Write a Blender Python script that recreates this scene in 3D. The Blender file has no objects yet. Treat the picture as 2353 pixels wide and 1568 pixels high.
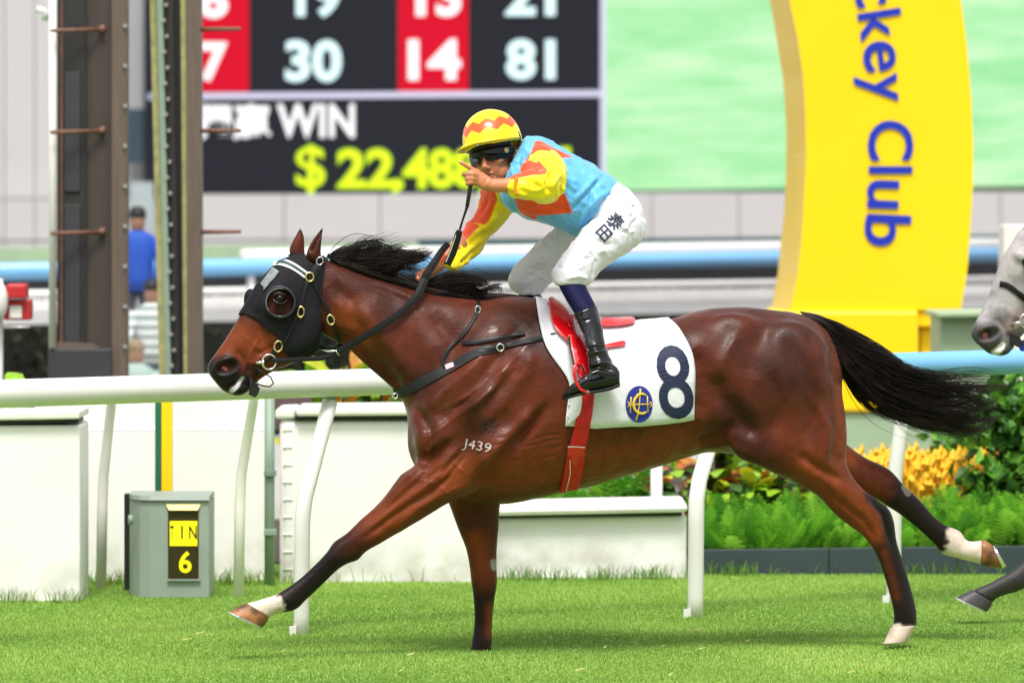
import bpy, bmesh, math, random
import numpy as np
from mathutils import Vector, Matrix, noise
from mathutils.bvhtree import BVHTree

random.seed(7)
rng = np.random.default_rng(7)
SC = bpy.context.scene
COL = SC.collection
PI = math.pi

# ------------------------------------------------------------------ camera
# level telephoto camera; picture measurements below are in a 2352 x 1568 grid
GW, GH = 2352.0, 1568.0
F = 13067.0          # focal length in grid pixels (200 mm on 36 mm)
CX = 1176.0
HY = 475.0           # horizon row
CH = 1.7             # camera height
cam_d = bpy.data.cameras.new('camera')
cam = bpy.data.objects.new('camera', cam_d)
COL.objects.link(cam)
cam.location = (0, 0, CH)
cam.rotation_euler = (PI / 2, 0, 0)
cam_d.sensor_width = 36
cam_d.lens = 36 * F / GW
cam_d.shift_y = -(GH / 2 - HY) / GW
cam_d.clip_start = 0.5
cam_d.clip_end = 2000
cam_d.dof.use_dof = True
cam_d.dof.focus_distance = 21.6
cam_d.dof.aperture_fstop = 3.8
SC.camera = cam

# ------------------------------------------------------------------ light
EXPO = 1.18
SUN_EL, SUN_AZ = 63.0, 182.0     # azimuth clockwise from +Y: high, behind the camera
world = bpy.data.worlds.new('World')
SC.world = world
world.use_nodes = True
wn = world.node_tree
wn.nodes.clear()
sky = wn.nodes.new('ShaderNodeTexSky')
sky.sky_type = 'NISHITA'
sky.sun_disc = False
sky.sun_elevation = math.radians(SUN_EL)
sky.sun_rotation = math.radians(SUN_AZ)
sky.air_density = 1.0
sky.dust_density = 3.0
sky.ozone_density = 1.0
hsv = wn.nodes.new('ShaderNodeHueSaturation')
hsv.inputs['Saturation'].default_value = 0.16     # thin white overcast
bg = wn.nodes.new('ShaderNodeBackground')
bg.inputs['Strength'].default_value = 0.105
wo = wn.nodes.new('ShaderNodeOutputWorld')
wn.links.new(sky.outputs[0], hsv.inputs['Color'])
wn.links.new(hsv.outputs[0], bg.inputs['Color'])
wn.links.new(bg.outputs[0], wo.inputs['Surface'])
sun_d = bpy.data.lights.new('sun', 'SUN')
sun_d.energy = 1.5
sun_d.angle = math.radians(16)
sun_d.color = (1.0, 0.945, 0.89)
sun = bpy.data.objects.new('sun', sun_d)
COL.objects.link(sun)
_az, _el = math.radians(SUN_AZ), math.radians(SUN_EL)
sdir = Vector((math.sin(_az) * math.cos(_el), math.cos(_az) * math.cos(_el), math.sin(_el)))
sun.rotation_euler = sdir.to_track_quat('Z', 'Y').to_euler()
vs = SC.view_settings
vs.view_transform = 'Standard'
vs.look = 'None'
vs.exposure = EXPO
vs.gamma = 1.0
LED = 1.0 / 2 ** EXPO

# ------------------------------------------------------------------ helpers
def W(px, py, d):
    return Vector(((px - CX) * d / F, d, CH - (py - HY) * d / F))

def proj_np(v):
    d = v[:, 1]
    return np.stack([CX + F * v[:, 0] / d, HY - F * (v[:, 2] - CH) / d], 1)

def lin(r, g, b):
    f = lambda c: c / 12.92 if c <= .04045 else ((c + .055) / 1.055) ** 2.4
    return (f(r / 255), f(g / 255), f(b / 255))

def mat(name, col=(.5, .5, .5), rough=.5, var=0.0, scale=6.0, bump=0.0, bscale=60.0, metal=0.0, coat=0.0, coat_rough=.1,
        spec=.5, sheen=0.0, vcol=None, emit=None, estr=0.0, trans=0.0, rvar=0.0, rscale=8.0, stretch=None, dist=.01,
        col2=None, aniso_scale=None, sss=0.0, transl=0.0):
    m = bpy.data.materials.new(name)
    m.use_nodes = True
    nt = m.node_tree
    b = nt.nodes['Principled BSDF']
    def link(a, c): nt.links.new(a, c)
    tc = nt.nodes.new('ShaderNodeTexCoord')
    mp = nt.nodes.new('ShaderNodeMapping')
    if stretch: mp.inputs['Scale'].default_value = stretch
    link(tc.outputs['Object'], mp.inputs['Vector'])
    if vcol:
        ca = nt.nodes.new('ShaderNodeVertexColor'); ca.layer_name = vcol
        src = ca.outputs['Color']
    else:
        rgb = nt.nodes.new('ShaderNodeRGB'); rgb.outputs[0].default_value = (*col, 1)
        src = rgb.outputs[0]
    if col2:
        nz = nt.nodes.new('ShaderNodeTexNoise'); nz.inputs['Scale'].default_value = scale * .6; nz.inputs['Detail'].default_value = 5
        link(mp.outputs[0], nz.inputs['Vector'])
        rp = nt.nodes.new('ShaderNodeMapRange'); rp.inputs[1].default_value = .38; rp.inputs[2].default_value = .62
        link(nz.outputs['Fac'], rp.inputs[0])
        mx = nt.nodes.new('ShaderNodeMix'); mx.data_type = 'RGBA'
        link(rp.outputs[0], mx.inputs[0]); link(src, mx.inputs[6]); mx.inputs[7].default_value = (*col2, 1)
        src = mx.outputs[2]
    if var:
        nz = nt.nodes.new('ShaderNodeTexNoise'); nz.inputs['Scale'].default_value = scale; nz.inputs['Detail'].default_value = 6
        link(mp.outputs[0], nz.inputs['Vector'])
        rp = nt.nodes.new('ShaderNodeMapRange'); rp.inputs[1].default_value = .3; rp.inputs[2].default_value = .7
        rp.inputs[3].default_value = 1 - var; rp.inputs[4].default_value = 1 + var
        link(nz.outputs['Fac'], rp.inputs[0])
        vm = nt.nodes.new('ShaderNodeVectorMath'); vm.operation = 'SCALE'
        link(src, vm.inputs[0]); link(rp.outputs[0], vm.inputs['Scale'])
        src = vm.outputs[0]
    link(src, b.inputs['Base Color'])
    b.inputs['Roughness'].default_value = rough
    if rvar:
        nz = nt.nodes.new('ShaderNodeTexNoise'); nz.inputs['Scale'].default_value = rscale; nz.inputs['Detail'].default_value = 4
        link(mp.outputs[0], nz.inputs['Vector'])
        rp = nt.nodes.new('ShaderNodeMapRange'); rp.inputs[1].default_value = .35; rp.inputs[2].default_value = .65
        rp.inputs[3].default_value = max(0.02, rough - rvar); rp.inputs[4].default_value = min(1, rough + rvar)
        link(nz.outputs['Fac'], rp.inputs[0]); link(rp.outputs[0], b.inputs['Roughness'])
    b.inputs['Metallic'].default_value = metal
    b.inputs['Specular IOR Level'].default_value = spec
    b.inputs['Coat Weight'].default_value = coat
    b.inputs['Coat Roughness'].default_value = coat_rough
    b.inputs['Sheen Weight'].default_value = sheen
    if sss:
        b.inputs['Subsurface Weight'].default_value = sss
        b.inputs['Subsurface Radius'].default_value = (.012, .005, .003)
        b.inputs['Subsurface Scale'].default_value = 1.0
    if trans:
        b.inputs['Transmission Weight'].default_value = trans
    if emit:
        b.inputs['Emission Color'].default_value = (*emit, 1)
        b.inputs['Emission Strength'].default_value = estr
    if bump:
        nz = nt.nodes.new('ShaderNodeTexNoise'); nz.inputs['Scale'].default_value = bscale; nz.inputs['Detail'].default_value = 4
        mp2 = nt.nodes.new('ShaderNodeMapping')
        if aniso_scale: mp2.inputs['Scale'].default_value = aniso_scale
        link(tc.outputs['Object'], mp2.inputs['Vector']); link(mp2.outputs[0], nz.inputs['Vector'])
        bp = nt.nodes.new('ShaderNodeBump'); bp.inputs['Strength'].default_value = bump; bp.inputs['Distance'].default_value = dist
        link(nz.outputs['Fac'], bp.inputs['Height']); link(bp.outputs[0], b.inputs['Normal'])
    if transl:
        tr = nt.nodes.new('ShaderNodeBsdfTranslucent'); link(src, tr.inputs['Color'])
        ms = nt.nodes.new('ShaderNodeMixShader'); ms.inputs[0].default_value = transl
        out = nt.nodes['Material Output']
        link(b.outputs[0], ms.inputs[1]); link(tr.outputs[0], ms.inputs[2]); link(ms.outputs[0], out.inputs['Surface'])
    return m

def emat(name, col, strength=1.0, grid=0.0):
    """LED screen surface: it gives off its own light"""
    m = bpy.data.materials.new(name); m.use_nodes = True
    b = m.node_tree.nodes['Principled BSDF']
    b.inputs['Base Color'].default_value = (.004, .004, .005, 1)
    b.inputs['Roughness'].default_value = .8
    b.inputs['Specular IOR Level'].default_value = .1
    b.inputs['Emission Color'].default_value = (*col, 1)
    b.inputs['Emission Strength'].default_value = strength * LED
    return m

def tag(o, label=None, cat=None, group=None, kind=None):
    if label: o['label'] = label
    if cat: o['category'] = cat
    if group: o['group'] = group
    if kind: o['kind'] = kind
    return o

def empty(name, loc=(0, 0, 0), label=None, cat=None, group=None):
    o = bpy.data.objects.new(name, None)
    COL.objects.link(o)
    o.location = loc
    o.empty_display_size = .1
    return tag(o, label, cat, group)

def link_mesh(name, me, m=None, parent=None, smooth=False):
    if m is not None:
        me.materials.append(m)
    if smooth:
        me.polygons.foreach_set('use_smooth', np.ones(len(me.polygons), dtype=bool))
    o = bpy.data.objects.new(name, me)
    COL.objects.link(o)
    if parent is not None:
        o.parent = parent
        o.matrix_parent_inverse = wmat(parent).inverted()
    return o

def wmat(o):
    loc = Matrix.LocRotScale(o.location, o.rotation_euler, o.scale)
    if o.parent: return wmat(o.parent) @ o.matrix_parent_inverse @ loc
    return loc

def mk(name, verts, faces, m=None, parent=None, smooth=False):
    me = bpy.data.meshes.new(name)
    me.from_pydata([tuple(v) for v in verts], [], [tuple(f) for f in faces])
    me.validate()
    bm = bmesh.new(); bm.from_mesh(me)
    bmesh.ops.recalc_face_normals(bm, faces=bm.faces)
    bm.to_mesh(me); bm.free()
    return link_mesh(name, me, m, parent, smooth)

class MB:
    """collects verts and faces of one mesh"""
    def __init__(s): s.v = []; s.f = []
    def add(s, v, f):
        o = len(s.v); s.v += [Vector(x) for x in v]; s.f += [tuple(i + o for i in q) for q in f]
        return s
    def build(s, name, m=None, parent=None, smooth=False):
        return mk(name, s.v, s.f, m, parent, smooth)
    def box(s, lo, hi):
        x0, y0, z0 = lo; x1, y1, z1 = hi
        return s.add([(x0, y0, z0), (x1, y0, z0), (x1, y1, z0), (x0, y1, z0), (x0, y0, z1), (x1, y0, z1), (x1, y1, z1), (x0, y1, z1)],
              [(0, 3, 2, 1), (4, 5, 6, 7), (0, 1, 5, 4), (1, 2, 6, 5), (2, 3, 7, 6), (3, 0, 4, 7)])
    def prism(s, pts, t):
        """pts: outline as 3-D points (front); extruded by t metres away along +Y"""
        n = len(pts)
        b = [Vector(p) + Vector((0, t, 0)) for p in pts]
        return s.add(list(pts) + b, [tuple(range(n)), tuple(range(2 * n - 1, n - 1, -1))] +
              [(i, n + i, n + (i + 1) % n, (i + 1) % n) for i in range(n)])
    def tube(s, pts, radii, n=8, cap=True, flat=1.0, up=None):
        pts = [Vector(p) for p in pts]
        if not hasattr(radii, '__len__'): radii = [radii] * len(pts)
        base = len(s.v)
        ref = Vector(up) if up else Vector((0.3, -1, .2))
        for i, p in enumerate(pts):
            t = (pts[min(i + 1, len(pts) - 1)] - pts[max(i - 1, 0)])
            t = t.normalized() if t.length > 1e-9 else Vector((0, 0, 1))
            a = ref - t * ref.dot(t)
            a = a.normalized() if a.length > 1e-6 else t.orthogonal().normalized()
            if not up: ref = a
            b = t.cross(a)
            for k in range(n):
                an = 2 * PI * k / n
                s.v.append(p + a * (math.cos(an) * radii[i] * flat) + b * (math.sin(an) * radii[i]))
        for i in range(len(pts) - 1):
            for k in range(n):
                s.f.append((base + i * n + k, base + i * n + (k + 1) % n, base + (i + 1) * n + (k + 1) % n, base + (i + 1) * n + k))
        if cap:
            s.f.append(tuple(base + k for k in range(n - 1, -1, -1)))
            s.f.append(tuple(base + (len(pts) - 1) * n + k for k in range(n)))
        return s
    def ellipsoid(s, c, r, M=None, nu=16, nv=10):
        base = len(s.v); c = Vector(c)
        rows = []
        for j in range(nv + 1):
            th = PI * j / nv
            for i in range(nu):
                ph = 2 * PI * i / nu
                p = Vector((r[0] * math.sin(th) * math.cos(ph), r[1] * math.sin(th) * math.sin(ph), r[2] * math.cos(th)))
                if M is not None: p = M @ p
                s.v.append(c + p)
        for j in range(nv):
            for i in range(nu):
                a, b = base + j * nu + i, base + j * nu + (i + 1) % nu
                if j == 0: s.f.append((base, a + nu, b + nu))
                elif j == nv - 1: s.f.append((a, base + nv * nu, b))
                else: s.f.append((a, a + nu, b + nu, b))
        return s

def bevel(o, w=.01, seg=2):
    md = o.modifiers.new('bevel', 'BEVEL'); md.width = w; md.segments = seg; md.limit_method = 'ANGLE'
    return o

def rect_px(x0, y0, x1, y1, d):
    return [W(x0, y1, d), W(x1, y1, d), W(x1, y0, d), W(x0, y0, d)]

def panel(name, x0, y0, x1, y1, d, t, m, parent=None, bev=0.0):
    o = MB().prism(rect_px(x0, y0, x1, y1, d), t).build(name, m, parent)
    if bev: bevel(o, bev)
    return o

def quad(name, pts, t, m, parent=None, bev=0.0):
    """pts: list of (px, py, d)"""
    o = MB().prism([W(*p) for p in pts], t).build(name, m, parent)
    if bev: bevel(o, bev)
    return o

_dg = None
def eval_mesh(o):
    dg = bpy.context.evaluated_depsgraph_get()
    dg.update()
    return bpy.data.meshes.new_from_object(o.evaluated_get(dg))

_tcache = {}
def glyphs(text, bold=0.0, spacing=1.0):
    key = (text, bold, spacing)
    if key in _tcache: return _tcache[key]
    cu = bpy.data.curves.new('lettering', 'FONT')
    cu.body = text; cu.size = 1.0; cu.offset = bold; cu.resolution_u = 4; cu.space_character = spacing
    o = bpy.data.objects.new('lettering', cu); COL.objects.link(o)
    me = eval_mesh(o)
    v = [(p.co.x, p.co.y) for p in me.vertices]; f = [tuple(p.vertices) for p in me.polygons]
    bpy.data.objects.remove(o); bpy.data.meshes.remove(me)
    _tcache[key] = (v, f)
    return v, f

def fit_glyphs(text, x0, y0, x1, y1, bold=0.02, ref=None, spacing=1.0):
    """2-D grid coordinates of a text scaled into the box (y down)"""
    v, f = glyphs(text, bold, spacing)
    if not v: return [], []
    xs = [p[0] for p in v]; ys = [p[1] for p in v]
    a0, a1, b0, b1 = min(xs), max(xs), min(ys), max(ys)
    return [(x0 + (p[0] - a0) / (a1 - a0) * (x1 - x0), y1 - (p[1] - b0) / (b1 - b0) * (y1 - y0)) for p in v], f

def screen_text(name, text, box, d, m, parent, bold=.02, t=.004, spacing=1.0):
    p, f = fit_glyphs(text, *box, bold=bold, spacing=spacing)
    me = bpy.data.meshes.new(name)
    me.from_pydata([tuple(W(x, y, d)) for x, y in p], [], f)
    return link_mesh(name, me, m, parent)

def smoothstep(a, b, x):
    t = np.clip((x - a) / (b - a), 0, 1)
    return t * t * (3 - 2 * t)

def _vn(q, seed=0.0):
    i = np.floor(q); f = q - i; u = f * f * (3 - 2 * f)
    out = 0
    for dx in (0, 1):
        for dy in (0, 1):
            for dz in (0, 1):
                h = np.sin((i[:, 0] + dx) * 127.1 + (i[:, 1] + dy) * 311.7 + (i[:, 2] + dz) * 74.7 + seed * 17.3) * 43758.5453
                h = (h - np.floor(h)) * 2 - 1
                out = out + h * (u[:, 0] if dx else 1 - u[:, 0]) * (u[:, 1] if dy else 1 - u[:, 1]) * (u[:, 2] if dz else 1 - u[:, 2])
    return out

def vnoise(v, scale, octs=3, seed=0.0):
    q = np.asarray(v, float) * scale + 31.7; out = np.zeros(len(q)); a = 1.0
    for k in range(octs):
        out += a * _vn(q, seed + k); q = q * 2.03 + 5.1; a *= .5
    return out * .8
# ================================================================== the place
M = {}
M['white_paint'] = mat('white_paint', (.76, .745, .72), .35, var=.04, scale=3, coat=.2)
M['white_board'] = mat('white_board', (.83, .81, .79), .6, var=.05, scale=2.5, bump=.15, bscale=14)
def splash(m, zmax=.22, colr=(.30, .25, .17)):
    nt = m.node_tree; b = nt.nodes['Principled BSDF']; src = b.inputs['Base Color'].links[0].from_socket
    ge = nt.nodes.new('ShaderNodeNewGeometry'); sp = nt.nodes.new('ShaderNodeSeparateXYZ'); nt.links.new(ge.outputs['Position'], sp.inputs[0])
    nz = nt.nodes.new('ShaderNodeTexNoise'); nz.inputs['Scale'].default_value = 7; nz.inputs['Detail'].default_value = 8; nt.links.new(ge.outputs['Position'], nz.inputs[0])
    mr = nt.nodes.new('ShaderNodeMapRange'); mr.inputs[1].default_value = 0; mr.inputs[2].default_value = zmax; mr.inputs[3].default_value = .75; mr.inputs[4].default_value = 0; nt.links.new(sp.outputs['Z'], mr.inputs[0])
    m2 = nt.nodes.new('ShaderNodeMapRange'); m2.inputs[1].default_value = .42; m2.inputs[2].default_value = .68; nt.links.new(nz.outputs['Fac'], m2.inputs[0])
    mu = nt.nodes.new('ShaderNodeMath'); mu.operation = 'MULTIPLY'; nt.links.new(mr.outputs[0], mu.inputs[0]); nt.links.new(m2.outputs[0], mu.inputs[1])
    mx = nt.nodes.new('ShaderNodeMix'); mx.data_type = 'RGBA'; nt.links.new(mu.outputs[0], mx.inputs[0]); nt.links.new(src, mx.inputs[6]); mx.inputs[7].default_value = (*colr, 1)
    nt.links.new(mx.outputs[2], b.inputs['Base Color'])
M['cream_cap'] = mat('cream_cap', (.76, .74, .68), .55, var=.07, scale=4)
M['rubber'] = mat('black_rubber', (.012, .014, .014), .6, var=.2)
M['blue_paint'] = mat('light_blue_paint', lin(118, 178, 224), .4, var=.03, coat=.15)
M['grey_panel'] = mat('grey_panel', (.50, .485, .485), .55, var=.02, scale=1)
M['joint'] = mat('joint', (.26, .26, .27), .8)
M['dark_board'] = mat('dark_board', (.012, .013, .015), .6, var=.2)
M['teal'] = mat('teal_paint', lin(38, 84, 86), .5, var=.1)
M['pale_green'] = mat('pale_green_wall', lin(150, 172, 140), .7, var=.06, scale=1.5)
M['yellow'] = mat('yellow_paint', lin(246, 206, 0), .4, var=.02, scale=1.2, coat=.1)
M['letter_blue'] = mat('letter_blue', lin(20, 45, 170), .45)
M['brown_steel'] = mat('brown_steel', lin(66, 57, 52), .5, var=.12, scale=5, stretch=(6, 6, .6))
M['brown_dark'] = mat('dark_brown_steel', lin(38, 35, 35), .55, var=.18, scale=5, stretch=(6, 6, .6))
M['brown_light'] = mat('light_brown_steel', lin(98, 84, 74), .5, var=.12, scale=7, stretch=(6, 6, .6))
M['charcoal'] = mat('charcoal_box', lin(52, 50, 54), .6, var=.15)
M['black_gap'] = mat('black_slot', (.006, .006, .006), .7)
M['putty'] = mat('yellowed_putty', lin(150, 146, 96), .7, var=.25, scale=20)
M['rust'] = mat('rusty_steel', lin(118, 82, 66), .7, var=.3, scale=40)
M['bolt'] = mat('bolt_steel', (.55, .5, .48), .35, metal=.6)
M['box_grey'] = mat('grey_green_box', lin(140, 152, 142), .5, var=.06, scale=6)
M['sign_yellow'] = mat('sign_yellow', lin(250, 236, 20), .4, emit=lin(250, 236, 20), estr=.12)
M['sign_dark'] = mat('sign_dark', lin(52, 44, 20), .3)
M['sign_black'] = mat('sign_black', (.015, .014, .012), .4)
M['green_pole'] = mat('green_pole', lin(30, 104, 74), .45)
M['sage'] = mat('sage_pipe', lin(130, 150, 132), .5, var=.06)
M['edging'] = mat('dark_slate_edging', lin(48, 60, 64), .6, var=.12, scale=5)
M['red_box'] = mat('red_plastic', lin(190, 40, 44), .4, var=.1)
M['soil'] = mat('soil', (.05, .035, .025), .9, var=.3, scale=8)
M['fence_white'] = mat('fence_white', (.88, .87, .85), .55, var=.04)
M['maroon'] = mat('maroon_board', lin(92, 72, 74), .6)

splash(M['white_board'])
# ---- ground
gm = bpy.data.materials.new('turf'); gm.use_nodes = True
nt = gm.node_tree; b = nt.nodes['Principled BSDF']
tc = nt.nodes.new('ShaderNodeTexCoord')
n1 = nt.nodes.new('ShaderNodeTexNoise'); n1.inputs['Scale'].default_value = .9; n1.inputs['Detail'].default_value = 6
n2 = nt.nodes.new('ShaderNodeTexNoise'); n2.inputs['Scale'].default_value = 60; n2.inputs['Detail'].default_value = 5
nt.links.new(tc.outputs['Object'], n1.inputs[0]); nt.links.new(tc.outputs['Object'], n2.inputs[0])
r1 = nt.nodes.new('ShaderNodeValToRGB')
r1.color_ramp.elements[0].position = .3; r1.color_ramp.elements[0].color = (*lin(104, 142, 54), 1)
r1.color_ramp.elements[1].position = .7; r1.color_ramp.elements[1].color = (*lin(140, 174, 76), 1)
nt.links.new(n1.outputs['Fac'], r1.inputs[0])
r2 = nt.nodes.new('ShaderNodeMapRange'); r2.inputs[1].default_value = .3; r2.inputs[2].default_value = .7; r2.inputs[3].default_value = .6; r2.inputs[4].default_value = 1.15
nt.links.new(n2.outputs['Fac'], r2.inputs[0])
vm = nt.nodes.new('ShaderNodeVectorMath'); vm.operation = 'SCALE'
nt.links.new(r1.outputs[0], vm.inputs[0]); nt.links.new(r2.outputs[0], vm.inputs['Scale'])
nt.links.new(vm.outputs[0], b.inputs['Base Color']); b.inputs['Roughness'].default_value = .8
bp = nt.nodes.new('ShaderNodeBump'); bp.inputs['Strength'].default_value = .5; bp.inputs['Distance'].default_value = .02
nt.links.new(n2.outputs['Fac'], bp.inputs['Height']); nt.links.new(bp.outputs[0], b.inputs['Normal'])
M['paving'] = mat('concrete_paving', (.36, .345, .33), .85, var=.1, scale=.6, bump=.2, bscale=30)
o = mk('ground', [(-500, -300, -.03), (500, -300, -.03), (500, 900, -.03), (-500, 900, -.03)], [(0, 1, 2, 3)], M['paving'])
tag(o, 'pale paved ground around the race track', 'ground', kind='structure')
g = mk('grass_track', [(-120, 16.5, 0), (120, 16.5, 0), (120, 31, 0), (-120, 31, 0)], [(0, 1, 2, 3)], gm)  # turf stops short of the camera, out of view, to cut green bounce
tag(g, 'green turf of the race track under the galloping horses', 'grass track', kind='structure')

# turf blades: one mass of small blades
def blade_field(name, n, xr, yr, h, w, cols, label, dens=None, lean=.5, droop=.35, ymin_fn=None):
    x = rng.uniform(xr[0], xr[1], n); y = rng.uniform(yr[0], yr[1], n)
    if dens is not None:
        keep = dens(x, y) > rng.uniform(0, 1, n); x, y = x[keep], y[keep]; n = len(x)
    hh = h * rng.uniform(.45, 1.15, n)
    pn = vnoise(np.stack([x, y, x * 0], 1), 1.1, 2)
    hh *= 1 + .35 * pn
    an = rng.uniform(0, 2 * PI, n); le = rng.uniform(.1, lean + .1, n) * hh
    dx, dy = np.cos(an), np.sin(an)
    fa = rng.uniform(-.9, .9, n)                     # width roughly across the view
    wx, wy = np.cos(fa) * w / 2, np.sin(fa) * w / 2
    v = np.zeros((n, 5, 3))
    v[:, 0] = np.stack([x - wx, y - wy, np.full(n, -.004)], 1); v[:, 1] = np.stack([x + wx, y + wy, np.full(n, -.004)], 1)
    v[:, 2] = np.stack([x - wx * .8 + dx * le * .35, y - wy * .8 + dy * le * .35, hh * .6], 1)
    v[:, 3] = np.stack([x + wx * .8 + dx * le * .35, y + wy * .8 + dy * le * .35, hh * .6], 1)
    v[:, 4] = np.stack([x + dx * le, y + dy * le, hh], 1)
    base = (np.arange(n) * 5)[:, None]
    quads = base + np.array([[0, 1, 3, 2]]); tris = base + np.array([[2, 3, 4]])
    me = bpy.data.meshes.new(name)
    me.vertices.add(n * 5); me.vertices.foreach_set('co', v.reshape(-1))
    loops = np.concatenate([quads, tris], 1).reshape(-1)
    me.loops.add(len(loops)); me.loops.foreach_set('vertex_index', loops.astype(np.int32))
    me.polygons.add(2 * n)
    st = (np.arange(n) * 7)[:, None] + np.array([[0, 4]]); me.polygons.foreach_set('loop_start', st.reshape(-1).astype(np.int32))
    me.update(calc_edges=True)
    ca = me.color_attributes.new('tint', 'FLOAT_COLOR', 'POINT')
    c0, c1, c2 = [np.array(c) for c in cols]
    t = np.clip(.5 + .75 * pn + rng.normal(0, .12, n), 0, 1)[:, None]
    c = c0 * (1 - t) + c1 * t
    dry = rng.uniform(0, 1, n) < .02 + .05 * (pn > .35)
    c[dry] = c2
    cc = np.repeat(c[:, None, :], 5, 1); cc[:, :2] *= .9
    me_c = np.concatenate([cc, np.ones((n, 5, 1))], 2)
    ca.data.foreach_set('color', me_c.reshape(-1).astype(np.float32))
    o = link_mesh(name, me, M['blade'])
    return tag(o, label, 'grass', kind='stuff')

M['blade'] = mat('grass_blade', rough=.55, vcol='tint', transl=.22, spec=.3)
gcols = (lin(110, 150, 54), lin(162, 194, 90), lin(190, 184, 126))
blade_field('turf_grass', 380000, (-2.5, 2.9), (19.2, 27.4), .012, .0032, gcols, 'short mown green turf blades covering the track', lean=.9)
# longer tufts at the foot of the walls
def foot_dens(x, y):
    px = CX + F * x / y
    line = np.interp(px, [0, 185, 190, 640, 700, 1580, 1620, 2352], [24.45, 24.45, 25.6, 25.6, 25.75, 26.0, 26.25, 26.35])
    pat = vnoise(np.stack([x, x * 0, x * 0], 1), 2.3, 3)
    return np.exp(-((y - line + .02) / .09) ** 2) * np.clip(.35 + 1.2 * pat, .06, 1)
blade_field('long_grass', 60000, (-2.5, 2.6), (24.0, 26.7), .075, .0042, (lin(70, 116, 34), lin(122, 156, 62), lin(176, 150, 96)),
            'longer uncut grass fringe along the foot of the white boards', dens=foot_dens, lean=.8)
# divots: dry clippings lying on the turf
# ---- dry grass scraps, lying flat
mb = MB()
for i in range(24):
    px, py = random.uniform(150, 2300), random.uniform(1450, 1560)
    d = F * CH / (py - HY)
    c = W(px, py, d); an = random.uniform(-.6, .6)
    L, w = random.uniform(.006, .02), random.uniform(.002, .006)
    a = Vector((math.cos(an), math.sin(an), 0)); n_ = Vector((-a.y, a.x, 0)); z = random.uniform(.008, .018)
    mb.add([c - a * L - n_ * w + Vector((0, 0, z)), c + a * L - n_ * w * .3 + Vector((0, 0, z + .008)), c + a * L + n_ * w + Vector((0, 0, z + .01)), c - a * L + n_ * w + Vector((0, 0, z + .003))], [(0, 1, 2, 3)])
o = mb.build('grass_clippings', mat('dry_grass', lin(176, 170, 108), .8, var=.2))
tag(o, 'scattered dry straw-coloured clippings lying on the turf', 'clippings', kind='stuff')

# ---- unseen grandstand added behind the photographer, so near sides reflect something dark
gs = empty('grandstand', (0, -34, 0), 'large roofed grandstand, unseen, added behind the photographer to darken near-side reflections', 'grandstand')
M['stand'] = mat('stand_concrete', (.16, .155, .15), .85, var=.15, scale=.4)
M['seat'] = mat('stand_seats', (.07, .08, .11), .7, var=.3, scale=.8)
for i in range(9):
    MB().box((-90, -34 - 2.2 * (i + 1), 0), (90, -34 - 2.2 * i - .003 * i, 1.2 + 1.35 * i)).build('tier', M['stand'] if i % 2 else M['seat'], gs)
MB().box((-92, -56, 0), (92, -54.2, 17)).build('back_wall', M['stand'], gs)
MB().box((-92, -56, 17.01), (92, -35, 17.8)).build('roof', M['stand'], gs)
for i in range(8): MB().box((-84 + i * 24 - .4, -53.5, 0), (-84 + i * 24 + .4, -52.7, 17)).build('column', M['stand'], gs)

# ---- building wall with the big screens (far)
DB = 60.0
bw = empty('grandstand_wall', W(1176, 1000, DB), 'light grey panel clad building wall below the big screens', 'wall')
edges = [-260, 10, 80, 232, 440, 653, 873, 1085, 1293, 1497, 1697, 1899, 2100, 2298, 2500]
def sl(x): return -8 * x / 2352.0
for a, c in zip(edges[:-1], edges[1:]):
    rows = [(448, 552), (556, 700)] if a > 400 else [(-120, 456), (460, 552), (556, 700)]
    for y0, y1 in rows:
        dd_ = DB - .44 if y0 > 440 else DB
        quad('panel', [(a + 1.2, y1 + sl(a), dd_), (c - 1.2, y1 + sl(c), dd_), (c - 1.2, y0 + sl(c), dd_), (a + 1.2, y0 + sl(a), dd_)], .08, M['grey_panel'], bw)
quad('backing', [(-270, 720, DB + .09), (2510, 720, DB + .09), (2510, -130, DB + .09), (-270, -130, DB + .09)], .5, M['joint'], bw)
quad('lower_backing', [(-270, 712, DB - .35), (2510, 712, DB - .35), (2510, 446, DB - .35), (-270, 458, DB - .35)], .3, M['joint'], bw)

E = {}
E['dark'] = emat('led_dark', lin(38, 40, 47)); E['red'] = emat('led_red', lin(228, 0, 42), 1.0)
E['white'] = emat('led_white', (1.0, 1.0, 1.0), 1.25); E['cyan'] = emat('led_cyan_white', lin(225, 255, 255), 1.25)
E['lav'] = emat('led_lavender', lin(222, 220, 245), 1.1); E['yel'] = emat('led_yellow', lin(236, 255, 40), 1.15)
E['halo'] = emat('led_lime', lin(150, 225, 30), 1.0)
sb = empty('tote_board', W(900, 440, DB - .3), 'dark tote board showing win odds and a yellow dollar total', 'display board')
DS = DB - .4
panel('screen', 330, -60, 1388, 450, DS, .35, E['dark'], sb)
for n_, (a, c) in enumerate([(395, 572), (914, 1076)]):
    quad('number_column', [(a, 214, DS - .01), (c, 211, DS - .01), (c, -55, DS - .01), (a, -55, DS - .01)], .005, E['red'], sb)
quad('divider', [(340, 229, DS - .016), (1392, 222, DS - .016), (1392, 208, DS - .016), (340, 215, DS - .016)], .005, E['lav'], sb)
quad('divider', [(1379, 445, DS - .022), (1392, 445, DS - .022), (1392, -60, DS - .022), (1379, -60, DS - .022)], .005, E['lav'], sb)
dt = DS - .03
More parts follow.
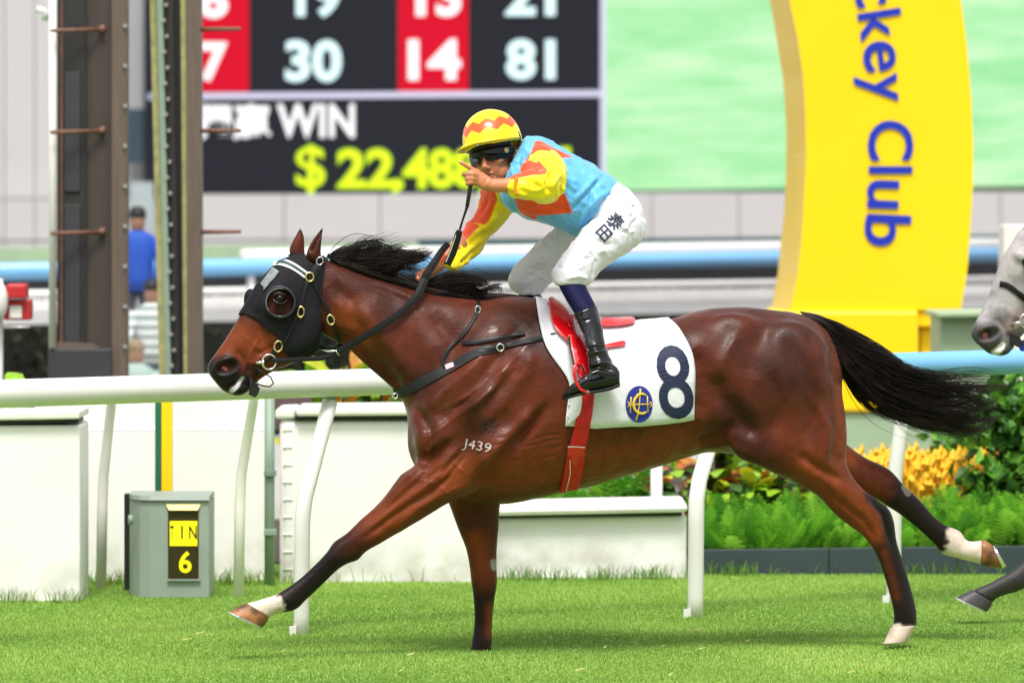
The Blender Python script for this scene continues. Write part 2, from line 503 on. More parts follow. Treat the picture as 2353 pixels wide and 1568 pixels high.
for s_, bx, mm in [('7', (460, 97, 523, 188), 'white'), ('6', (456, -52, 524, 43), 'white'), ('30', (655, 92, 785, 189), 'cyan'), ('19', (680, -54, 782, 41), 'cyan'),
                   ('14', (937, 90, 1059, 185), 'white'), ('13', (955, -56, 1059, 39), 'white'), ('81', (1162, 90, 1276, 184), 'cyan'), ('21', (1160, -58, 1276, 37), 'cyan')]:
    screen_text('number', s_, bx, dt, E[mm], sb, bold=.038)
screen_text('heading', '獨贏', (446, 238, 622, 322), dt, E['white'], sb, bold=.03)
screen_text('heading', 'WIN', (636, 239, 815, 317), dt, E['white'], sb, bold=.025)
for s_, bx in [('$', (681, 334, 746, 444)), ('22', (775, 342, 905, 432)), (',', (900, 412, 926, 444)), ('4', (926, 342, 987, 432)), ('8', (985, 342, 1043, 432)), ('8', (1042, 341, 1100, 431)), (',', (1100, 410, 1124, 442)),
               ('021', (1126, 338, 1309, 428))]:
    screen_text('amount', s_, bx, dt, E['yel'], sb, bold=.012 if s_ == '$' else .028)
    screen_text('amount_glow', s_, (bx[0] - 2.5, bx[1] - 2.5, bx[2] + 2.5, bx[3] + 2.5), dt + .006, E['halo'], sb, bold=.02 if s_ == '$' else .045)

# green video wall: a close shot of turf
vmat = bpy.data.materials.new('video_wall_picture'); vmat.use_nodes = True
nt = vmat.node_tree; b = nt.nodes['Principled BSDF']; b.inputs['Base Color'].default_value = (.01, .01, .01, 1); b.inputs['Roughness'].default_value = .8
tc = nt.nodes.new('ShaderNodeTexCoord'); mp = nt.nodes.new('ShaderNodeMapping'); mp.inputs['Scale'].default_value = (.55, 1, 3.2)
mp.inputs['Rotation'].default_value = (0, .12, 0)
nz = nt.nodes.new('ShaderNodeTexNoise'); nz.inputs['Scale'].default_value = 1.5; nz.inputs['Detail'].default_value = 5; nz.inputs['Roughness'].default_value = .6
rp = nt.nodes.new('ShaderNodeValToRGB'); cr = rp.color_ramp
cr.elements[0].position = .3; cr.elements[0].color = (*lin(146, 232, 152), 1)
cr.elements[1].position = .72; cr.elements[1].color = (*lin(218, 255, 205), 1)
e_ = cr.elements.new(.52); e_.color = (*lin(184, 246, 182), 1)
for a, c in ((tc.outputs['Object'], mp.inputs[0]), (mp.outputs[0], nz.inputs[0]), (nz.outputs['Fac'], rp.inputs[0]), (rp.outputs[0], b.inputs['Emission Color'])): nt.links.new(a, c)
b.inputs['Emission Strength'].default_value = LED
vw = empty('video_wall', W(1900, 436, DB - .3), 'bright green video wall right of the tote board', 'display screen')
quad('screen', [(1393, 437, DS), (2500, 425, DS), (2500, -60, DS), (1393, -60, DS)], .35, vmat, vw)
quad('frame', [(1393, 443, DS + .05), (2500, 431, DS + .05), (2500, 424, DS + .05), (1393, 436, DS + .05)], .3, M['sage'], vw)

# ---- pale green hedge boards at the foot of the building
o = quad('green_fence', [(-200, 640, 56), (1005, 625, 56), (1005, 556, 56), (-200, 572, 56)], .3, mat('pale_green_fence', lin(158, 184, 148), .8, var=.1, scale=1.2, stretch=(3, 3, .3)))
tag(o, 'pale green fence strip along the foot of the grey wall', 'fence')
o = quad('teal_board', [(960, 580, 55), (2500, 565, 55), (2500, 537, 55), (960, 552, 55)], .2, M['teal'])
tag(o, 'long dark teal board above the far white rail', 'board')

# ---- far rails
def railrow(name, y_l, y_r, th_l, th_r, dl, dr, m, label, cat, x0=-250, x1=2600, shape='tube'):
    """straight bar through two picture columns (0 and 2352), each at its own depth"""
    A, B = W(0, y_l, dl), W(2352, y_r, dr)
    def at(px):
        k = (px - CX) / F
        t = (k * A.y - A.x) / ((B.x - A.x) - k * (B.y - A.y)); return A.lerp(B, t), t
    (p, t0), (q, t1) = at(x0), at(x1)
    ra, rb = th_l / 2 * dl / F, th_r / 2 * dr / F
    r0, r1 = ra + (rb - ra) * t0, ra + (rb - ra) * t1
    mb = MB()
    if shape == 'tube': mb.tube([p, p.lerp(q, .5), q], [r0, (r0 + r1) / 2, r1], 16)
    else: mb.prism([p - Vector((0, 0, r0)), q - Vector((0, 0, r1)), q + Vector((0, 0, r1)), p + Vector((0, 0, r0))], .06)
    return mb
fr = empty('far_blue_rail', W(1176, 900, 46), 'far light blue running rail with a white rail above it', 'rail')
railrow('a', 598, 562, 34, 34, 42.2, 51.2, None, '', '', x0=560).build('rail', M['white_paint'], fr, True)
railrow('b', 624, 584, 41, 36, 41, 50, None, '', '').build('blue_rail', M['blue_paint'], fr, True)
for i in range(5):
    p = W(0, 628, 41).lerp(W(2352, 587, 50), -.05 + i * .26)
    MB().tube([Vector((p.x, p.y, -.03)), p], .03, 8).build('post', M['white_paint'], fr, True)
fb = empty('advertising_fence', W(1176, 900, 47.5), 'cream boarded fence with dark gap under the far blue rail', 'fence')
railrow('c', 655, 615, 40, 34, 42.5, 51.5, None, '', '', shape='box').build('dark_gap_board', M['dark_board'], fb)
railrow('d', 677, 641, 19, 15, 42, 51, None, '', '').build('top_rail', M['white_paint'], fb, True)
railrow('e', 703, 664, 27, 24, 42.3, 51.3, None, '', '', shape='box').build('board', M['fence_white'], fb)
railrow('f', 732, 692, 29, 28, 42.1, 51.1, None, '', '', shape='box').build('board', M['fence_white'], fb)
for i in range(5):
    p = W(0, 700, 42.6).lerp(W(2352, 662, 51.6), -.08 + i * .27)
    MB().box((p.x - .03, p.y + .06, -.03), (p.x + .03, p.y + .13, p.z)).build('post', M['brown_dark'], fb)

# ---- dark hedge behind the course
def leaf_mass(name, n, box, size, cols, m, seed=0):
    """many leaf-sized faces spread through a box (x0,x1,y0,y1,z0,z1)"""
    r = np.random.default_rng(seed)
    c = np.stack([r.uniform(box[0], box[1], n), r.uniform(box[2], box[3], n), r.uniform(box[4], box[5], n)], 1)
    return leaves_at(name, c, size, cols, m, r)

def leaves_at(name, c, size, cols, m, r, aspect=.45, parent=None, up=.3, kind=None):
    n = len(c)
    a = r.normal(0, 1, (n, 3)); a[:, 2] += up; a /= np.linalg.norm(a, axis=1)[:, None]
    q = r.normal(0, 1, (n, 3)); bq = np.cross(a, q); bq /= np.linalg.norm(bq, axis=1)[:, None]
    nn = np.cross(a, bq)
    L = size * r.uniform(.6, 1.3, n)[:, None]; Wd = L * aspect
    v = np.zeros((n, 6, 3))
    v[:, 0] = c; v[:, 1] = c + a * L * .4 + bq * Wd * .5 + nn * L * .08; v[:, 2] = c + a * L * .4 - bq * Wd * .5 + nn * L * .08
    v[:, 3] = c + a * L * .42; v[:, 4] = c + a * L - nn * L * .12; v[:, 5] = c + a * L * .75 + nn * 0
    f = (np.arange(n) * 6)[:, None, None] + np.array([[[0, 1, 3], [0, 3, 2], [1, 4, 3], [3, 4, 2]]])
    me = bpy.data.meshes.new(name)
    me.from_pydata(v.reshape(-1, 3).tolist(), [], f.reshape(-1, 3).tolist())
    ca = me.color_attributes.new('tint', 'FLOAT_COLOR', 'POINT')
    k = r.integers(0, len(cols), n)
    cc = np.array(cols)[k] * r.uniform(.75, 1.25, n)[:, None]
    cc = np.repeat(cc[:, None, :], 6, 1)
    ca.data.foreach_set('color', np.concatenate([cc, np.ones((n, 6, 1))], 2).reshape(-1).astype(np.float32))
    o = link_mesh(name, me, m, parent)
    if kind: o['kind'] = kind
    return o
M['leaf'] = mat('leaf', rough=.45, vcol='tint', transl=.25, spec=.4)
_r = np.random.default_rng(3); _n = 20000; _t = _r.uniform(-.15, 1.2, _n)
_A, _B = np.array(W(0, 0, 43.4)), np.array(W(2352, 0, 52.4))
_c = _A + (_B - _A) * _t[:, None]; _c[:, 1] += _r.uniform(0, 1.8, _n); _c[:, 2] = _r.uniform(0, 1.0, _n)
hb = leaves_at('dark_hedge', _c, .09, [lin(34, 46, 24), lin(46, 62, 28), lin(26, 32, 22), lin(56, 50, 38)], M['leaf'], _r)
hg = empty('dark_hedge', W(1176, 900, 48), 'dark clipped hedge behind the cream boarded fence', 'hedge')
hb.name = 'foliage'; hb.parent = hg; hb.matrix_parent_inverse = wmat(hg).inverted(); hb['kind'] = 'stuff'
_a, _b = Vector(_A) + (Vector(_B) - Vector(_A)) * -.2, Vector(_A) + (Vector(_B) - Vector(_A)) * 1.25
MB().prism([Vector((_a.x, _a.y + .5, 0)), Vector((_b.x, _b.y + .5, 0)), Vector((_b.x, _b.y + .5, .93)), Vector((_a.x, _a.y + .5, .93))], 1.2).build('hedge_core', mat('hedge_dark_backing', (.012, .015, .008), .9), hg)  # near-black box backing the sparse leaves, in place of the hedge's dark inside
o = mk('hedge_soil', [(-9, 43, .012), (11, 43, .012), (11, 58, .012), (-9, 58, .012)], [(0, 1, 2, 3)], M['soil'])
tag(o, 'bare soil bed under the hedge', 'soil', kind='structure')

# ---- finish mirror between two brown steel posts
DM = 30.0
fm = empty('finish_mirror', W(290, 1180, DM), 'tall brown steel finish-line frame holding a narrow mirror built as clear glass, with climbing pegs', 'finish post')
panel('side_web', 131, -80, 197, 800, DM + .02, .16, M['brown_dark'], fm)
panel('web', 197, -80, 256, 800, DM + .05, .14, M['brown_steel'], fm)
panel('flange', 256, -80, 290, 870, DM - .03, .22, M['brown_light'], fm, .004)
panel('door_panel', 148, 165, 184, 440, DM + .006, .02, M['charcoal'], fm, .003)
panel('door_panel', 148, 470, 184, 790, DM + .006, .02, M['charcoal'], fm, .003)
panel('putty_strip', 139, -80, 143, 790, DM + .012, .01, M['rust'], fm)
panel('base_box', 110, 800, 256, 1180, DM - .06, .45, M['charcoal'], fm, .01)
quad('base_lid', [(131, 800, DM - .05), (235, 807, DM - .05), (210, 789, DM - .05), (131, 786, DM - .05)], .12, M['brown_light'], fm)
# clear pane in place of the mirror, reflections built as objects behind it
gl = bpy.data.materials.new('pane_glass'); gl.use_nodes = True
nt = gl.node_tree; nt.nodes.clear()
go = nt.nodes.new('ShaderNodeOutputMaterial'); gmx = nt.nodes.new('ShaderNodeMixShader'); gt = nt.nodes.new('ShaderNodeBsdfTransparent'); gg = nt.nodes.new('ShaderNodeBsdfGlossy')
gt.inputs[0].default_value = (.93, .95, .96, 1); gg.inputs['Roughness'].default_value = .05; gmx.inputs[0].default_value = .1
nt.links.new(gt.outputs[0], gmx.inputs[1]); nt.links.new(gg.outputs[0], gmx.inputs[2]); nt.links.new(gmx.outputs[0], go.inputs[0])
quad('glass_pane', [(290, 868, DM + .06), (372, 868, DM + .06), (345, -80, DM + .06), (290, -80, DM + .06)], .01, gl, fm)
quad('putty_strip', [(366, 868, DM + .02), (380, 868, DM + .02), (356, -80, DM + .02), (342, -80, DM + .02)], .04, M['putty'], fm)
quad('mounting_strip', [(380, 868, DM), (393, 868, DM), (372, -80, DM), (358, -80, DM)], .08, M['sage'], fm)
quad('mounting_web', [(393, 868, DM + .02), (412, 868, DM + .02), (396, -80, DM + .02), (372, -80, DM + .02)], .1, M['brown_dark'], fm)
quad('slot', [(412, 868, DM + .04), (424, 868, DM + .04), (415, -80, DM + .04), (396, -80, DM + .04)], .1, M['black_gap'], fm)
quad('putty_strip', [(422, 868, DM - .01), (431, 868, DM - .01), (426, -80, DM - .01), (414, -80, DM - .01)], .06, M['putty'], fm)
quad('flange', [(431, 880, DM - .03), (462, 880, DM - .03), (460, -80, DM - .03), (426, -80, DM - .03)], .22, M['brown_light'], fm, .004)
def boltat(px, py, d):
    c = W(px, py, d); MB().tube([c + Vector((0, .012, 0)), c - Vector((0, .012, 0))], [.012, .009], 8).build('bolt', M['bolt'], fm)
for i in range(24):
    y = 12 + i * 36
    boltat(375 + 20 * y / 868 + (0 if i % 2 else 6), y, DM - .006)
for i in range(9):
    y = 30 + i * 92
    boltat(287, y + 30, DM - .035)
for y in (70, 303, 535):
    a = W(228, y - 2, DM + .02); c = W(117, y + 1, DM - .12)
    MB().tube([a, c], [.011, .010], 8).build('peg', M['rust'], fm, True)
    MB().tube([a, W(240, y - 4, DM + .03)], [.018, .022], 8).build('peg_collar', M['rust'], fm, True)
    a = W(461, y - 2, DM); c = W(552, y - 3, DM - .12)
    MB().tube([a, c], [.013, .010], 8).build('peg', M['rust'], fm, True)
o = MB().tube([W(121, 800, DM - .05), W(121, -80, DM - .05)], .0205, 12).build('white_pole', M['white_paint'], None, True)
tag(o, 'thin white vertical pole along the left side of the brown finish frame', 'pole')
br = empty('pole_bracket', W(105, 50, DM + .2), 'small white pipe fitting clamped to the white pole', 'bracket')
MB().tube([W(84, 22, DM + .2), W(104, 26, DM + .2), W(104, 48, DM + .2)], .02, 8).build('elbow', M['white_paint'], br, True)
panel('clamp', 103, 34, 128, 48, DM + .16, .05, M['sage'], br, .004)

# people the mirror reflects, built behind the clear pane on added steps
M['concrete'] = mat('concrete', (.42, .41, .4), .8, var=.1)
st = empty('reflected_crowd_steps', W(330, 900, 38), 'concrete steps added behind the finish pane under the reflected people', 'steps')
M['skin_far'] = mat('skin', lin(176, 128, 104), .5)
def reflected_person(px, ytop, hpx, d, shirt, trousers, hairc, label, stripes=False):
    s = hpx / 1.7       # px per metre
    loc = W(px, ytop + hpx, d)
    k = d / F
    p = empty('person', loc, label, 'person', 'mirror reflections built behind the finish pane')
    Z = lambda f: ytop + hpx * (1 - f)
    w = hpx * k
    def ring_body(sts, name, m):
        mb = MB(); n = 14
        base = []
        for f, rx, ry in sts:
            c = W(px, Z(f), d)
            for i in range(n):
                a = 2 * PI * i / n
                mb.v.append(c + Vector((math.cos(a) * rx * w, math.sin(a) * ry * w, 0)))
        for j in range(len(sts) - 1):
            for i in range(n): mb.f.append((j * n + i, j * n + (i + 1) % n, (j + 1) * n + (i + 1) % n, (j + 1) * n + i))
        mb.f.append(tuple(range(n))); mb.f.append(tuple(range((len(sts) - 1) * n, len(sts) * n)))
        return mb.build(name, m, p, True)
    ring_body([(.84, .035, .035), (.87, .045, .05), (.91, .052, .06), (.95, .05, .058), (.99, .03, .035)], 'head', M['skin_far'])
    ring_body([(.90, .02, .02), (.93, .058, .064), (.97, .054, .062), (1.0, .03, .035)], 'hair', hairc)
    ring_body([(.46, .10, .07), (.55, .10, .07), (.66, .105, .072), (.76, .12, .07), (.81, .11, .06), (.845, .04, .04)], 'shirt', shirt)
    for s_ in (-1, 1):
        MB().tube([W(px + s_ * hpx * .115, Z(.79), d), W(px + s_ * hpx * .145, Z(.64), d - .02), W(px + s_ * hpx * .12, Z(.52), d - .16)], [.035 * w, .03 * w, .02 * w], 8).build('arm', shirt, p, True)
        MB().tube([W(px + s_ * hpx * .05, Z(.5), d), W(px + s_ * hpx * .055, Z(.26), d - .02), W(px + s_ * hpx * .06, Z(.01), d)], [.055 * w, .042 * w, .03 * w], 8).build('leg', trousers, p, True)
    return p
shirt_blue = mat('blue_shirt', lin(30, 84, 190), .7); shirt_mint = mat('mint_shirt', lin(170, 190, 182), .7)
jeans = mat('blue_jeans', lin(52, 78, 110), .8); dark_tr = mat('dark_trousers', lin(40, 42, 50), .8); hairm = mat('dark_hair', (.012, .01, .01), .5)
stripe = bpy.data.materials.new('striped_shirt'); stripe.use_nodes = True
nt = stripe.node_tree; b = nt.nodes['Principled BSDF']; b.inputs['Roughness'].default_value = .7
tc = nt.nodes.new('ShaderNodeTexCoord'); wv = nt.nodes.new('ShaderNodeTexWave'); wv.bands_direction = 'Z'; wv.inputs['Scale'].default_value = 5
rp = nt.nodes.new('ShaderNodeValToRGB'); rp.color_ramp.interpolation = 'CONSTANT'; rp.color_ramp.elements[0].color = (.7, .72, .7, 1); rp.color_ramp.elements[1].color = (.12, .2, .2, 1); rp.color_ramp.elements[1].position = .75
nt.links.new(tc.outputs['Object'], wv.inputs[0]); nt.links.new(wv.outputs[0], rp.inputs[0]); nt.links.new(rp.outputs[0], b.inputs[0])
reflected_person(316, 474, 360, 38.5, shirt_blue, dark_tr, hairm, 'reflected person in a blue top, built highest behind the finish pane')
reflected_person(350, 640, 360, 37.3, stripe, jeans, hairm, 'reflected person in a pale striped top, built below the blue one behind the pane')
reflected_person(312, 778, 360, 36.2, shirt_mint, dark_tr, mat('grey_hair', lin(150, 120, 100), .7), 'reflected person in a mint top, built lowest behind the finish pane')
for i, (ys, d) in enumerate([(834, 38.6), (1000, 37.4), (1138, 36.3)]):
    z = CH - (ys - HY) * (d - .1) / F
    MB().box((W(205, 0, d).x, d - .5, -.02), (W(450, 0, d).x, d + .55 - .002 * i, z)).build('step', M['concrete'], st)
o = panel('reflected_window_band', 286, 250, 400, 375, DB - .35, .1, mat('dark_window', lin(70, 84, 96), .2, coat=.5))  # this band and the board below are mirror reflections built as panels
tag(o, 'dark window band built behind the finish pane as a mirror reflection', 'window')
o = panel('reflected_board', 300, 418, 352, 528, 52, .1, mat('pale_board', lin(196, 204, 204), .6))
tag(o, 'pale square board built behind the finish pane as a reflection above the blue top', 'board')

# ---- red device on a white pole, far left
rd = empty('red_device', W(5, 1100, 29), 'red boxy device on a white pole at the left edge', 'device')
MB().tube([W(-3, 1160, 29), W(-3, 640, 29)], .022, 10).build('pole', M['white_paint'], rd, True)
panel('housing', 8, 688, 70, 735, 28.95, .16, M['red_box'], rd, .01)
panel('hood', 14, 652, 60, 686, 28.9, .18, M['red_box'], rd, .012)
panel('label_plate', 22, 702, 50, 730, 28.94, .004, M['white_paint'], rd)
MB().ellipsoid(W(-4, 690, 28.9), (.05, .05, .1)).build('lamp_cover', M['white_paint'], rd, True)
MB().tube([W(0, 752, 28.95), W(68, 751, 28.9)], .006, 6).build('wire_arm', M['bolt'], rd, True)

# ---- yellow arch leg
DA = 33.0
ya = empty('yellow_arch', W(2000, 1170, DA), 'curved yellow winning-post arch lettered in blue', 'arch')
fl = [(1793, -90), (1813, 0), (1831, 84), (1845, 176), (1850, 267), (1852, 351), (1847, 457), (1841, 551), (1831, 640), (1815, 712)]
fr_ = [(2188, -90), (2207, 0), (2221, 105), (2231, 228), (2235, 334), (2235, 422), (2229, 527), (2222, 620), (2207, 712)]
sf = [(1748, -90), (1771, 0), (1785, 84), (1799, 176), (1806, 281), (1806, 386), (1801, 492), (1794, 551), (1786, 640), (1772, 712)]
def interp(pl, y): return float(np.interp(y, [p[1] for p in pl], [p[0] for p in pl]))
ys = [-90 + 802 * i / 40 for i in range(41)]
TH = 1.1
mb = MB(); n = len(ys)
for y in ys:
    mb.v += [W(interp(fl, y), y, DA), W(interp(fr_, y), y, DA)]
    a = W(interp(sf, y), y, DA + TH); z = W(interp(fl, y), y, DA).z
    mb.v += [Vector((a.x, a.y, z)), Vector((W(interp(fr_, y), y, DA).x - .02, DA + TH, z))]
for i in range(n - 1):
    a, c = 4 * i, 4 * i + 4
    mb.f += [(a, a + 1, c + 1, c), (a + 2, a, c, c + 2), (a + 3, a + 2, c + 2, c + 3), (a + 1, a + 3, c + 3, c + 1)]
mb.f += [(0, 1, 3, 2), (4 * n - 4, 4 * n - 3, 4 * n - 1, 4 * n - 2)]
mb.build('arch_leg', M['yellow'], ya)
panel('base_block', 1780, 713, 2110, 946, DA - .05, 1.2, M['yellow'], ya, .02)
panel('base_wing', 2112, 753, 2152, 946, DA + .1, 1.0, M['yellow'], ya, .02)
panel('base_shoulder', 2108, 713, 2154, 752, DA + .02, 1.0, M['yellow'], ya, .015)
MB().prism(rect_px(1700, 1185, 2250, 949, DA - .02), 1.3).build('plinth', M['pale_green'], ya)
# letters run down the leg: (letter, x-left baseline, x-right top, y-top, y-bottom, tilt)
def arch_letter(ch, x0, x1, y0, y1, tilt):
    p, f = fit_glyphs(ch, 0, 0, y1 - y0, x1 - x0, bold=.014)
    cx_, cy_ = (x0 + x1) / 2, (y0 + y1) / 2
    ca, sa = math.cos(math.radians(tilt)), math.sin(math.radians(tilt))
    v = []
    for u, w_ in p:                 # u along the word (down), w_ from the letter top (right) to its foot (left)
        dx, dy = (x1 - w_) - (x1 + 0) + (x1 - x0) / 2, u - (y1 - y0) / 2
        v.append(W(cx_ + dx * ca - dy * sa, cy_ + dx * sa + dy * ca, DA - .012))
    me = bpy.data.meshes.new('letter'); me.from_pydata([tuple(q) for q in v], [], f)
    link_mesh('letter', me, M['letter_blue'], ya)
for a in [('J', 1950, 2048, -165, -130, -12), ('o', 1955, 2028, -118, -50, -11), ('c', 1962, 2035, -46, 15, -10), ('k', 1973, 2074, 25, 92, -9), ('e', 1982, 2058, 95, 165, -7), ('y', 1962, 2062, 170, 236, -4),
          ('C', 1993, 2098, 277, 369, 0), ('l', 1995, 2096, 382, 399, 0), ('u', 1991, 2065, 414, 479, 2), ('b', 1985, 2092, 493, 566, 3)]:
    arch_letter(*a)

gb = empty('green_utility_box', W(2240, 1169, 31.5), 'pale green utility cabinet beside the yellow arch base', 'cabinet')
panel('cabinet_body', 2158, 726, 2330, 1180, 31.5, .7, M['pale_green'], gb, .015)
quad('cabinet_lid', [(2152, 730, 31.4), (2336, 727, 31.4), (2336, 714, 31.4), (2152, 717, 31.4)], .9, M['pale_green'], gb, .01)
ws = empty('white_sign_post', W(2345, 1100, 36), 'cream marker post with an orange mark above the grey horse', 'post')
panel('post', 2306, 517, 2420, 1100, 36, .4, M['cream_cap'], ws, .01)
panel('mark', 2336, 538, 2350, 556, 35.98, .01, mat('orange_mark', lin(236, 170, 40), .5), ws)

# ---- near running rail
def rl(x): return 21.9 + (24.6 - 21.9) * x / 2250.0
def ry(x): return 904 - (904 - 833) * x / 2250.0
nr = empty('running_rail', W(700, 1455, 22.7), 'white running rail with a light blue end on bent white posts', 'rail')
def rail_seg(x0, x1, m, name):
    xs = [x0 + (x1 - x0) * i / 8 for i in range(9)]
    MB().tube([W(x, ry(x), rl(x)) for x in xs], .0545, 24).build(name, m, nr, True)
rail_seg(-400, 1230, M['white_paint'], 'rail')
rail_seg(1230.5, 2900, M['blue_paint'], 'blue_rail')
def bent_post(x, yb, lean, w, name='post'):
    d = rl(x) + .12
    db = F * CH / (yb - HY)
    yt = ry(x) + 22
    top = W(x + lean, yt + 18, rl(x + lean) + .03)
    basep = W(x, yb, db); basep.z = -.02
    mid = W(x + 3, yb - 290, db - .01)
    pts = []
    for i in range(13):
        t = i / 12
        if t < .45: p = basep.lerp(mid, t / .45)
        else:
            u = (t - .45) / .55
            k_ = .07 * math.exp(-u * 9); p = mid.lerp(top, u) + (mid - basep).normalized() * k_ * u * 2
        pts.append(p)
    mb = MB(); mb.tube(pts, [w] * 13, 12, up=(0, -1, .01))
    q = mb.build(name, M['white_paint'], nr, True)
    a = W(x + lean, yt + 18, rl(x + lean) + .03); c = W(x + lean - 1, yt - 30, rl(x + lean))
    MB().tube([a, c], [.024, .024], 10).build('bracket', M['sage'], nr, True)
    MB().box(tuple(basep + Vector((-w * 1.5, -.03, 0))), tuple(basep + Vector((-w * .6, .0, .055)))).build('foot', M['white_paint'], nr)
bent_post(692, 1457, 66, .031)
bent_post(1597, 1417, 70, .033)
bent_post(2052, 1385, 30, .032)
bent_post(-260, 1490, 70, .031)
bent_post(2560, 1375, 60, .031)

# second, inner rail: its tube hides behind the near one
ir = empty('inner_rail', W(400, 1350, 25.2), 'second white rail with thin posts behind the near rail', 'rail')
MB().tube([W(-300, 905, 24.3), W(640, 893, 25.3)], .028, 12).build('rail', M['cream_cap'], ir, True)
for x, yb, ln in ((232, 1352, 24), (548, 1372, 34), (-70, 1340, 24)):
    db = F * CH / (yb - HY)
    b0 = W(x, yb, db); b0.z = -.02
    MB().tube([b0, W(x + 3, 1160, db), W(x + 6, 1090, db), W(x + ln, 925, db - .1), W(x + ln + 1, 895, db - .15)], [.024, .024, .0235, .022, .022], 10, up=(0, -1, .01)).build('post', M['cream_cap'], ir, True)

# ---- white boards and planter walls
o = empty('white_board_wall', W(60, 1380, 24.5), 'free-standing white board wall at the left edge with a cream cap', 'wall')
panel('board', -400, 975, 184, 1400, 24.52, .5, M['white_board'], o, .012)
quad('cap', [(-400, 972, 24.48), (182, 962, 24.48), (182, 944, 24.48), (-400, 954, 24.48)], .56, M['cream_cap'], o, .008)
quad('seal', [(-400, 979, 24.5), (180, 970, 24.5), (180, 962, 24.5), (-400, 972, 24.5)], .3, M['rubber'], o)
o = empty('back_board', W(400, 1340, 25.8), 'tall plain white board recessed behind the grey timing box', 'board')
panel('board', 150, 990, 612, 1370, 25.85, .1, M['white_board'], o)
panel('upper_board', 80, 880, 612, 988, 25.87, .1, M['white_board'], o)
o = MB().tube([W(619, 1360, 25.5), W(619, 905, 25.5)], .023, 10).build('sage_pipe', M['sage'], None, True)
tag(o, 'sage green vertical pipe between the white board and the padded wall', 'pipe')
o = empty('pipe_clamps', W(615, 1085, 25.48), 'two grey clamps around the sage green pipe', 'clamp')
for y in (1080, 1215): panel('clamp', 606, y, 634, y + 14, 25.46, .06, M['sage'], o, .003)
o = empty('padded_wall', W(780, 1345, 25.7), 'white padded wall behind the horse chest with cream cap and black seal', 'wall')
panel('pad', 642, 962, 1120, 1390, 25.75, .5, M['white_board'], o, .03)
for i in range(9): panel('crease', 650, 985 + i * 40, 672, 989 + i * 40, 25.744, .02, M['white_board'], o, .004)
quad('cap', [(680, 956, 25.7), (1125, 952, 25.7), (1125, 931, 25.7), (680, 936, 25.7)], .6, M['cream_cap'], o, .012)
quad('end_cap', [(632, 962, 25.74), (678, 962, 25.74), (678, 938, 25.74), (632, 940, 25.74)], .6, M['cream_cap'], o, .012)
quad('seal', [(676, 966, 25.735), (1125, 961, 25.735), (1125, 951, 25.735), (676, 956, 25.735)], .3, M['rubber'], o)
o = panel('maroon_panel', 612, 900, 715, 975, 26.6, .1, M['maroon']); tag(o, 'small maroon panel above the padded wall end cap', 'panel')
o = empty('low_planter_wall', W(1350, 1332, 26), 'low white planter wall under the horse belly with rounded cream cap', 'wall')
quad('wall_body', [(1040, 1400, 26.05), (1577, 1385, 26.05), (1577, 1182, 26.05), (1040, 1188, 26.05)], .55, M['white_board'], o, .015)
quad('cap', [(1035, 1187, 25.98), (1580, 1176, 25.98), (1580, 1157, 25.98), (1035, 1168, 25.98)], .75, M['cream_cap'], o, .02)
quad('seal', [(1040, 1192, 26.03), (1566, 1182, 26.03), (1566, 1175, 26.03), (1040, 1186, 26.03)], .3, M['rubber'], o)
for i, x in enumerate((1186, 1508)):
    MB().tube([W(x, 1340, 27.5), W(x, 1060, 27.5)], .03, 8).build('stake', M['white_paint'], o, True)

# ---- timing box with yellow sign
DT = 24.75
tb = empty('timing_box', W(385, 1371, DT), 'grey green timing box with a yellow sign window reading 6', 'box')
pts = []
for i in range(9):
    a = PI * (.5 + .5 * i / 8)
    pts.append((346 + 50 * math.cos(a), .0 + .1 * math.sin(a)))
mb = MB(); outline = [(345, DT - .0), (481, DT), (481, DT + .42), (288, DT + .42), (292, DT + .16), (302, DT + .08), (320, DT + .025)]
zb, zt = -.02, W(0, 1150, DT).z
vb = [Vector((W(x, 0, DT).x, y, zb)) for x, y in outline]; vt = [Vector((W(x, 0, DT).x, y, zt)) for x, y in outline]
k = len(outline)
mb.add(vb + vt, [tuple(range(k)), tuple(range(k, 2 * k))] + [(i, (i + 1) % k, k + (i + 1) % k, k + i) for i in range(k)])
bevel(mb.build('housing', M['box_grey'], tb), .006)
mb = MB(); vb = [Vector((W(x, 0, DT).x, y - .012, zt + .003)) for x, y in outline]; vt = [v + Vector((0, .008, .02)) for v in vb]
mb.add(vb + vt, [tuple(range(k)), tuple(range(k, 2 * k))] + [(i, (i + 1) % k, k + (i + 1) % k, k + i) for i in range(k)])
mb.build('lid', M['box_grey'], tb)
panel('rear_plate', 285, 1133, 458, 1365, DT + .44, .05, M['rubber'], tb, .005)
panel('window_recess', 386, 1158, 456, 1328, DT - .004, .01, M['sign_dark'], tb)
quad('awning', [(388, 1171, DT - .02), (454, 1171, DT - .02), (460, 1158, DT - .006), (382, 1158, DT - .006)], .012, M['yellow'], tb)
panel('yellow_sign', 390, 1196, 453, 1253, DT - .012, .006, M['sign_yellow'], tb)
panel('dark_sign', 390, 1256, 453, 1326, DT - .012, .006, M['sign_dark'], tb)
for ch, bx in (('T', (391, 1207, 399, 1237)), ('I', (416, 1207, 420, 1237)), ('N', (434, 1207, 452, 1237))):
    screen_text('letter', ch, bx, DT - .0135, M['sign_black'], tb, bold=.012)
screen_text('number', '6', (411, 1265, 440, 1315), DT - .0135, M['sign_yellow'], tb, bold=.02)
panel('sill', 384, 1329, 460, 1333, DT - .015, .012, M['box_grey'], tb)
o = MB().tube([W(300, 1182, DT + .0), W(300, 1204, DT + .0)], .012, 8).build('latch', M['sage'], tb, True)

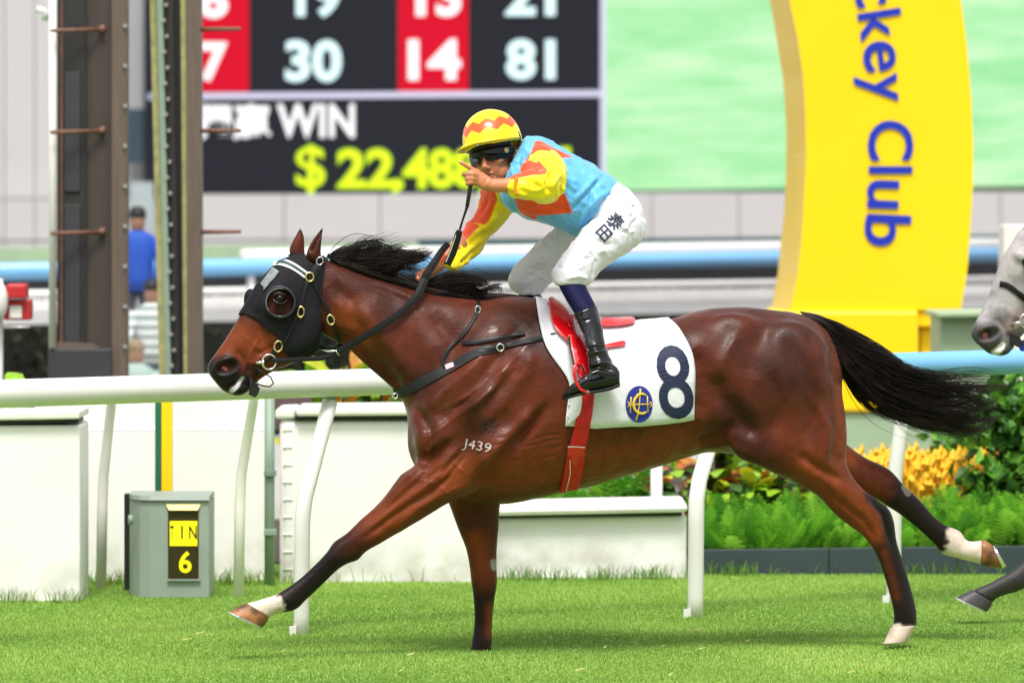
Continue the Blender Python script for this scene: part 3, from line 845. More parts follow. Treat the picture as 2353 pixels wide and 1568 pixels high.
gp = empty('striped_marker_post', W(375, 1340, 25.4), 'square marker post, green on one side and yellow on the other', 'post')
panel('green_side', 356, 880, 370.5, 1360, 25.42, .06, M['green_pole'], gp)
panel('yellow_side', 371, 880, 395, 1360, 25.40, .08, M['yellow'], gp)

# ---- flower bed
o = empty('bed_edging', W(1990, 1320, 26.3), 'dark slate edging boards along the front of the flower bed', 'edging')
xs = [1612, 1905, 2200, 2520]
for a, c in zip(xs[:-1], xs[1:]):
    f = lambda x: 1262 - (x - 1612) * .012
    quad('edging_board', [(a, f(a) + 75, 26.3), (c - 2, f(c) + 75, 26.3), (c - 2, f(c), 26.3), (a, f(a), 26.3)], .04, M['edging'], o, .004)
o = mk('flower_bed', [Vector((.78, 26.36, .012)), Vector((3.1, 26.36, .012)), Vector((5.2, 30.8, .012)), Vector((-4, 30.8, .012)), Vector((-2.6, 27.1, .012)), Vector((.8, 27.0, .012))], [(0, 1, 2, 3, 4, 5)], M['soil'])
tag(o, 'dark soil of the flower bed behind the edging', 'soil', kind='structure')

def fern(px, ytop, d, seed, label, zb=.01):
    r = random.Random(seed)
    base = W(px, HY, d); base.z = zb
    H = W(px, ytop, d).z - zb
    vs_, fs, cs = [], [], []
    for i in range(16):
        az = r.uniform(0, 2 * PI); L = H * r.uniform(.6, 1.12); out = r.uniform(.1, .55) * H
        col = random.choice([lin(92, 160, 34), lin(112, 180, 42), lin(66, 132, 28), lin(140, 196, 60)])
        prev = None
        for k in range(19):
            t = k / 18
            c = base + Vector((math.cos(az) * out * t ** 1.5, math.sin(az) * out * t ** 1.5, L * (t - .18 * t * t) / .82))
            side = Vector((-math.sin(az), math.cos(az), 0))
            if abs(side.x) < .5: side = Vector((math.copysign(.8, side.x or 1), side.y, 0)).normalized()
            wl = H * r.uniform(.12, .2) * math.sin(PI * min(1, t * .93 + .07)) ** .7
            for sg in (-1, 1):
                tip = c + side * sg * wl + Vector((0, 0, wl * .35)) + Vector((math.cos(az), math.sin(az), 0)) * wl * .3
                o_ = len(vs_)
                up_ = Vector((0, 0, H * .019))
                vs_ += [c - up_, c + up_, tip + up_ * .6, tip - up_ * .2]
                fs.append((o_, o_ + 1, o_ + 2, o_ + 3)); cs += [col] * 4
    me = bpy.data.meshes.new('fern'); me.from_pydata([tuple(v) for v in vs_], [], fs)
    ca = me.color_attributes.new('tint', 'FLOAT_COLOR', 'POINT')
    ca.data.foreach_set('color', np.array([(*c, 1) for c in cs], dtype=np.float32).reshape(-1))
    o = link_mesh('fern', me, M['leaf'])
    return tag(o, label, 'fern', 'ferns along the flower bed edging')
k = 0
FERN_L = 'bright green feathery fern in the row behind the edging boards'
for row, (d, yt) in enumerate([(26.42, 1172), (26.75, 1156), (27.2, 1138)]):
    for i in range(15):
        x = 1625 + i * 56 + row * 22 + random.uniform(-12, 12)
        fern(x, yt + random.uniform(-14, 18) - (10 if x > 2150 else 0), d, 100 + k, ['bright green feathery fern in the front row, right behind the edging boards', 'bright green feathery fern in the middle of the three fern rows', 'bright green feathery fern in the rear row, below the crotons and yellow flowers'][row]); k += 1
for i in range(9):
    fern(1180 + i * 42, 1085 - i * 3 + random.uniform(-8, 12), 27.6 + (i % 3) * .25, 300 + i, 'bright green fern showing between the horse belly and the low planter wall')
    COL.objects[-1]['group'] = 'ferns above the low planter wall'

# crotons: long leaves in yellow, green and red, each leaf a part
def leaf_blade(L, w, curl):
    mb = MB()
    n = 6
    for i in range(n + 1):
        t = i / n
        ww = w * math.sin(PI * min(.985, t * .9 + .06)) ** .8
        z = L * (t - curl * t * t); y = L * curl * 1.1 * t * t
        mb.v += [Vector((-ww, y + ww * .25, z)), Vector((0, y, z)), Vector((ww, y + ww * .25, z))]
    for i in range(n):
        a = 3 * i
        mb.f += [(a, a + 1, a + 4, a + 3), (a + 1, a + 2, a + 5, a + 4)]
    return mb
LEAFM = [mat('croton_yellow', lin(214, 206, 40), .4, transl=.3, var=.2, scale=20, col2=lin(150, 176, 40)), mat('croton_lime', lin(150, 196, 48), .4, transl=.3, var=.2, scale=20),
         mat('croton_green', lin(54, 96, 34), .35, transl=.2, var=.2, scale=20), mat('croton_red', lin(196, 92, 40), .4, transl=.25, var=.25, scale=20, col2=lin(180, 150, 50)),
         mat('croton_dark', lin(60, 44, 30), .35, var=.2)]
LEAFME = []
for q in range(5):
    me = bpy.data.meshes.new('leaf')
    b_ = leaf_blade(.22, .032 + .004 * (q % 3), .35 + .1 * (q % 3)); me.from_pydata([tuple(v) for v in b_.v], [], b_.f); me.materials.append(LEAFM[q])
    me.polygons.foreach_set('use_smooth', np.ones(len(me.polygons), dtype=bool))
    LEAFME.append(me)
def croton(px, ytop, d, seed, label, group, nleaf=14, pal=(0, 1, 2, 3, 1, 2, 4), zb=.01, size=1.0):
    r = random.Random(seed)
    base = W(px, HY, d); base.z = zb
    top = W(px, ytop, d).z
    p = empty('croton_plant', base, label, 'plant', group)
    MB().tube([base, Vector((base.x + .01, base.y, max(zb + .05, top - .1)))], [.012, .007], 6).build('stem', LEAFM[4], p)
    for i in range(nleaf):
        o = bpy.data.objects.new('leaf', LEAFME[r.choice(pal)]); COL.objects.link(o); o.parent = p
        t = r.random() ** .6
        h = max(.05, (top - zb) * (.45 + .5 * t) - .1)
        az = r.uniform(0, 2 * PI)
        o.location = (r.uniform(-.05, .05), r.uniform(-.05, .05), h)
        o.rotation_euler = (r.uniform(-1.15, -.15) * (1.1 - .5 * t), r.uniform(-.3, .3), az)
        s_ = r.uniform(.8, 1.25) * size
        o.scale = (s_, s_, s_)
    return p
k = 0
for row, (d, yt, x0, x1, n_) in enumerate([(27.7, 1070, 1500, 1960, 9), (28.1, 1032, 1480, 1980, 9), (28.6, 1002, 1520, 1950, 7)]):
    for i in range(n_):
        croton(x0 + (x1 - x0) * (i + .5) / n_ + random.uniform(-15, 15), yt + random.uniform(-22, 18), d, 500 + k, 'yellow and red leaved croton in the %s row behind the ferns under the horse belly' % ('front', 'middle', 'rear')[row], 'crotons in the flower bed', size=.95, nleaf=20, pal=(0, 1, 2, 3, 2, 4, 4, 2) if k % 2 else (0, 0, 1, 2, 3, 4)); k += 1
for i, (x, yt) in enumerate([(700, 818), (742, 800), (785, 792), (830, 780), (872, 800), (915, 800), (960, 820), (1010, 820)]):
    croton(x, yt, 27.2 + (i % 2) * .3, 700 + i, 'lime and yellow croton showing around the white rail under the horse neck', 'crotons behind the padded wall', nleaf=20, size=1.15, pal=(0, 1, 1, 2, 0, 3))
for i, (x, yt) in enumerate([(-30, 845), (14, 825), (48, 832)]):
    croton(x, yt, 26.2 + (i % 2) * .2, 720 + i, 'lime yellow croton above the white board wall at the left edge', 'crotons at the left edge', nleaf=16, pal=(0, 1, 1, 0, 1))

# yellow celosia plumes
PLM = mat('celosia_yellow', lin(250, 204, 46), .7, var=.18, scale=30, transl=.2)
def celosia(px, ytop, d, seed, row):
    r = random.Random(seed)
    base = W(px, HY, d); base.z = .01; top = W(px, ytop, d)
    p = empty('celosia_plant', base, 'golden yellow plumed flower in the %s row behind the far hind leg' % ('front', 'middle', 'rear')[row], 'flower', 'yellow plumed flowers')
    g_ = np.random.default_rng(seed)
    for q in range(4):
        c = top + Vector((r.uniform(-.09, .09), r.uniform(-.08, .08), -r.uniform(.0, .08)))
        mb = MB()
        for j in range(9):
            t = j / 8; an = j * 2.4
            rr = .024 * (1 - t) + .006
            pt = c + Vector((math.cos(an) * rr, math.sin(an) * rr, -.16 * (1 - t)))
            mb.tube([pt, pt + Vector((math.cos(an) * .02, math.sin(an) * .02, .03)), pt + Vector((math.cos(an) * .015, math.sin(an) * .015, .055))], [.013, .015, .003], 5)
        mb.tube([c + Vector((0, 0, -.2)), c], [.02, .012], 6)
        pl = mb.build('plume', PLM, p)
    z0 = .1
    cen = np.stack([g_.uniform(base.x - .12, base.x + .12, 60), g_.uniform(base.y - .1, base.y + .1, 60), g_.uniform(.12, max(.2, top.z - .2), 60)], 1)
    leaves_at('foliage', cen, .1, [lin(92, 140, 40), lin(120, 160, 50), lin(70, 120, 36)], M['leaf'], g_, aspect=.35, parent=p, up=1.0, kind='stuff')
k = 0
for row, (d, yt) in enumerate([(28.0, 1058), (28.4, 1042), (28.8, 1034)]):
    for i in range(11):
        celosia(1950 + i * 34 + row * 14 + random.uniform(-10, 10), yt + random.uniform(-10, 12), d, 900 + k, row); k += 1

# leafy shrub at the right edge
def shrub(px, ytop, d, wpx, seed, label):
    g_ = np.random.default_rng(seed)
    base = W(px, HY, d); base.z = .01; top = W(px, ytop, d).z
    p = empty('leafy_shrub', base, label, 'shrub', 'shrubs at the right edge')
    kx = wpx * d / F
    cl = []
    for q in range(26):
        a = g_.uniform(0, 2 * PI); rr = math.sqrt(g_.uniform(0, 1)); h = g_.uniform(.12, 1) ** .8
        rad = kx * (.55 + .45 * math.sin(PI * min(1, h * .85 + .1)))
        cc = np.array([base.x + math.cos(a) * rr * rad, base.y + math.sin(a) * rr * rad * .8, .1 + (top - .12 - .06) * h])
        cl.append(cc + g_.normal(0, .065, (48, 3)))
        MB().tube([base, base.lerp(Vector(cc), .5) + Vector((0, 0, .05)), Vector(cc)], [.012, .007, .003], 5).build('branch', LEAFM[4], p)
    c = np.concatenate(cl)
    leaves_at('foliage', c, .085, [lin(58, 108, 30), lin(84, 142, 40), lin(110, 168, 52), lin(40, 80, 26)], M['leaf'], g_, aspect=.62, parent=p, up=.2, kind='stuff')
shrub(2330, 868, 27.7, 85, 1, 'glossy green leafy shrub at the right edge behind the grey horse leg')
shrub(2245, 985, 28.6, 60, 2, 'smaller dark green shrub left of the tall one, behind yellow flowers')
shrub(2480, 850, 28.3, 110, 3, 'broad green shrub furthest right beyond the flower bed')
# ================================================================== horses
TH_H = math.radians(12.0)          # the horses run left and a little towards the camera
class Plane:
    """vertical plane along a horse's spine; lat = metres towards the camera side"""
    def __init__(s, px, d, th=TH_H):
        s.n = Vector((math.sin(th), -math.cos(th), 0)); s.u = Vector((math.cos(th), math.sin(th), 0))
        s.p0 = W(px, HY, d); s.c = s.p0.dot(s.n)
    def P(s, px, py, lat=0.0):
        r = Vector(((px - CX) / F, 1.0, -(py - HY) / F))
        d = (s.c + lat) / r.dot(s.n)
        p = r * d; p.z += CH
        return p
    def lat(s, v):       # numpy
        return v[:, 0] * s.n.x + v[:, 1] * s.n.y - s.c
BAY = Plane(1400, 21.78)
PXM = 600.0      # grid px per metre at the bay horse

def catmull(rows, m=6):
    """rows: list of equal-length tuples -> densified"""
    a = np.array(rows, float); n = len(a); out = []
    for i in range(n - 1):
        p0, p1, p2, p3 = a[max(i - 1, 0)], a[i], a[i + 1], a[min(i + 2, n - 1)]
        for k in range(m):
            t = k / m
            out.append(.5 * ((2 * p1) + (-p0 + p2) * t + (2 * p0 - 5 * p1 + 4 * p2 - p3) * t * t + (-p0 + 3 * p1 - 3 * p2 + p3) * t ** 3))
    out.append(a[-1])
    return out

def loft(mb, pl, rows, n=20, e=1.0, dense=5, xf=None, w_scale=1.0, e2=None):
    """rows: (ax, ay, bx, by, halfwidth_m, lat)  a = upper/front outline point, b = lower/back one"""
    base = len(mb.v)
    rr = catmull(rows, dense)
    for q in rr:
        ax, ay, bx, by, w, lat = q[:6]
        if xf: (ax, ay), (bx, by) = xf(ax, ay), xf(bx, by)
        for k in range(n):
            t = 2 * PI * k / n
            c, s = math.cos(t), math.sin(t)
            cc = math.copysign(abs(c) ** e, c); ss = math.copysign(abs(s) ** (e2 or e), s)
            mb.v.append(pl.P((ax + bx) / 2 + (ax - bx) / 2 * cc, (ay + by) / 2 + (ay - by) / 2 * cc, lat + w * w_scale * ss))
    m = len(rr)
    for i in range(m - 1):
        for k in range(n):
            mb.f.append((base + i * n + k, base + i * n + (k + 1) % n, base + (i + 1) * n + (k + 1) % n, base + (i + 1) * n + k))
    for i, rev in ((0, True), (m - 1, False)):
        c = sum((mb.v[base + i * n + k] for k in range(n)), Vector()) / n
        mb.v.append(c); ci = len(mb.v) - 1
        for k in range(n):
            t = (base + i * n + k, base + i * n + (k + 1) % n, ci)
            mb.f.append(t[::-1] if rev else t)
    return mb

def blob(mb, pl, px, py, lat, rx, ry, rl, rot=0.0, xf=None):
    """muscle: radii rx, ry in grid px, rl lateral in m, rot in degrees (image plane)"""
    if xf: px, py = xf(px, py)
    c = pl.P(px, py, lat); R = math.radians(rot)
    a = pl.u * math.cos(R) + Vector((0, 0, -1)) * math.sin(R); b = pl.u * -math.sin(R) + Vector((0, 0, -1)) * math.cos(R)
    Mx = Matrix((a, pl.n, b)).transposed()
    mb.ellipsoid(c, (rx / PXM, rl, ry / PXM), Mx, 18, 12)

def np_mesh(me):
    v = np.empty(len(me.vertices) * 3); me.vertices.foreach_get('co', v)
    return v.reshape(-1, 3)

def set_np(me, v):
    me.vertices.foreach_set('co', v.reshape(-1)); me.update()

def normals_np(me):
    n = np.empty(len(me.vertices) * 3, dtype=np.float32)
    me.vertices.foreach_get('normal', n)
    return n.reshape(-1, 3).astype(float)

def smooth_np(me, v, it=8, lam=.5, mu=-.53, mask=None):
    e = np.empty(len(me.edges) * 2, dtype=np.int32); me.edges.foreach_get('vertices', e); e = e.reshape(-1, 2)
    n = len(v); deg = np.bincount(e.reshape(-1), minlength=n).astype(float)[:, None]
    deg[deg == 0] = 1
    for k in range(it):
        for l in ((lam, mu) if mu else (lam,)):
            s = np.zeros_like(v)
            for ax in range(3):
                s[:, ax] = np.bincount(e[:, 0], v[e[:, 1], ax], n) + np.bincount(e[:, 1], v[e[:, 0], ax], n)
            dlt = s / deg - v
            if mask is not None: dlt *= mask[:, None]
            v = v + l * dlt
    return v

def remesh(mb, voxel, name):
    me = bpy.data.meshes.new(name); me.from_pydata([tuple(v) for v in mb.v], [], mb.f)
    bm = bmesh.new(); bm.from_mesh(me); bmesh.ops.recalc_face_normals(bm, faces=bm.faces); bm.to_mesh(me); bm.free()
    o = bpy.data.objects.new(name, me); COL.objects.link(o)
    md = o.modifiers.new('r', 'REMESH'); md.mode = 'VOXEL'; md.voxel_size = voxel; md.adaptivity = 0
    out = eval_mesh(o)
    bpy.data.objects.remove(o); bpy.data.meshes.remove(me)
    out.materials.clear()
    return out

def seg_dist(p, poly):
    """distance (px) of points p (N,2) to a polyline, and the parameter along it"""
    best = np.full(len(p), 1e9); par = np.zeros(len(p)); L = len(poly) - 1
    for i in range(L):
        a = np.array(poly[i][:2], float); b = np.array(poly[i + 1][:2], float); ab = b - a
        t = np.clip(((p - a) @ ab) / (ab @ ab + 1e-9), 0, 1)
        d = np.linalg.norm(p - (a + t[:, None] * ab), axis=1)
        m = d < best; best[m] = d[m]; par[m] = (i + t[m]) / L
    return best, par

def stroke(v, nrm, p, mask, poly, amp, width, taper=True):
    q = np.array([c[:2] for c in poly], float); m = 3.2 * width
    ix = np.where((p[:, 0] > q[:, 0].min() - m) & (p[:, 0] < q[:, 0].max() + m) & (p[:, 1] > q[:, 1].min() - m) & (p[:, 1] < q[:, 1].max() + m) & (mask > 0))[0]
    if not len(ix): return
    d, t = seg_dist(p[ix], poly)
    g = np.exp(-(d / width) ** 2) * mask[ix]
    if taper: g = g * np.clip(np.minimum(t, 1 - t) * 5 + .15, 0, 1)
    v[ix] += nrm[ix] * (amp * g)[:, None]

def in_poly(p, poly):
    x, y = p[:, 0], p[:, 1]; ins = np.zeros(len(p), bool); n = len(poly); j = n - 1
    for i in range(n):
        xi, yi = poly[i][:2]; xj, yj = poly[j][:2]
        c = ((yi > y) != (yj > y)) & (x < (xj - xi) * (y - yi) / (yj - yi + 1e-12) + xi)
        ins ^= c; j = i
    return ins

def poly_sd(p, poly):
    """signed distance: positive inside"""
    d, _ = seg_dist(p, list(poly) + [poly[0]])
    return np.where(in_poly(p, poly), d, -d)

def add_attr(me, name, c):
    ca = me.color_attributes.new(name, 'FLOAT_COLOR', 'POINT')
    ca.data.foreach_set('color', np.concatenate([c, np.ones((len(c), 1))], 1).reshape(-1).astype(np.float32))

# ---- outlines in the picture grid: (a) upper/front point, (b) lower/back point, half width (m), lateral centre
TRUNK = [
    (936, 965, 946, 1046, .075, .0),
    (950, 900, 962, 1088, .150, .0),
    (985, 830, 1000, 1122, .195, .0),
    (1040, 750, 1050, 1143, .225, .0),
    (1110, 692, 1110, 1155, .240, .0),
    (1180, 679, 1170, 1156, .255, .0),
    (1250, 690, 1235, 1146, .272, .0),
    (1320, 715, 1310, 1129, .290, .0),
    (1400, 738, 1395, 1107, .298, .0),
    (1480, 740, 1475, 1084, .290, .0),
    (1555, 727, 1550, 1060, .275, .0),
    (1620, 708, 1625, 1040, .265, .0),
    (1690, 704, 1690, 1046, .262, .0),
    (1760, 709, 1760, 1078, .258, .0),
    (1825, 716, 1815, 1100, .235, .0),
    (1880, 735, 1862, 1105, .195, .0),
    (1918, 785, 1905, 1080, .135, .0),
    (1936, 850, 1930, 1030, .070, .0),
]
NECK = [
    (748, 600, 722, 735, .060, .0),
    (768, 600, 745, 770, .072, .0),
    (815, 618, 790, 794, .082, .0),
    (880, 638, 842, 842, .095, .0),
    (950, 658, 888, 884, .115, .0),
    (1020, 674, 920, 915, .140, .0),
    (1090, 684, 938, 960, .165, .0),
    (1170, 690, 960, 1040, .175, .0),
]
HEAD = [
    (752, 590, 738, 720, .050, .0),
    (712, 584, 735, 765, .068, .0),
    (672, 590, 728, 802, .080, .0),
    (640, 604, 706, 819, .086, .0),
    (610, 634, 682, 829, .084, .0),
    (585, 664, 660, 839, .078, .0),
    (562, 704, 636, 848, .066, .0),
    (538, 748, 608, 864, .058, .0),
    (514, 787, 590, 878, .056, .0),
    (494, 814, 576, 894, .056, .0),
    (480, 834, 560, 905, .052, .0),
    (477, 850, 535, 906, .044, .0),
    (486, 866, 512, 896, .030, .0),
]
FORE_NEAR = [   # reaching forward
    (1010, 985, 1160, 1075, .095, .13),
    (958, 1060, 1100, 1128, .090, .14),
    (918, 1094, 1030, 1154, .078, .14),
    (875, 1149, 955, 1199, .064, .135),
    (841, 1183, 885, 1240, .052, .13),
    (795, 1223, 840, 1266, .046, .125),
    (767, 1243, 822, 1284, .047, .12),
    (750, 1267, 795, 1294, .042, .12),
    (723, 1294, 770, 1312, .032, .12),
    (690, 1326, 735, 1348, .029, .12),
    (655, 1351, 705, 1376, .032, .12),
    (634, 1364, 688, 1394, .037, .12),
    (612, 1373, 668, 1404, .034, .12),
    (588, 1381, 628, 1410, .031, .12),
    (566, 1386, 618, 1418, .036, .12),
]
FORE_FAR = [
    (1015, 1060, 1165, 1080, .085, -.12),
    (1022, 1130, 1150, 1150, .075, -.12),
    (1036, 1170, 1146, 1178, .068, -.12),
    (1054, 1216, 1143, 1222, .058, -.12),
    (1071, 1260, 1142, 1262, .050, -.12),
    (1079, 1302, 1142, 1302, .047, -.12),
    (1082, 1335, 1143, 1338, .047, -.12),
    (1087, 1372, 1137, 1376, .040, -.12),
    (1089, 1405, 1132, 1406, .032, -.12),
    (1089, 1432, 1131, 1434, .030, -.12),
    (1086, 1462, 1131, 1466, .034, -.12),
    (1082, 1488, 1129, 1492, .036, -.12),
    (1079, 1506, 1127, 1510, .036, -.12),
]
HIND_NEAR = [
    (1690, 960, 1935, 880, .105, .14),
    (1705, 1045, 1948, 985, .115, .145),
    (1765, 1082, 1944, 1055, .105, .145),
    (1822, 1106, 1958, 1092, .088, .14),
    (1876, 1140, 1986, 1124, .072, .135),
    (1917, 1182, 2018, 1149, .058, .13),
    (1950, 1208, 2042, 1169, .048, .125),
    (1980, 1230, 2053, 1198, .044, .12),
    (2006, 1262, 2058, 1234, .038, .12),
    (2023, 1298, 2068, 1272, .033, .12),
    (2035, 1336, 2083, 1316, .030, .12),
    (2045, 1372, 2094, 1353, .031, .12),
    (2052, 1408, 2104, 1392, .035, .12),
    (2051, 1432, 2107, 1422, .038, .12),
    (2046, 1444, 2104, 1440, .036, .12),
]
HIND_FAR = [
    (1790, 1050, 1920, 985, .085, -.13),
    (1850, 1085, 1952, 1024, .080, -.13),
    (1910, 1110, 1990, 1050, .068, -.13),
    (1965, 1136, 2036, 1071, .056, -.13),
    (2012, 1146, 2060, 1090, .048, -.13),
    (2049, 1168, 2081, 1116, .046, -.13),
    (2080, 1190, 2111, 1144, .038, -.13),
    (2118, 1223, 2144, 1184, .032, -.13),
    (2148, 1252, 2172, 1206, .034, -.13),
    (2168, 1272, 2204, 1220, .038, -.13),
    (2200, 1281, 2219, 1240, .033, -.13),
    (2228, 1288, 2238, 1243, .034, -.13),
    (2256, 1296, 2256, 1240, .036, -.13),
]
def hoof_mesh(rows, pl, xf=None):
    mb = MB(); loft(mb, pl, rows, 20, dense=3, xf=xf, e=.85); return mb
HOOF_FN = [(566, 1384, 618, 1416, .040, .12), (553, 1390, 614, 1426, .045, .12), (540, 1396, 608, 1434, .050, .12), (527, 1404, 602, 1441, .054, .12)]
SHOE_FN = [(526, 1403, 603, 1440, .056, .12), (524, 1406, 600, 1445, .056, .12)]
HOOF_HF = [(2254, 1297, 2256, 1240, .040, -.13), (2270, 1301, 2264, 1241, .046, -.13), (2290, 1304, 2276, 1250, .050, -.13), (2304, 1303, 2284, 1258, .050, -.13)]
SHOE_HF = [(2303, 1305, 2280, 1252, .054, -.13), (2311, 1299, 2284, 1253, .054, -.13)]
HOOF_HN = [(2046, 1440, 2104, 1436, .040, .12), (2040, 1453, 2097, 1449, .047, .12), (2033, 1468, 2090, 1464, .053, .12), (2028, 1479, 2084, 1475, .055, .12)]
HOOF_FF = [(1080, 1494, 1128, 1496, .042, -.12), (1074, 1510, 1127, 1511, .05, -.12), (1070, 1522, 1126, 1522, .054, -.12)]

def horse_body(pl, xf=None, voxel=.006, fore=FORE_NEAR, head=HEAD, name='body'):
    mb = MB()
    loft(mb, pl, TRUNK, 32, e=.92, xf=xf)
    loft(mb, pl, NECK, 24, e=1.0, e2=.9, xf=xf)
    loft(mb, pl, head, 24, e=.85, e2=.8, xf=xf)
    for L in (fore, FORE_FAR, HIND_NEAR, HIND_FAR): loft(mb, pl, L, 20, xf=xf)
    # mirrored upper limbs so both sides of the trunk are equally full
    for q in ((1, 1),):
        blob(mb, pl, 1085, 905, .15, 120, 60, .115, -58, xf); blob(mb, pl, 1085, 905, -.15, 120, 60, .115, -58, xf)      # shoulder blade
        blob(mb, pl, 1010, 995, .14, 70, 52, .095, -40, xf); blob(mb, pl, 1010, 995, -.12, 60, 48, .09, -40, xf)         # point of shoulder
        blob(mb, pl, 1135, 1015, .165, 84, 55, .105, -48, xf); blob(mb, pl, 1135, 1015, -.16, 80, 52, .1, -48, xf)       # triceps
        blob(mb, pl, 970, 990, .05, 34, 80, .07, 8, xf); blob(mb, pl, 970, 1000, -.06, 30, 70, .07, 8, xf)               # breast
        blob(mb, pl, 1800, 880, .150, 125, 150, .125, 14, xf); blob(mb, pl, 1800, 880, -.15, 115, 150, .125, 14, xf)     # haunch
        blob(mb, pl, 1700, 785, .15, 95, 66, .074, 18, xf); blob(mb, pl, 1700, 785, -.15, 95, 66, .074, 18, xf)        # hip
        blob(mb, pl, 1745, 985, .165, 68, 84, .082, 40, xf); blob(mb, pl, 1742, 985, -.17, 60, 72, .085, 40, xf)         # stifle
        blob(mb, pl, 1880, 960, .13, 62, 150, .090, -6, xf); blob(mb, pl, 1878, 960, -.13, 55, 140, .085, -6, xf)        # hamstring
        blob(mb, pl, 1905, 1118, .145, 60, 34, .055, 38, xf)                                                            # gaskin
        blob(mb, pl, 688, 750, .056, 50, 62, .030, 20, xf); blob(mb, pl, 688, 750, -.056, 50, 62, .030, 20, xf)          # cheek
        blob(mb, pl, 634, 672, .070, 24, 16, .026, 25, xf); blob(mb, pl, 634, 672, -.070, 24, 16, .026, 25, xf)          # brow over the eye
        blob(mb, pl, 524, 840, .042, 34, 27, .022, -20, xf); blob(mb, pl, 520, 840, -.042, 32, 27, .022, -20, xf)        # nostril
        blob(mb, pl, 548, 892, .02, 24, 16, .036, -10, xf)                                                               # chin
        blob(mb, pl, 600, 772, .045, 52, 12, .02, -58, xf)                                                               # cheek ridge
        blob(mb, pl, 890, 760, .06, 105, 60, .052, 42, xf); blob(mb, pl, 890, 760, -.06, 105, 60, .052, 42, xf)            # neck side
    # ears
    ear_n = [(712, 596, 738, 600, .020, .045), (704, 582, 737, 582, .022, .048), (712, 562, 738, 562, .020, .05), (724, 543, 740, 544, .014, .052), (736, 527, 742, 528, .007, .054), (741, 519, 742.5, 519, .003, .054)]
    ear_f = [(672, 594, 702, 598, .020, -.045), (663, 579, 700, 580, .022, -.048), (668, 562, 699, 563, .020, -.05), (678, 544, 698, 546, .014, -.05), (686, 529, 694, 531, .007, -.05), (689, 524, 691, 525, .003, -.05)]
    loft(mb, pl, ear_n, 14, xf=xf); loft(mb, pl, ear_f, 14, xf=xf)
    me = remesh(mb, voxel, name)
    return me

def inv_xf(p, xs):
    """grid points back into the bay horse's own outline frame"""
    s, x0, y0, X0, Y0 = xs
    return np.stack([(p[:, 0] - X0) / s + x0, (p[:, 1] - Y0) / s + y0], 1)

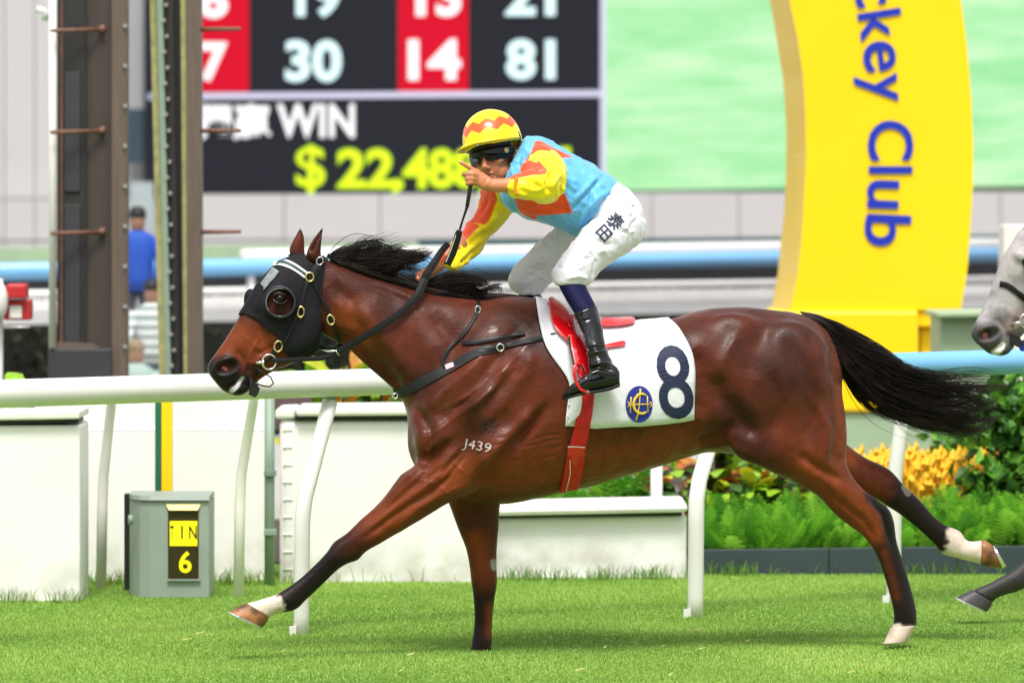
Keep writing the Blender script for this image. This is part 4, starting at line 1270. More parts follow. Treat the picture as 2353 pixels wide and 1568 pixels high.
def sculpt(me, pl, xs=None, smooth=9, near_leg=True):
    v = np_mesh(me)
    p = proj_np(v)
    if xs: p = inv_xf(p, xs)
    # soften the muscle masses into each other on the trunk, neck and upper limbs; keep head and lower legs crisp
    cx = smoothstep(745, 800, p[:, 0])
    leg = np.interp(p[:, 0], [700, 900, 1050, 1300, 1640, 1800, 2000, 2100], [1020, 1060, 1120, 1180, 1080, 1080, 1130, 1100])
    big = cx * smoothstep(30, -30, p[:, 1] - leg)
    v = smooth_np(me, v, 90, .5, None, mask=big)
    v = smooth_np(me, v, 10, .4, None, mask=.35 * (1 - big))
    v = smooth_np(me, v, smooth)
    set_np(me, v)
    nrm = normals_np(me)
    p = proj_np(v)
    if xs: p = inv_xf(p, xs)
    lat = pl.lat(v)
    near = smoothstep(-.02, .05, lat) * smoothstep(.05, .4, nrm @ np.array(pl.n))
    near0 = smoothstep(-.02, .05, lat)
    S = lambda poly, amp, w, **k: stroke(v, nrm, p, near, poly, amp * 1.9, w, **k)
    # creases and ridges of the near side
    S([(1262, 925), (1222, 975), (1178, 1020), (1130, 1078), (1078, 1130)], -.018, 15)
    S([(1235, 935), (1190, 985), (1140, 1035), (1095, 1080)], .010, 16)
    S([(1200, 740), (1160, 800), (1110, 860), (1060, 920), (1005, 970)], -.008, 16)
    S([(1130, 800), (1080, 850), (1020, 900), (970, 950)], .007, 15)
    S([(1225, 800), (1205, 860), (1150, 930), (1090, 985)], .008, 18)
    S([(1170, 840), (1130, 890), (1075, 945)], .006, 9)
    S([(1140, 850), (1095, 900), (1040, 945)], -.005, 8)
    for i_, (a_, w_) in enumerate(((.005, 8), (-.006, 7), (.006, 8), (-.006, 7), (.005, 8), (-.005, 7), (.004, 7))):
        o_ = i_ * 19
        S([(1228 - o_ * .55, 780 + o_ * .75), (1160 - o_ * .6, 850 + o_ * .62), (1085 - o_ * .5, 905 + o_ * .55), (1015 - o_ * .3, 945 + o_ * .5)], a_, w_)
    for i_ in range(4):
        S([(1010 + i_ * 22, 1000 + i_ * 12), (970 + i_ * 20, 1060 + i_ * 12), (925 + i_ * 14, 1110 + i_ * 14)], (.004, -.004)[i_ % 2], 6)
    S([(1860, 900), (1900, 980), (1900, 1060)], .006, 12); S([(1770, 850), (1790, 930), (1770, 1010)], -.006, 16); S([(1700, 760), (1660, 830), (1650, 880)], .006, 14)
    S([(950, 930), (985, 985), (990, 1040), (965, 1075)], -.012, 13)
    S([(1040, 1010), (1000, 1045), (960, 1068)], -.008, 11)
    S([(1080, 1020), (1020, 1075), (940, 1125), (880, 1175)], -.005, 8)
    S([(1050, 1090), (970, 1140), (890, 1195), (830, 1240)], -.006, 8)
    S([(1075, 1110), (1010, 1135), (960, 1165), (905, 1215)], .005, 7)
    S([(770, 760), (820, 800), (880, 850), (925, 905)], -.012, 15)               # jugular groove
    S([(768, 690), (840, 730), (905, 800), (945, 870)], .008, 20)
    S([(760, 650), (800, 690), (830, 750), (830, 790)], -.007, 16)
    S([(850, 645), (905, 665), (980, 700)], .003, 8); S([(845, 655), (900, 678), (975, 712)], -.003, 9)
    S([(990, 720), (1040, 780), (1040, 860)], -.008, 24)
    S([(1640, 850), (1664, 915), (1700, 965), (1755, 1010)], -.015, 24)            # flank
    S([(1600, 1020), (1650, 1000), (1690, 975)], -.014, 11)
    S([(1590, 800), (1615, 850), (1622, 910), (1600, 960)], -.012, 26)
    S([(1620, 1030), (1670, 1020), (1720, 1045), (1790, 1085)], .0025, 9)
    S([(1905, 800), (1925, 880), (1930, 960), (1920, 1040), (1930, 1090)], -.009, 15)
    S([(1800, 760), (1850, 850), (1865, 950), (1840, 1050)], -.007, 22)
    S([(1760, 740), (1730, 800), (1720, 870)], -.006, 26)
    S([(1830, 1040), (1880, 1075), (1940, 1105)], -.008, 12)
    S([(1870, 1100), (1925, 1150), (1985, 1195), (2010, 1240)], -.005, 8)
    S([(2000, 1140), (2030, 1185), (2050, 1260)], -.006, 7)
    S([(1345, 1040), (1450, 1020), (1560, 985)], -.006, 22)
    for i in range(7):                                                           # ribs, barely showing
        x = 1330 + i * 42
        S([(x + 26, 985), (x + 8, 1030), (x - 30, 1085)], .0022, 10)
    rr = random.Random(5)
    for i in range(46):                                                          # skin folds behind the elbow and girth
        x = rr.uniform(1120, 1275) if i < 20 else rr.uniform(1345, 1560); y = rr.uniform(1000, 1110) if i < 20 else rr.uniform(1000, 1090) - (x - 1345) * .17
        L = rr.uniform(20, 60); S([(x, y), (x + L / 2, y - 4 + rr.uniform(-3, 3)), (x + L, y - 9)], -.0013, 3.0)
    for poly in ([(1010, 1020), (960, 1075), (900, 1130), (860, 1180)], [(1070, 1090), (1040, 1060), (1055, 1030)], [(960, 1100), (1000, 1110), (1040, 1140)], [(930, 1140), (890, 1180), (850, 1215)],
                 [(1150, 960), (1120, 1010), (1090, 1050)], [(1400, 1090), (1300, 1100), (1210, 1110)], [(560, 770), (590, 800), (610, 805)], [(595, 775), (575, 815), (560, 850)], [(620, 800), (590, 830), (560, 835)]):
        S(poly, .0018, 3.6)                                                      # veins
    # head modelling
    S([(585, 700), (600, 760), (610, 800)], -.006, 14); S([(650, 790), (620, 800), (585, 815)], -.005, 9)
    S([(540, 800), (560, 830), (575, 860)], -.005, 8); S([(560, 868), (540, 878), (520, 890)], -.007, 4)
    S([(712, 580), (722, 555), (736, 530)], -.010, 6)                            # ear hollow
    # nostril hole, both sides
    nc = (522, 843)
    a = math.radians(-20)
    q = np.stack([(p[:, 0] - nc[0]) * math.cos(a) + (p[:, 1] - nc[1]) * math.sin(a), -(p[:, 0] - nc[0]) * math.sin(a) + (p[:, 1] - nc[1]) * math.cos(a)], 1)
    r = np.sqrt((q[:, 0] / 24) ** 2 + (q[:, 1] / 14) ** 2)
    v -= nrm * (.028 * np.exp(-r ** 6) * near0)[:, None]
    v += nrm * (.004 * np.exp(-((r - 1.35) / .3) ** 2) * near0)[:, None]
    # fine unevenness
    w = vnoise(v, 9.0, 2, 3.0)
    v += nrm * (w * .0035)[:, None]
    set_np(me, v)
    return v, p, lat

def coat_colours(v, p, lat, nrm, pl):
    """bay coat: brown body, black points, white socks"""
    n = len(v)
    near = lat > -.02
    base = np.array(lin(97, 42, 21)); deep = np.array(lin(55, 23, 14)); ginger = np.array(lin(128, 59, 23)); black = np.array(lin(19, 14, 14)); white = np.array(lin(214, 196, 182))
    nz = vnoise(v, 5.0, 4, 1.0)
    c = base + (deep - base) * np.clip(.45 + nz * .9, 0, 1)[:, None]
    def mix(col, t): nonlocal c; c = c + (col - c) * np.clip(t, 0, 1)[:, None]
    # ginger areas: muzzle sides, belly, inner gaskin, elbow, behind the quarters
    for poly, w in (([(520, 790), (560, 770), (610, 800)], 36), ([(1080, 1090), (1200, 1080), (1350, 1080), (1550, 1040)], 60), ([(1860, 1080), (1960, 1150), (2010, 1220)], 45), ([(1940, 820), (1955, 950), (1950, 1050)], 26), ([(1050, 1090), (950, 1150), (870, 1210)], 34), ([(1090, 1240), (1110, 1300)], 26), ([(800, 720), (840, 780)], 40)):
        d, _ = seg_dist(p, poly); mix(ginger, .75 * np.exp(-(d / w) ** 2))
    # darker along the top of neck, flank and haunch
    for poly, w, k in (([(980, 690), (1080, 720), (1180, 720)], 60, .5), ([(1650, 860), (1700, 960), (1760, 1060)], 42, .45), ([(1780, 800), (1800, 900)], 70, .35), ([(700, 600), (760, 610), (900, 650)], 26, .5)):
        d, _ = seg_dist(p, poly); mix(np.array(lin(60, 28, 20)), k * np.exp(-(d / w) ** 2))
    edge = vnoise(v, 28.0, 3, 7.0) * 16
    def along(poly, t0, t1, width, part):
        d, t = seg_dist(p, poly); te = t + edge * .0022
        return smoothstep(t0, t1, te) * (d < width) * part
    legn = near & (p[:, 1] > 1120); legf = (~near) & (p[:, 1] > 1020)
    mix(black, along([(1000, 1090), (870, 1190), (780, 1265), (700, 1345), (560, 1410)], .36, .56, 90, near & (p[:, 0] < 1000) & (p[:, 1] > 1130)) * .97)
    mix(black, along([(1085, 1160), (1110, 1270), (1112, 1340), (1110, 1420), (1104, 1510)], .45, .62, 90, legf & (p[:, 0] < 1250)) * .93)
    mix(ginger * .75, np.exp(-((p[:, 0] - 1126) / 12) ** 2) * smoothstep(1370, 1400, p[:, 1]) * (1 - smoothstep(1450, 1480, p[:, 1])) * (legf & (p[:, 0] < 1250)) * .8)
    mix(black, along([(1880, 1080), (1990, 1170), (2040, 1250), (2075, 1400), (2070, 1480)], .40, .58, 130, near & (p[:, 0] > 1850) & (p[:, 1] > 1060)) * .96)
    d, _ = seg_dist(p, [(2010, 1135), (2045, 1170), (2055, 1230), (2075, 1290)]); mix(black, smoothstep(34, 14, d) * (near & (p[:, 0] > 1950)))
    mix(ginger * .8, np.exp(-(seg_dist(p, [(2030, 1270), (2050, 1330), (2058, 1370)])[0] / 11) ** 2) * (near & (p[:, 0] > 1950)) * .4)
    mix(black, along([(1900, 1040), (2040, 1110), (2120, 1180), (2180, 1240), (2300, 1290)], .22, .36, 120, legf & (p[:, 0] > 1850)) * .95)
    # black points of the head: muzzle, ear rims, eye
    d, _ = seg_dist(p, [(480, 845), (520, 880), (560, 895)]); mix(black, smoothstep(38, 18, d + edge * .4) * .95)
    d, _ = seg_dist(p, [(522, 843), (523, 844)]); mix(black, smoothstep(36, 24, d) * .9)
    d2 = np.hypot((p[:, 0] - 523) / 1.6, (p[:, 1] - 842)); mix(np.array(lin(40, 15, 14)), smoothstep(14, 10, d2) * near)
    dd, _ = seg_dist(p, [(512, 846), (521, 850)]); mix(np.array(lin(188, 92, 82)), smoothstep(6, 2.5, dd) * near)
    d, _ = seg_dist(p, [(575, 855), (560, 870), (535, 892)]); mix(black, smoothstep(26, 8, d) * .8)
    mix(black, smoothstep(545, 526, p[:, 1]) * (p[:, 0] < 760))
    d, _ = seg_dist(p, [(738, 540), (737, 580)]); mix(np.array(lin(60, 30, 24)), smoothstep(10, 3, d) * .7)
    # white socks
    dq = (566 - 0, 0)
    sock = smoothstep(648, 632, p[:, 0] + edge * 1.2 - (p[:, 1] - 1385) * .55) * (near & (p[:, 0] < 720) & (p[:, 1] > 1330))
    mix(white, sock)
    sock = smoothstep(2166, 2184, p[:, 0] + edge + (p[:, 1] - 1240) * .35) * (legf & (p[:, 0] > 2100)); mix(white, sock)
    sock = smoothstep(1430, 1440, p[:, 1] + edge * .5) * (near & (p[:, 0] > 1980)); mix(white, sock)
    # chestnuts (small grey night-eyes on the inner legs)
    d, _ = seg_dist(p, [(1134, 1290), (1136, 1302)]); mix(np.array(lin(150, 142, 138)), smoothstep(9, 6, d) * legf * (p[:, 0] < 1250))
    d, _ = seg_dist(p, [(2078, 1118), (2086, 1132)]); mix(np.array(lin(120, 112, 110)), smoothstep(9, 6, d) * legf)
    # foam at the lips
    d, _ = seg_dist(p, [(556, 868), (545, 885), (533, 897)]); mix(np.array(lin(200, 200, 198)), smoothstep(5, 2, d + edge * .3) * near * .8)
    return np.clip(c, 0, 1)

def hair_strands(name, guides, n, m, parent, pl, r0=.0016, seed=0, spread=(5, .02), curl=5, xf=None, col=None, segs=14, tipfrac=(.55, 1.0), clumps_n=26):
    """guides: list of pairs of polylines (a, b) in grid px with lat; strands run between them"""
    r = np.random.default_rng(seed)
    vs_, fs = [], []
    for (A, B, share) in guides:
        A = catmull(A, 8); B = catmull(B, 8)
        A = np.array(A); B = np.array(B)
        ncl = max(3, int(clumps_n * share + .5)); clumps = [(r.uniform(0, 1), r.uniform(*tipfrac), r.normal(0, 1, 3), r.uniform(0, 6.28), r.uniform(2, 5), r.uniform(.3, 1.1)) for _ in range(ncl)]
        ta = np.linspace(0, 1, len(A)); tb = np.linspace(0, 1, len(B))
        for i in range(int(n * share)):
            ck = i % ncl; cf, cend, coff, cph, cfr, camp = clumps[ck]
            f0 = r.uniform(0, 1); f = f0; fe = np.clip(cf + r.normal(0, .035), -.05, 1.05)
            end = np.clip(cend * r.uniform(.8, 1.03), .2, 1.0); start = r.uniform(0, .08)
            off = coff * .75 + r.normal(0, .35, 3); ph = cph + r.normal(0, .25); fr = cfr; amp = camp * curl
            if r.uniform() < .06: off = r.normal(0, 1.8, 3); end = min(1.0, end * 1.05)
            pts, rad = [], []
            for k in range(segs):
                t = start + (end - start) * k / (segs - 1)
                a = [np.interp(t, ta, A[:, j]) for j in range(3)]; b_ = [np.interp(t, tb, B[:, j]) for j in range(3)]
                tt = k / (segs - 1)
                f = f0 + (fe - f0) * min(1, tt * 1.25)
                q = [a[j] * (1 - f) + b_[j] * f for j in range(3)]
                x = q[0] + off[0] * spread[0] * tt + math.sin(ph + fr * t * 3) * amp * tt * .5
                y = q[1] + off[1] * spread[0] * tt + math.cos(ph * 1.3 + fr * t * 3) * amp * tt
                if xf: x, y = xf(x, y)
                pts.append(pl.P(x, y, q[2] + off[2] * spread[1] * (.35 + tt)))
                rad.append(r0 * (1.0 - .8 * tt ** 2))
            base = len(vs_)
            for k, pt in enumerate(pts):
                t_ = (pts[min(k + 1, segs - 1)] - pts[max(k - 1, 0)]).normalized()
                a_ = t_.orthogonal().normalized(); b2 = t_.cross(a_)
                for c in range(3):
                    an = 2.094 * c; vs_.append(pt + (a_ * math.cos(an) + b2 * math.sin(an)) * rad[k])
            for k in range(segs - 1):
                for c in range(3):
                    fs.append((base + 3 * k + c, base + 3 * k + (c + 1) % 3, base + 3 * k + 3 + (c + 1) % 3, base + 3 * k + 3 + c))
    me = bpy.data.meshes.new(name); me.from_pydata([tuple(q) for q in vs_], [], fs)
    return link_mesh(name, me, m, parent, True)

# ---- the bay
M['coat'] = mat('bay_coat', rough=.42, vcol='coat', var=.16, scale=30, bump=.4, bscale=170, dist=.003, spec=.17, coat=.05, coat_rough=.13, rvar=.1, rscale=9, aniso_scale=(.25, .25, 1), sheen=.05)
def wet_nodes(m):
    nt = m.node_tree; b = nt.nodes['Principled BSDF']
    at = nt.nodes.new('ShaderNodeAttribute'); at.attribute_name = 'wet'
    nt.links.new(at.outputs['Fac'], b.inputs['Coat Weight'])
def vein_nodes(m):
    """fine raised veins and skin wrinkles as bump relief"""
    nt = m.node_tree; b = nt.nodes['Principled BSDF']
    old = b.inputs['Normal'].links[0].from_socket
    tc = nt.nodes.new('ShaderNodeTexCoord')
    last = old
    for sc, dis, lo, hi, st, dist in ((8, 1.6, .0, .03, .07, .006), (30, 1.0, .0, .08, .07, .004)):
        nz = nt.nodes.new('ShaderNodeTexNoise'); nz.inputs['Scale'].default_value = sc; nz.inputs['Detail'].default_value = 3; nz.inputs['Distortion'].default_value = dis
        nt.links.new(tc.outputs['Object'], nz.inputs[0])
        sb_ = nt.nodes.new('ShaderNodeMath'); sb_.operation = 'SUBTRACT'; sb_.inputs[1].default_value = .5; nt.links.new(nz.outputs['Fac'], sb_.inputs[0])
        ab = nt.nodes.new('ShaderNodeMath'); ab.operation = 'ABSOLUTE'; nt.links.new(sb_.outputs[0], ab.inputs[0])
        mr = nt.nodes.new('ShaderNodeMapRange'); mr.interpolation_type = 'SMOOTHSTEP'; mr.inputs[1].default_value = lo; mr.inputs[2].default_value = hi; mr.inputs[3].default_value = 1; mr.inputs[4].default_value = 0
        nt.links.new(ab.outputs[0], mr.inputs[0])
        bp = nt.nodes.new('ShaderNodeBump'); bp.inputs['Strength'].default_value = st; bp.inputs['Distance'].default_value = dist
        nt.links.new(mr.outputs[0], bp.inputs['Height']); nt.links.new(last, bp.inputs['Normal']); last = bp.outputs[0]
    nt.links.new(last, b.inputs['Normal'])
vein_nodes(M['coat'])
wet_nodes(M['coat'])
M['hair'] = mat('black_hair', lin(17, 12, 12), .42, var=.3, scale=30, spec=.25, col2=lin(40, 25, 19))
M['hoof'] = mat('striped_hoof', lin(176, 116, 62), .5, var=.35, scale=22, col2=lin(64, 38, 26))
M['pale_hoof'] = mat('pale_hoof', lin(196, 178, 162), .55, var=.2, scale=20)
M['shoe'] = mat('aluminium_shoe', (.72, .73, .75), .35, metal=.9)
M['eye'] = mat('eyeball', (.005, .003, .003), .06, spec=.25)
bay_me = horse_body(BAY, voxel=.0055)
bv, bp_, blat = sculpt(bay_me, BAY)
add_attr(bay_me, 'coat', coat_colours(bv, bp_, blat, normals_np(bay_me), BAY))
# sweat: sharper shine in patches on neck, shoulder and quarters
_w = vnoise(bv * np.array([1.0, 1.0, .6]), 34.0, 4, 9.0); _z = np.zeros(len(bv))
for _poly, _wd, _k in (([(780, 650), (900, 690), (1000, 760)], 60, .8), ([(1000, 930), (1080, 880), (1180, 800), (1230, 760)], 85, 1.0), ([(1000, 900), (990, 980), (1050, 1000)], 50, .7), ([(1850, 760), (1900, 830)], 55, .6), ([(1240, 850), (1200, 960)], 50, .5)):
    _d, _ = seg_dist(bp_, _poly); _z = np.maximum(_z, _k * np.exp(-(_d / _wd) ** 2))
_wet = .02 + .34 * _z * smoothstep(-.1, .2, _w)
at_ = bay_me.attributes.new('wet', 'FLOAT', 'POINT'); at_.data.foreach_set('value', _wet.astype(np.float32))
bay = empty('horse', BAY.P(1400, 1500, 0), 'bay racehorse number eight galloping left with black mane and tail', 'horse')
bay.location.z = 0
bay_body = link_mesh('body', bay_me, M['coat'], bay, True)
for rows, nm, mm in ((HOOF_FN, 'hoof', 'hoof'), (HOOF_HF, 'hoof', 'hoof'), (HOOF_HN, 'hoof', 'pale_hoof'), (HOOF_FF, 'hoof', 'hoof')):
    bevel(hoof_mesh(rows, BAY).build(nm, M[mm], bay, True), .004)
for rows in (SHOE_FN, SHOE_HF): hoof_mesh(rows, BAY).build('shoe', M['shoe'], bay)
BVH = BVHTree.FromPolygons([tuple(q) for q in bv], [tuple(f.vertices) for f in bay_me.polygons])
CAMP = Vector((0, 0, CH))
def hit(px, py, off=0.0, bvh=None, fallback=None):
    r = Vector(((px - CX) / F, 1.0, -(py - HY) / F)).normalized()
    h = (bvh or BVH).ray_cast(CAMP, r)
    if h[0] is None: return fallback
    nn = h[1] if h[1].dot(r) < 0 else -h[1]
    return h[0] + nn * off
MB().ellipsoid(BAY.P(643, 686, .100), (.020, .018, .018)).build('eye', M['eye'], bay, True)
mbe = MB()
for sg, k in ((1, 1.0), (-1, .8)):
    mbe.tube([BAY.P(643 + 15.5 * math.cos(t * PI / 10), 686 - sg * 13 * k * math.sin(t * PI / 10) + 1.5 * math.cos(t * PI / 10), .096 + .012 * math.sin(t * PI / 10)) for t in range(11)], [.0025 + .002 * math.sin(t * PI / 10) for t in range(11)], 8)
mbe.build('eyelid', mat('dark_eyelid', lin(40, 24, 20), .5), bay, True)
MB().ellipsoid(BAY.P(634, 686, -.092), (.019, .019, .019)).build('eye', M['eye'], bay, True)
# tail
T_top = [(1846, 722, 0, ), (1900, 733, 0), (1955, 766, 0), (2012, 800, 0), (2060, 832, 0), (2110, 852, 0), (2180, 856, 0), (2245, 875, 0), (2300, 905, 0)]
T_mid = [(1856, 735, 0), (1905, 765, 0), (1948, 815, 0), (1995, 862, 0), (2050, 900, 0), (2110, 925, 0), (2180, 940, 0), (2240, 945, 0), (2290, 935, 0)]
T_bot = [(1868, 742, 0), (1906, 785, 0), (1942, 840, 0), (1985, 890, 0), (2035, 930, 0), (2095, 962, 0), (2155, 985, 0), (2215, 998, 0), (2268, 990, 0)]
T_low = [(1890, 760, 0), (1925, 815, 0), (1948, 860, 0), (1965, 890, 0), (1995, 920, 0), (2040, 945, 0), (2090, 968, 0), (2150, 990, 0), (2215, 1004, 0)]
hair_strands('tail', [(T_top, T_mid, .38), (T_mid, T_bot, .5), (T_bot, T_low, .12)], 2600, M['hair'], bay, BAY, r0=.0016, seed=2, spread=(11, .03), curl=20, clumps_n=40, tipfrac=(.72, 1.08), segs=16)
# thick tail dock
mbt = MB(); loft(mbt, BAY, [(1835, 714, 1868, 750, .035, 0), (1890, 726, 1898, 772, .036, 0), (1935, 760, 1932, 815, .034, 0), (1985, 800, 1975, 868, .028, 0), (2040, 840, 2030, 905, .018, 0), (2090, 875, 2085, 915, .006, 0)], 14)
dock = mbt.build('tail_dock', M['hair'], bay, True)
# mane: upper lock flows back over the crest, second lock near the withers
A1 = [(752, 590, .0), (775, 575, .0), (820, 566, .0), (880, 572, .0), (940, 580, .0), (985, 578, .0)]
B1 = [(860, 634, .01), (868, 622, .02), (885, 604, .02), (915, 592, .02), (955, 588, .02), (1000, 582, .02)]
C1 = [(905, 648, .01), (912, 630, .02), (925, 612, .02), (950, 600, .02), (975, 596, .02), (1005, 588, .02)]
D1 = [(770, 600, .03), (800, 612, .03), (835, 622, .03), (870, 632, .03), (905, 646, .03), (945, 660, .03)]
A2 = [(955, 662, .0), (985, 640, .0), (1015, 626, .0), (1045, 624, .0), (1075, 630, .0), (1105, 638, .0)]
B2 = [(1070, 684, .02), (1085, 678, .02), (1100, 672, .02), (1120, 668, .02), (1135, 668, .02), (1150, 672, .02)]
hair_strands('mane', [(A1, B1, .36), (B1, C1, .14), (A1, D1, .22), (A2, B2, .28)], 1700, M['hair'], bay, BAY, r0=.0017, seed=4, spread=(13, .022), curl=13, segs=12, clumps_n=44, tipfrac=(.5, 1.08))
E1 = [(750, 592, .02), (790, 606, .035), (850, 628, .04), (900, 645, .04), (960, 664, .04), (1040, 682, .04), (1120, 690, .03), (1190, 690, .02)]
E2 = [(752, 584, -.02), (790, 592, -.02), (850, 612, -.02), (900, 630, -.02), (960, 652, -.02), (1040, 672, -.02), (1120, 676, -.02), (1200, 676, -.01)]
hair_strands('mane', [(E1, E2, 1.0)], 260, M['hair'], bay, BAY, r0=.0026, seed=6, spread=(2.5, .006), curl=4, segs=16, tipfrac=(.3, 1.0))
mbt = MB(); loft(mbt, BAY, [(752, 582, 760, 606, .012, 0), (800, 594, 800, 622, .018, .01), (860, 614, 855, 642, .02, .012), (930, 640, 925, 664, .02, .012), (1000, 660, 995, 684, .02, .012), (1080, 672, 1075, 694, .018, .01), (1160, 674, 1158, 690, .012, .0), (1210, 680, 1210, 690, .006, 0)], 12)
mbt.build('mane_crest', M['hair'], bay, True)
# forelock wisp in front of the ears is hidden by the hood
# ================================================================== tack on the bay
M['leather'] = mat('black_leather', (.007, .007, .008), .42, var=.2, scale=30, spec=.3)
M['webbing'] = mat('black_webbing', (.007, .007, .009), .7, var=.2, scale=40)
M['hood'] = mat('black_hood_cloth', (.008, .008, .011), .7, var=.2, scale=14, spec=.2, bump=.2, bscale=40, dist=.004)
M['patent'] = mat('black_patent', (.004, .004, .005), .10, spec=.3, coat=.4, coat_rough=.03, bump=.25, bscale=14, dist=.02)
M['steel'] = mat('polished_steel', (.78, .78, .8), .18, metal=1.0)
M['brass'] = mat('brass', (.8, .62, .28), .2, metal=1.0)
M['red_leather'] = mat('red_patent_leather', lin(196, 8, 18), .16, coat=.7, coat_rough=.06, var=.06)
M['red_web'] = mat('red_webbing', lin(196, 14, 20), .55, var=.12, scale=50, bump=.3, bscale=220, dist=.003)
M['cloth'] = mat('white_saddle_cloth', (.70, .70, .74), .75, var=.03, scale=8, bump=.25, bscale=9, dist=.05)
M['navy'] = mat('navy_print', lin(18, 30, 62), .7, var=.1)
M['badge_blue'] = mat('badge_blue', lin(24, 40, 140), .65)
M['badge_gold'] = mat('badge_gold', lin(226, 190, 50), .5)

def ribbon(name, pts, width, m, parent, off=.004, bvh=None, thick=.0025, lats=None, dense=6, pl=BAY, follow=True):
    """strap: grid polyline; each point lies on the body (ray from the lens side) unless a lat is given"""
    rows = catmull([(p[0], p[1], p[2] if len(p) > 2 and p[2] is not None else -9, 0) for p in pts], dense) if len(pts) > 2 else [np.array([pts[0][0] + (pts[1][0] - pts[0][0]) * t / 12, pts[0][1] + (pts[1][1] - pts[0][1]) * t / 12, (pts[0][2] if len(pts[0]) > 2 else -9), 0]) for t in range(13)]
    wd = width if hasattr(width, '__len__') else (width, width)
    P3 = []
    n = len(rows)
    for i, q in enumerate(rows):
        a = rows[max(i - 1, 0)]; b = rows[min(i + 1, n - 1)]
        t = np.array([b[0] - a[0], b[1] - a[1]]); t = t / (np.linalg.norm(t) + 1e-9)
        nn = np.array([-t[1], t[0]]); w = wd[0] + (wd[1] - wd[0]) * i / (n - 1)
        pair = []
        for sg in (-.5, 0, .5):
            x, y = q[0] + nn[0] * w * sg, q[1] + nn[1] * w * sg
            lat = q[2]
            h = hit(x, y, off, bvh) if lat < -5 else None
            if h is None and lat < -5: h = hit(q[0], q[1], off, bvh)
            if lat < -5 and h is None: h = pl.P(x, y, 0.0)
            pair.append(h if lat < -5 else pl.P(x, y, lat))
        P3.append(pair)
    # even out jumps
    for it in range(2):
        for i in range(1, n - 1):
            for j in range(3): P3[i][j] = P3[i][j] * .5 + (P3[i - 1][j] + P3[i + 1][j]) * .25
    mb = MB()
    for i in range(n):
        c = P3[i]
        nrm_ = (c[2] - c[0]).cross((P3[min(i + 1, n - 1)][1] - P3[max(i - 1, 0)][1]))
        nrm_ = nrm_.normalized() if nrm_.length > 1e-9 else Vector(pl.n)
        if nrm_.dot(Vector((0, -1, 0))) < 0: nrm_ = -nrm_
        mb.v += [c[0] + nrm_ * 0, c[1] + nrm_ * thick * .6, c[2] + nrm_ * 0, c[2] - nrm_ * thick * 1.4, c[0] - nrm_ * thick * 1.4]
    for i in range(n - 1):
        a, b = 5 * i, 5 * i + 5
        for k in range(5): mb.f.append((a + k, a + (k + 1) % 5, b + (k + 1) % 5, b + k))
    mb.f += [(0, 1, 2, 3, 4), tuple(5 * (n - 1) + k for k in (4, 3, 2, 1, 0))]
    return mb.build(name, m, parent)

def ring(name, px, py, rx, ry, r, m, parent, lat=None, rot=0.0, off=.008, n=24, pl=BAY, bvh=None):
    c = hit(px, py, off, bvh) if lat is None else pl.P(px, py, lat)
    if c is None: c = pl.P(px, py, .06)
    a = math.radians(rot); pts = []
    for i in range(n + 1):
        t = 2 * PI * i / n
        x, y = rx * math.cos(t), ry * math.sin(t)
        pts.append(c + pl.u * ((x * math.cos(a) - y * math.sin(a)) / PXM) + Vector((0, 0, -(x * math.sin(a) + y * math.cos(a)) / PXM)))
    return MB().tube(pts, r, 8, cap=False).build(name, m, parent, True)

# ---- blinker hood: a shell of the head surface itself, pushed out a little
def shell(name, me, v, sel, off, m, parent, nrm):
    idx = -np.ones(len(v), int); vi = np.where(sel)[0]; idx[vi] = np.arange(len(vi))
    f = []
    for poly in me.polygons:
        q = idx[list(poly.vertices)]
        if (q >= 0).all(): f.append(tuple(q))
    o = off[vi] if hasattr(off, '__len__') else off
    vv = v[vi] + nrm[vi] * (o[:, None] if hasattr(o, '__len__') else o)
    out = bpy.data.meshes.new(name); out.from_pydata(vv.tolist(), [], f)
    ob = link_mesh(name, out, m, parent, True)
    md = ob.modifiers.new('t', 'SOLIDIFY'); md.thickness = .003; md.offset = -1
    return ob
bn = normals_np(bay_me)
HOOD = [(690, 578), (655, 590), (630, 606), (592, 645), (560, 690), (540, 712), (557, 722), (581, 732), (615, 757), (639, 778), (656, 812), (664, 822), (728, 818), (733, 790), (738, 700), (746, 616), (744, 590), (735, 592), (722, 612), (708, 598), (700, 590)]
hsd = poly_sd(bp_, HOOD)
near = blat > -.005
far_sel = (hsd > 0) | ((blat < .03) & (poly_sd(bp_, [(x - 14, y) for x, y in HOOD]) > 0))
eye_d = np.hypot(bp_[:, 0] - 641.7, bp_[:, 1] - 694)
sel = (far_sel & ~((eye_d < 30) & near)) & (bp_[:, 1] > 560)
hd = empty('blinker_hood', BAY.P(640, 700, 0), 'black blinker hood with cupped eye ring on the bay horse head', 'hood')
shell('hood_cloth', bay_me, bv, sel, .0075, M['hood'], hd, bn)
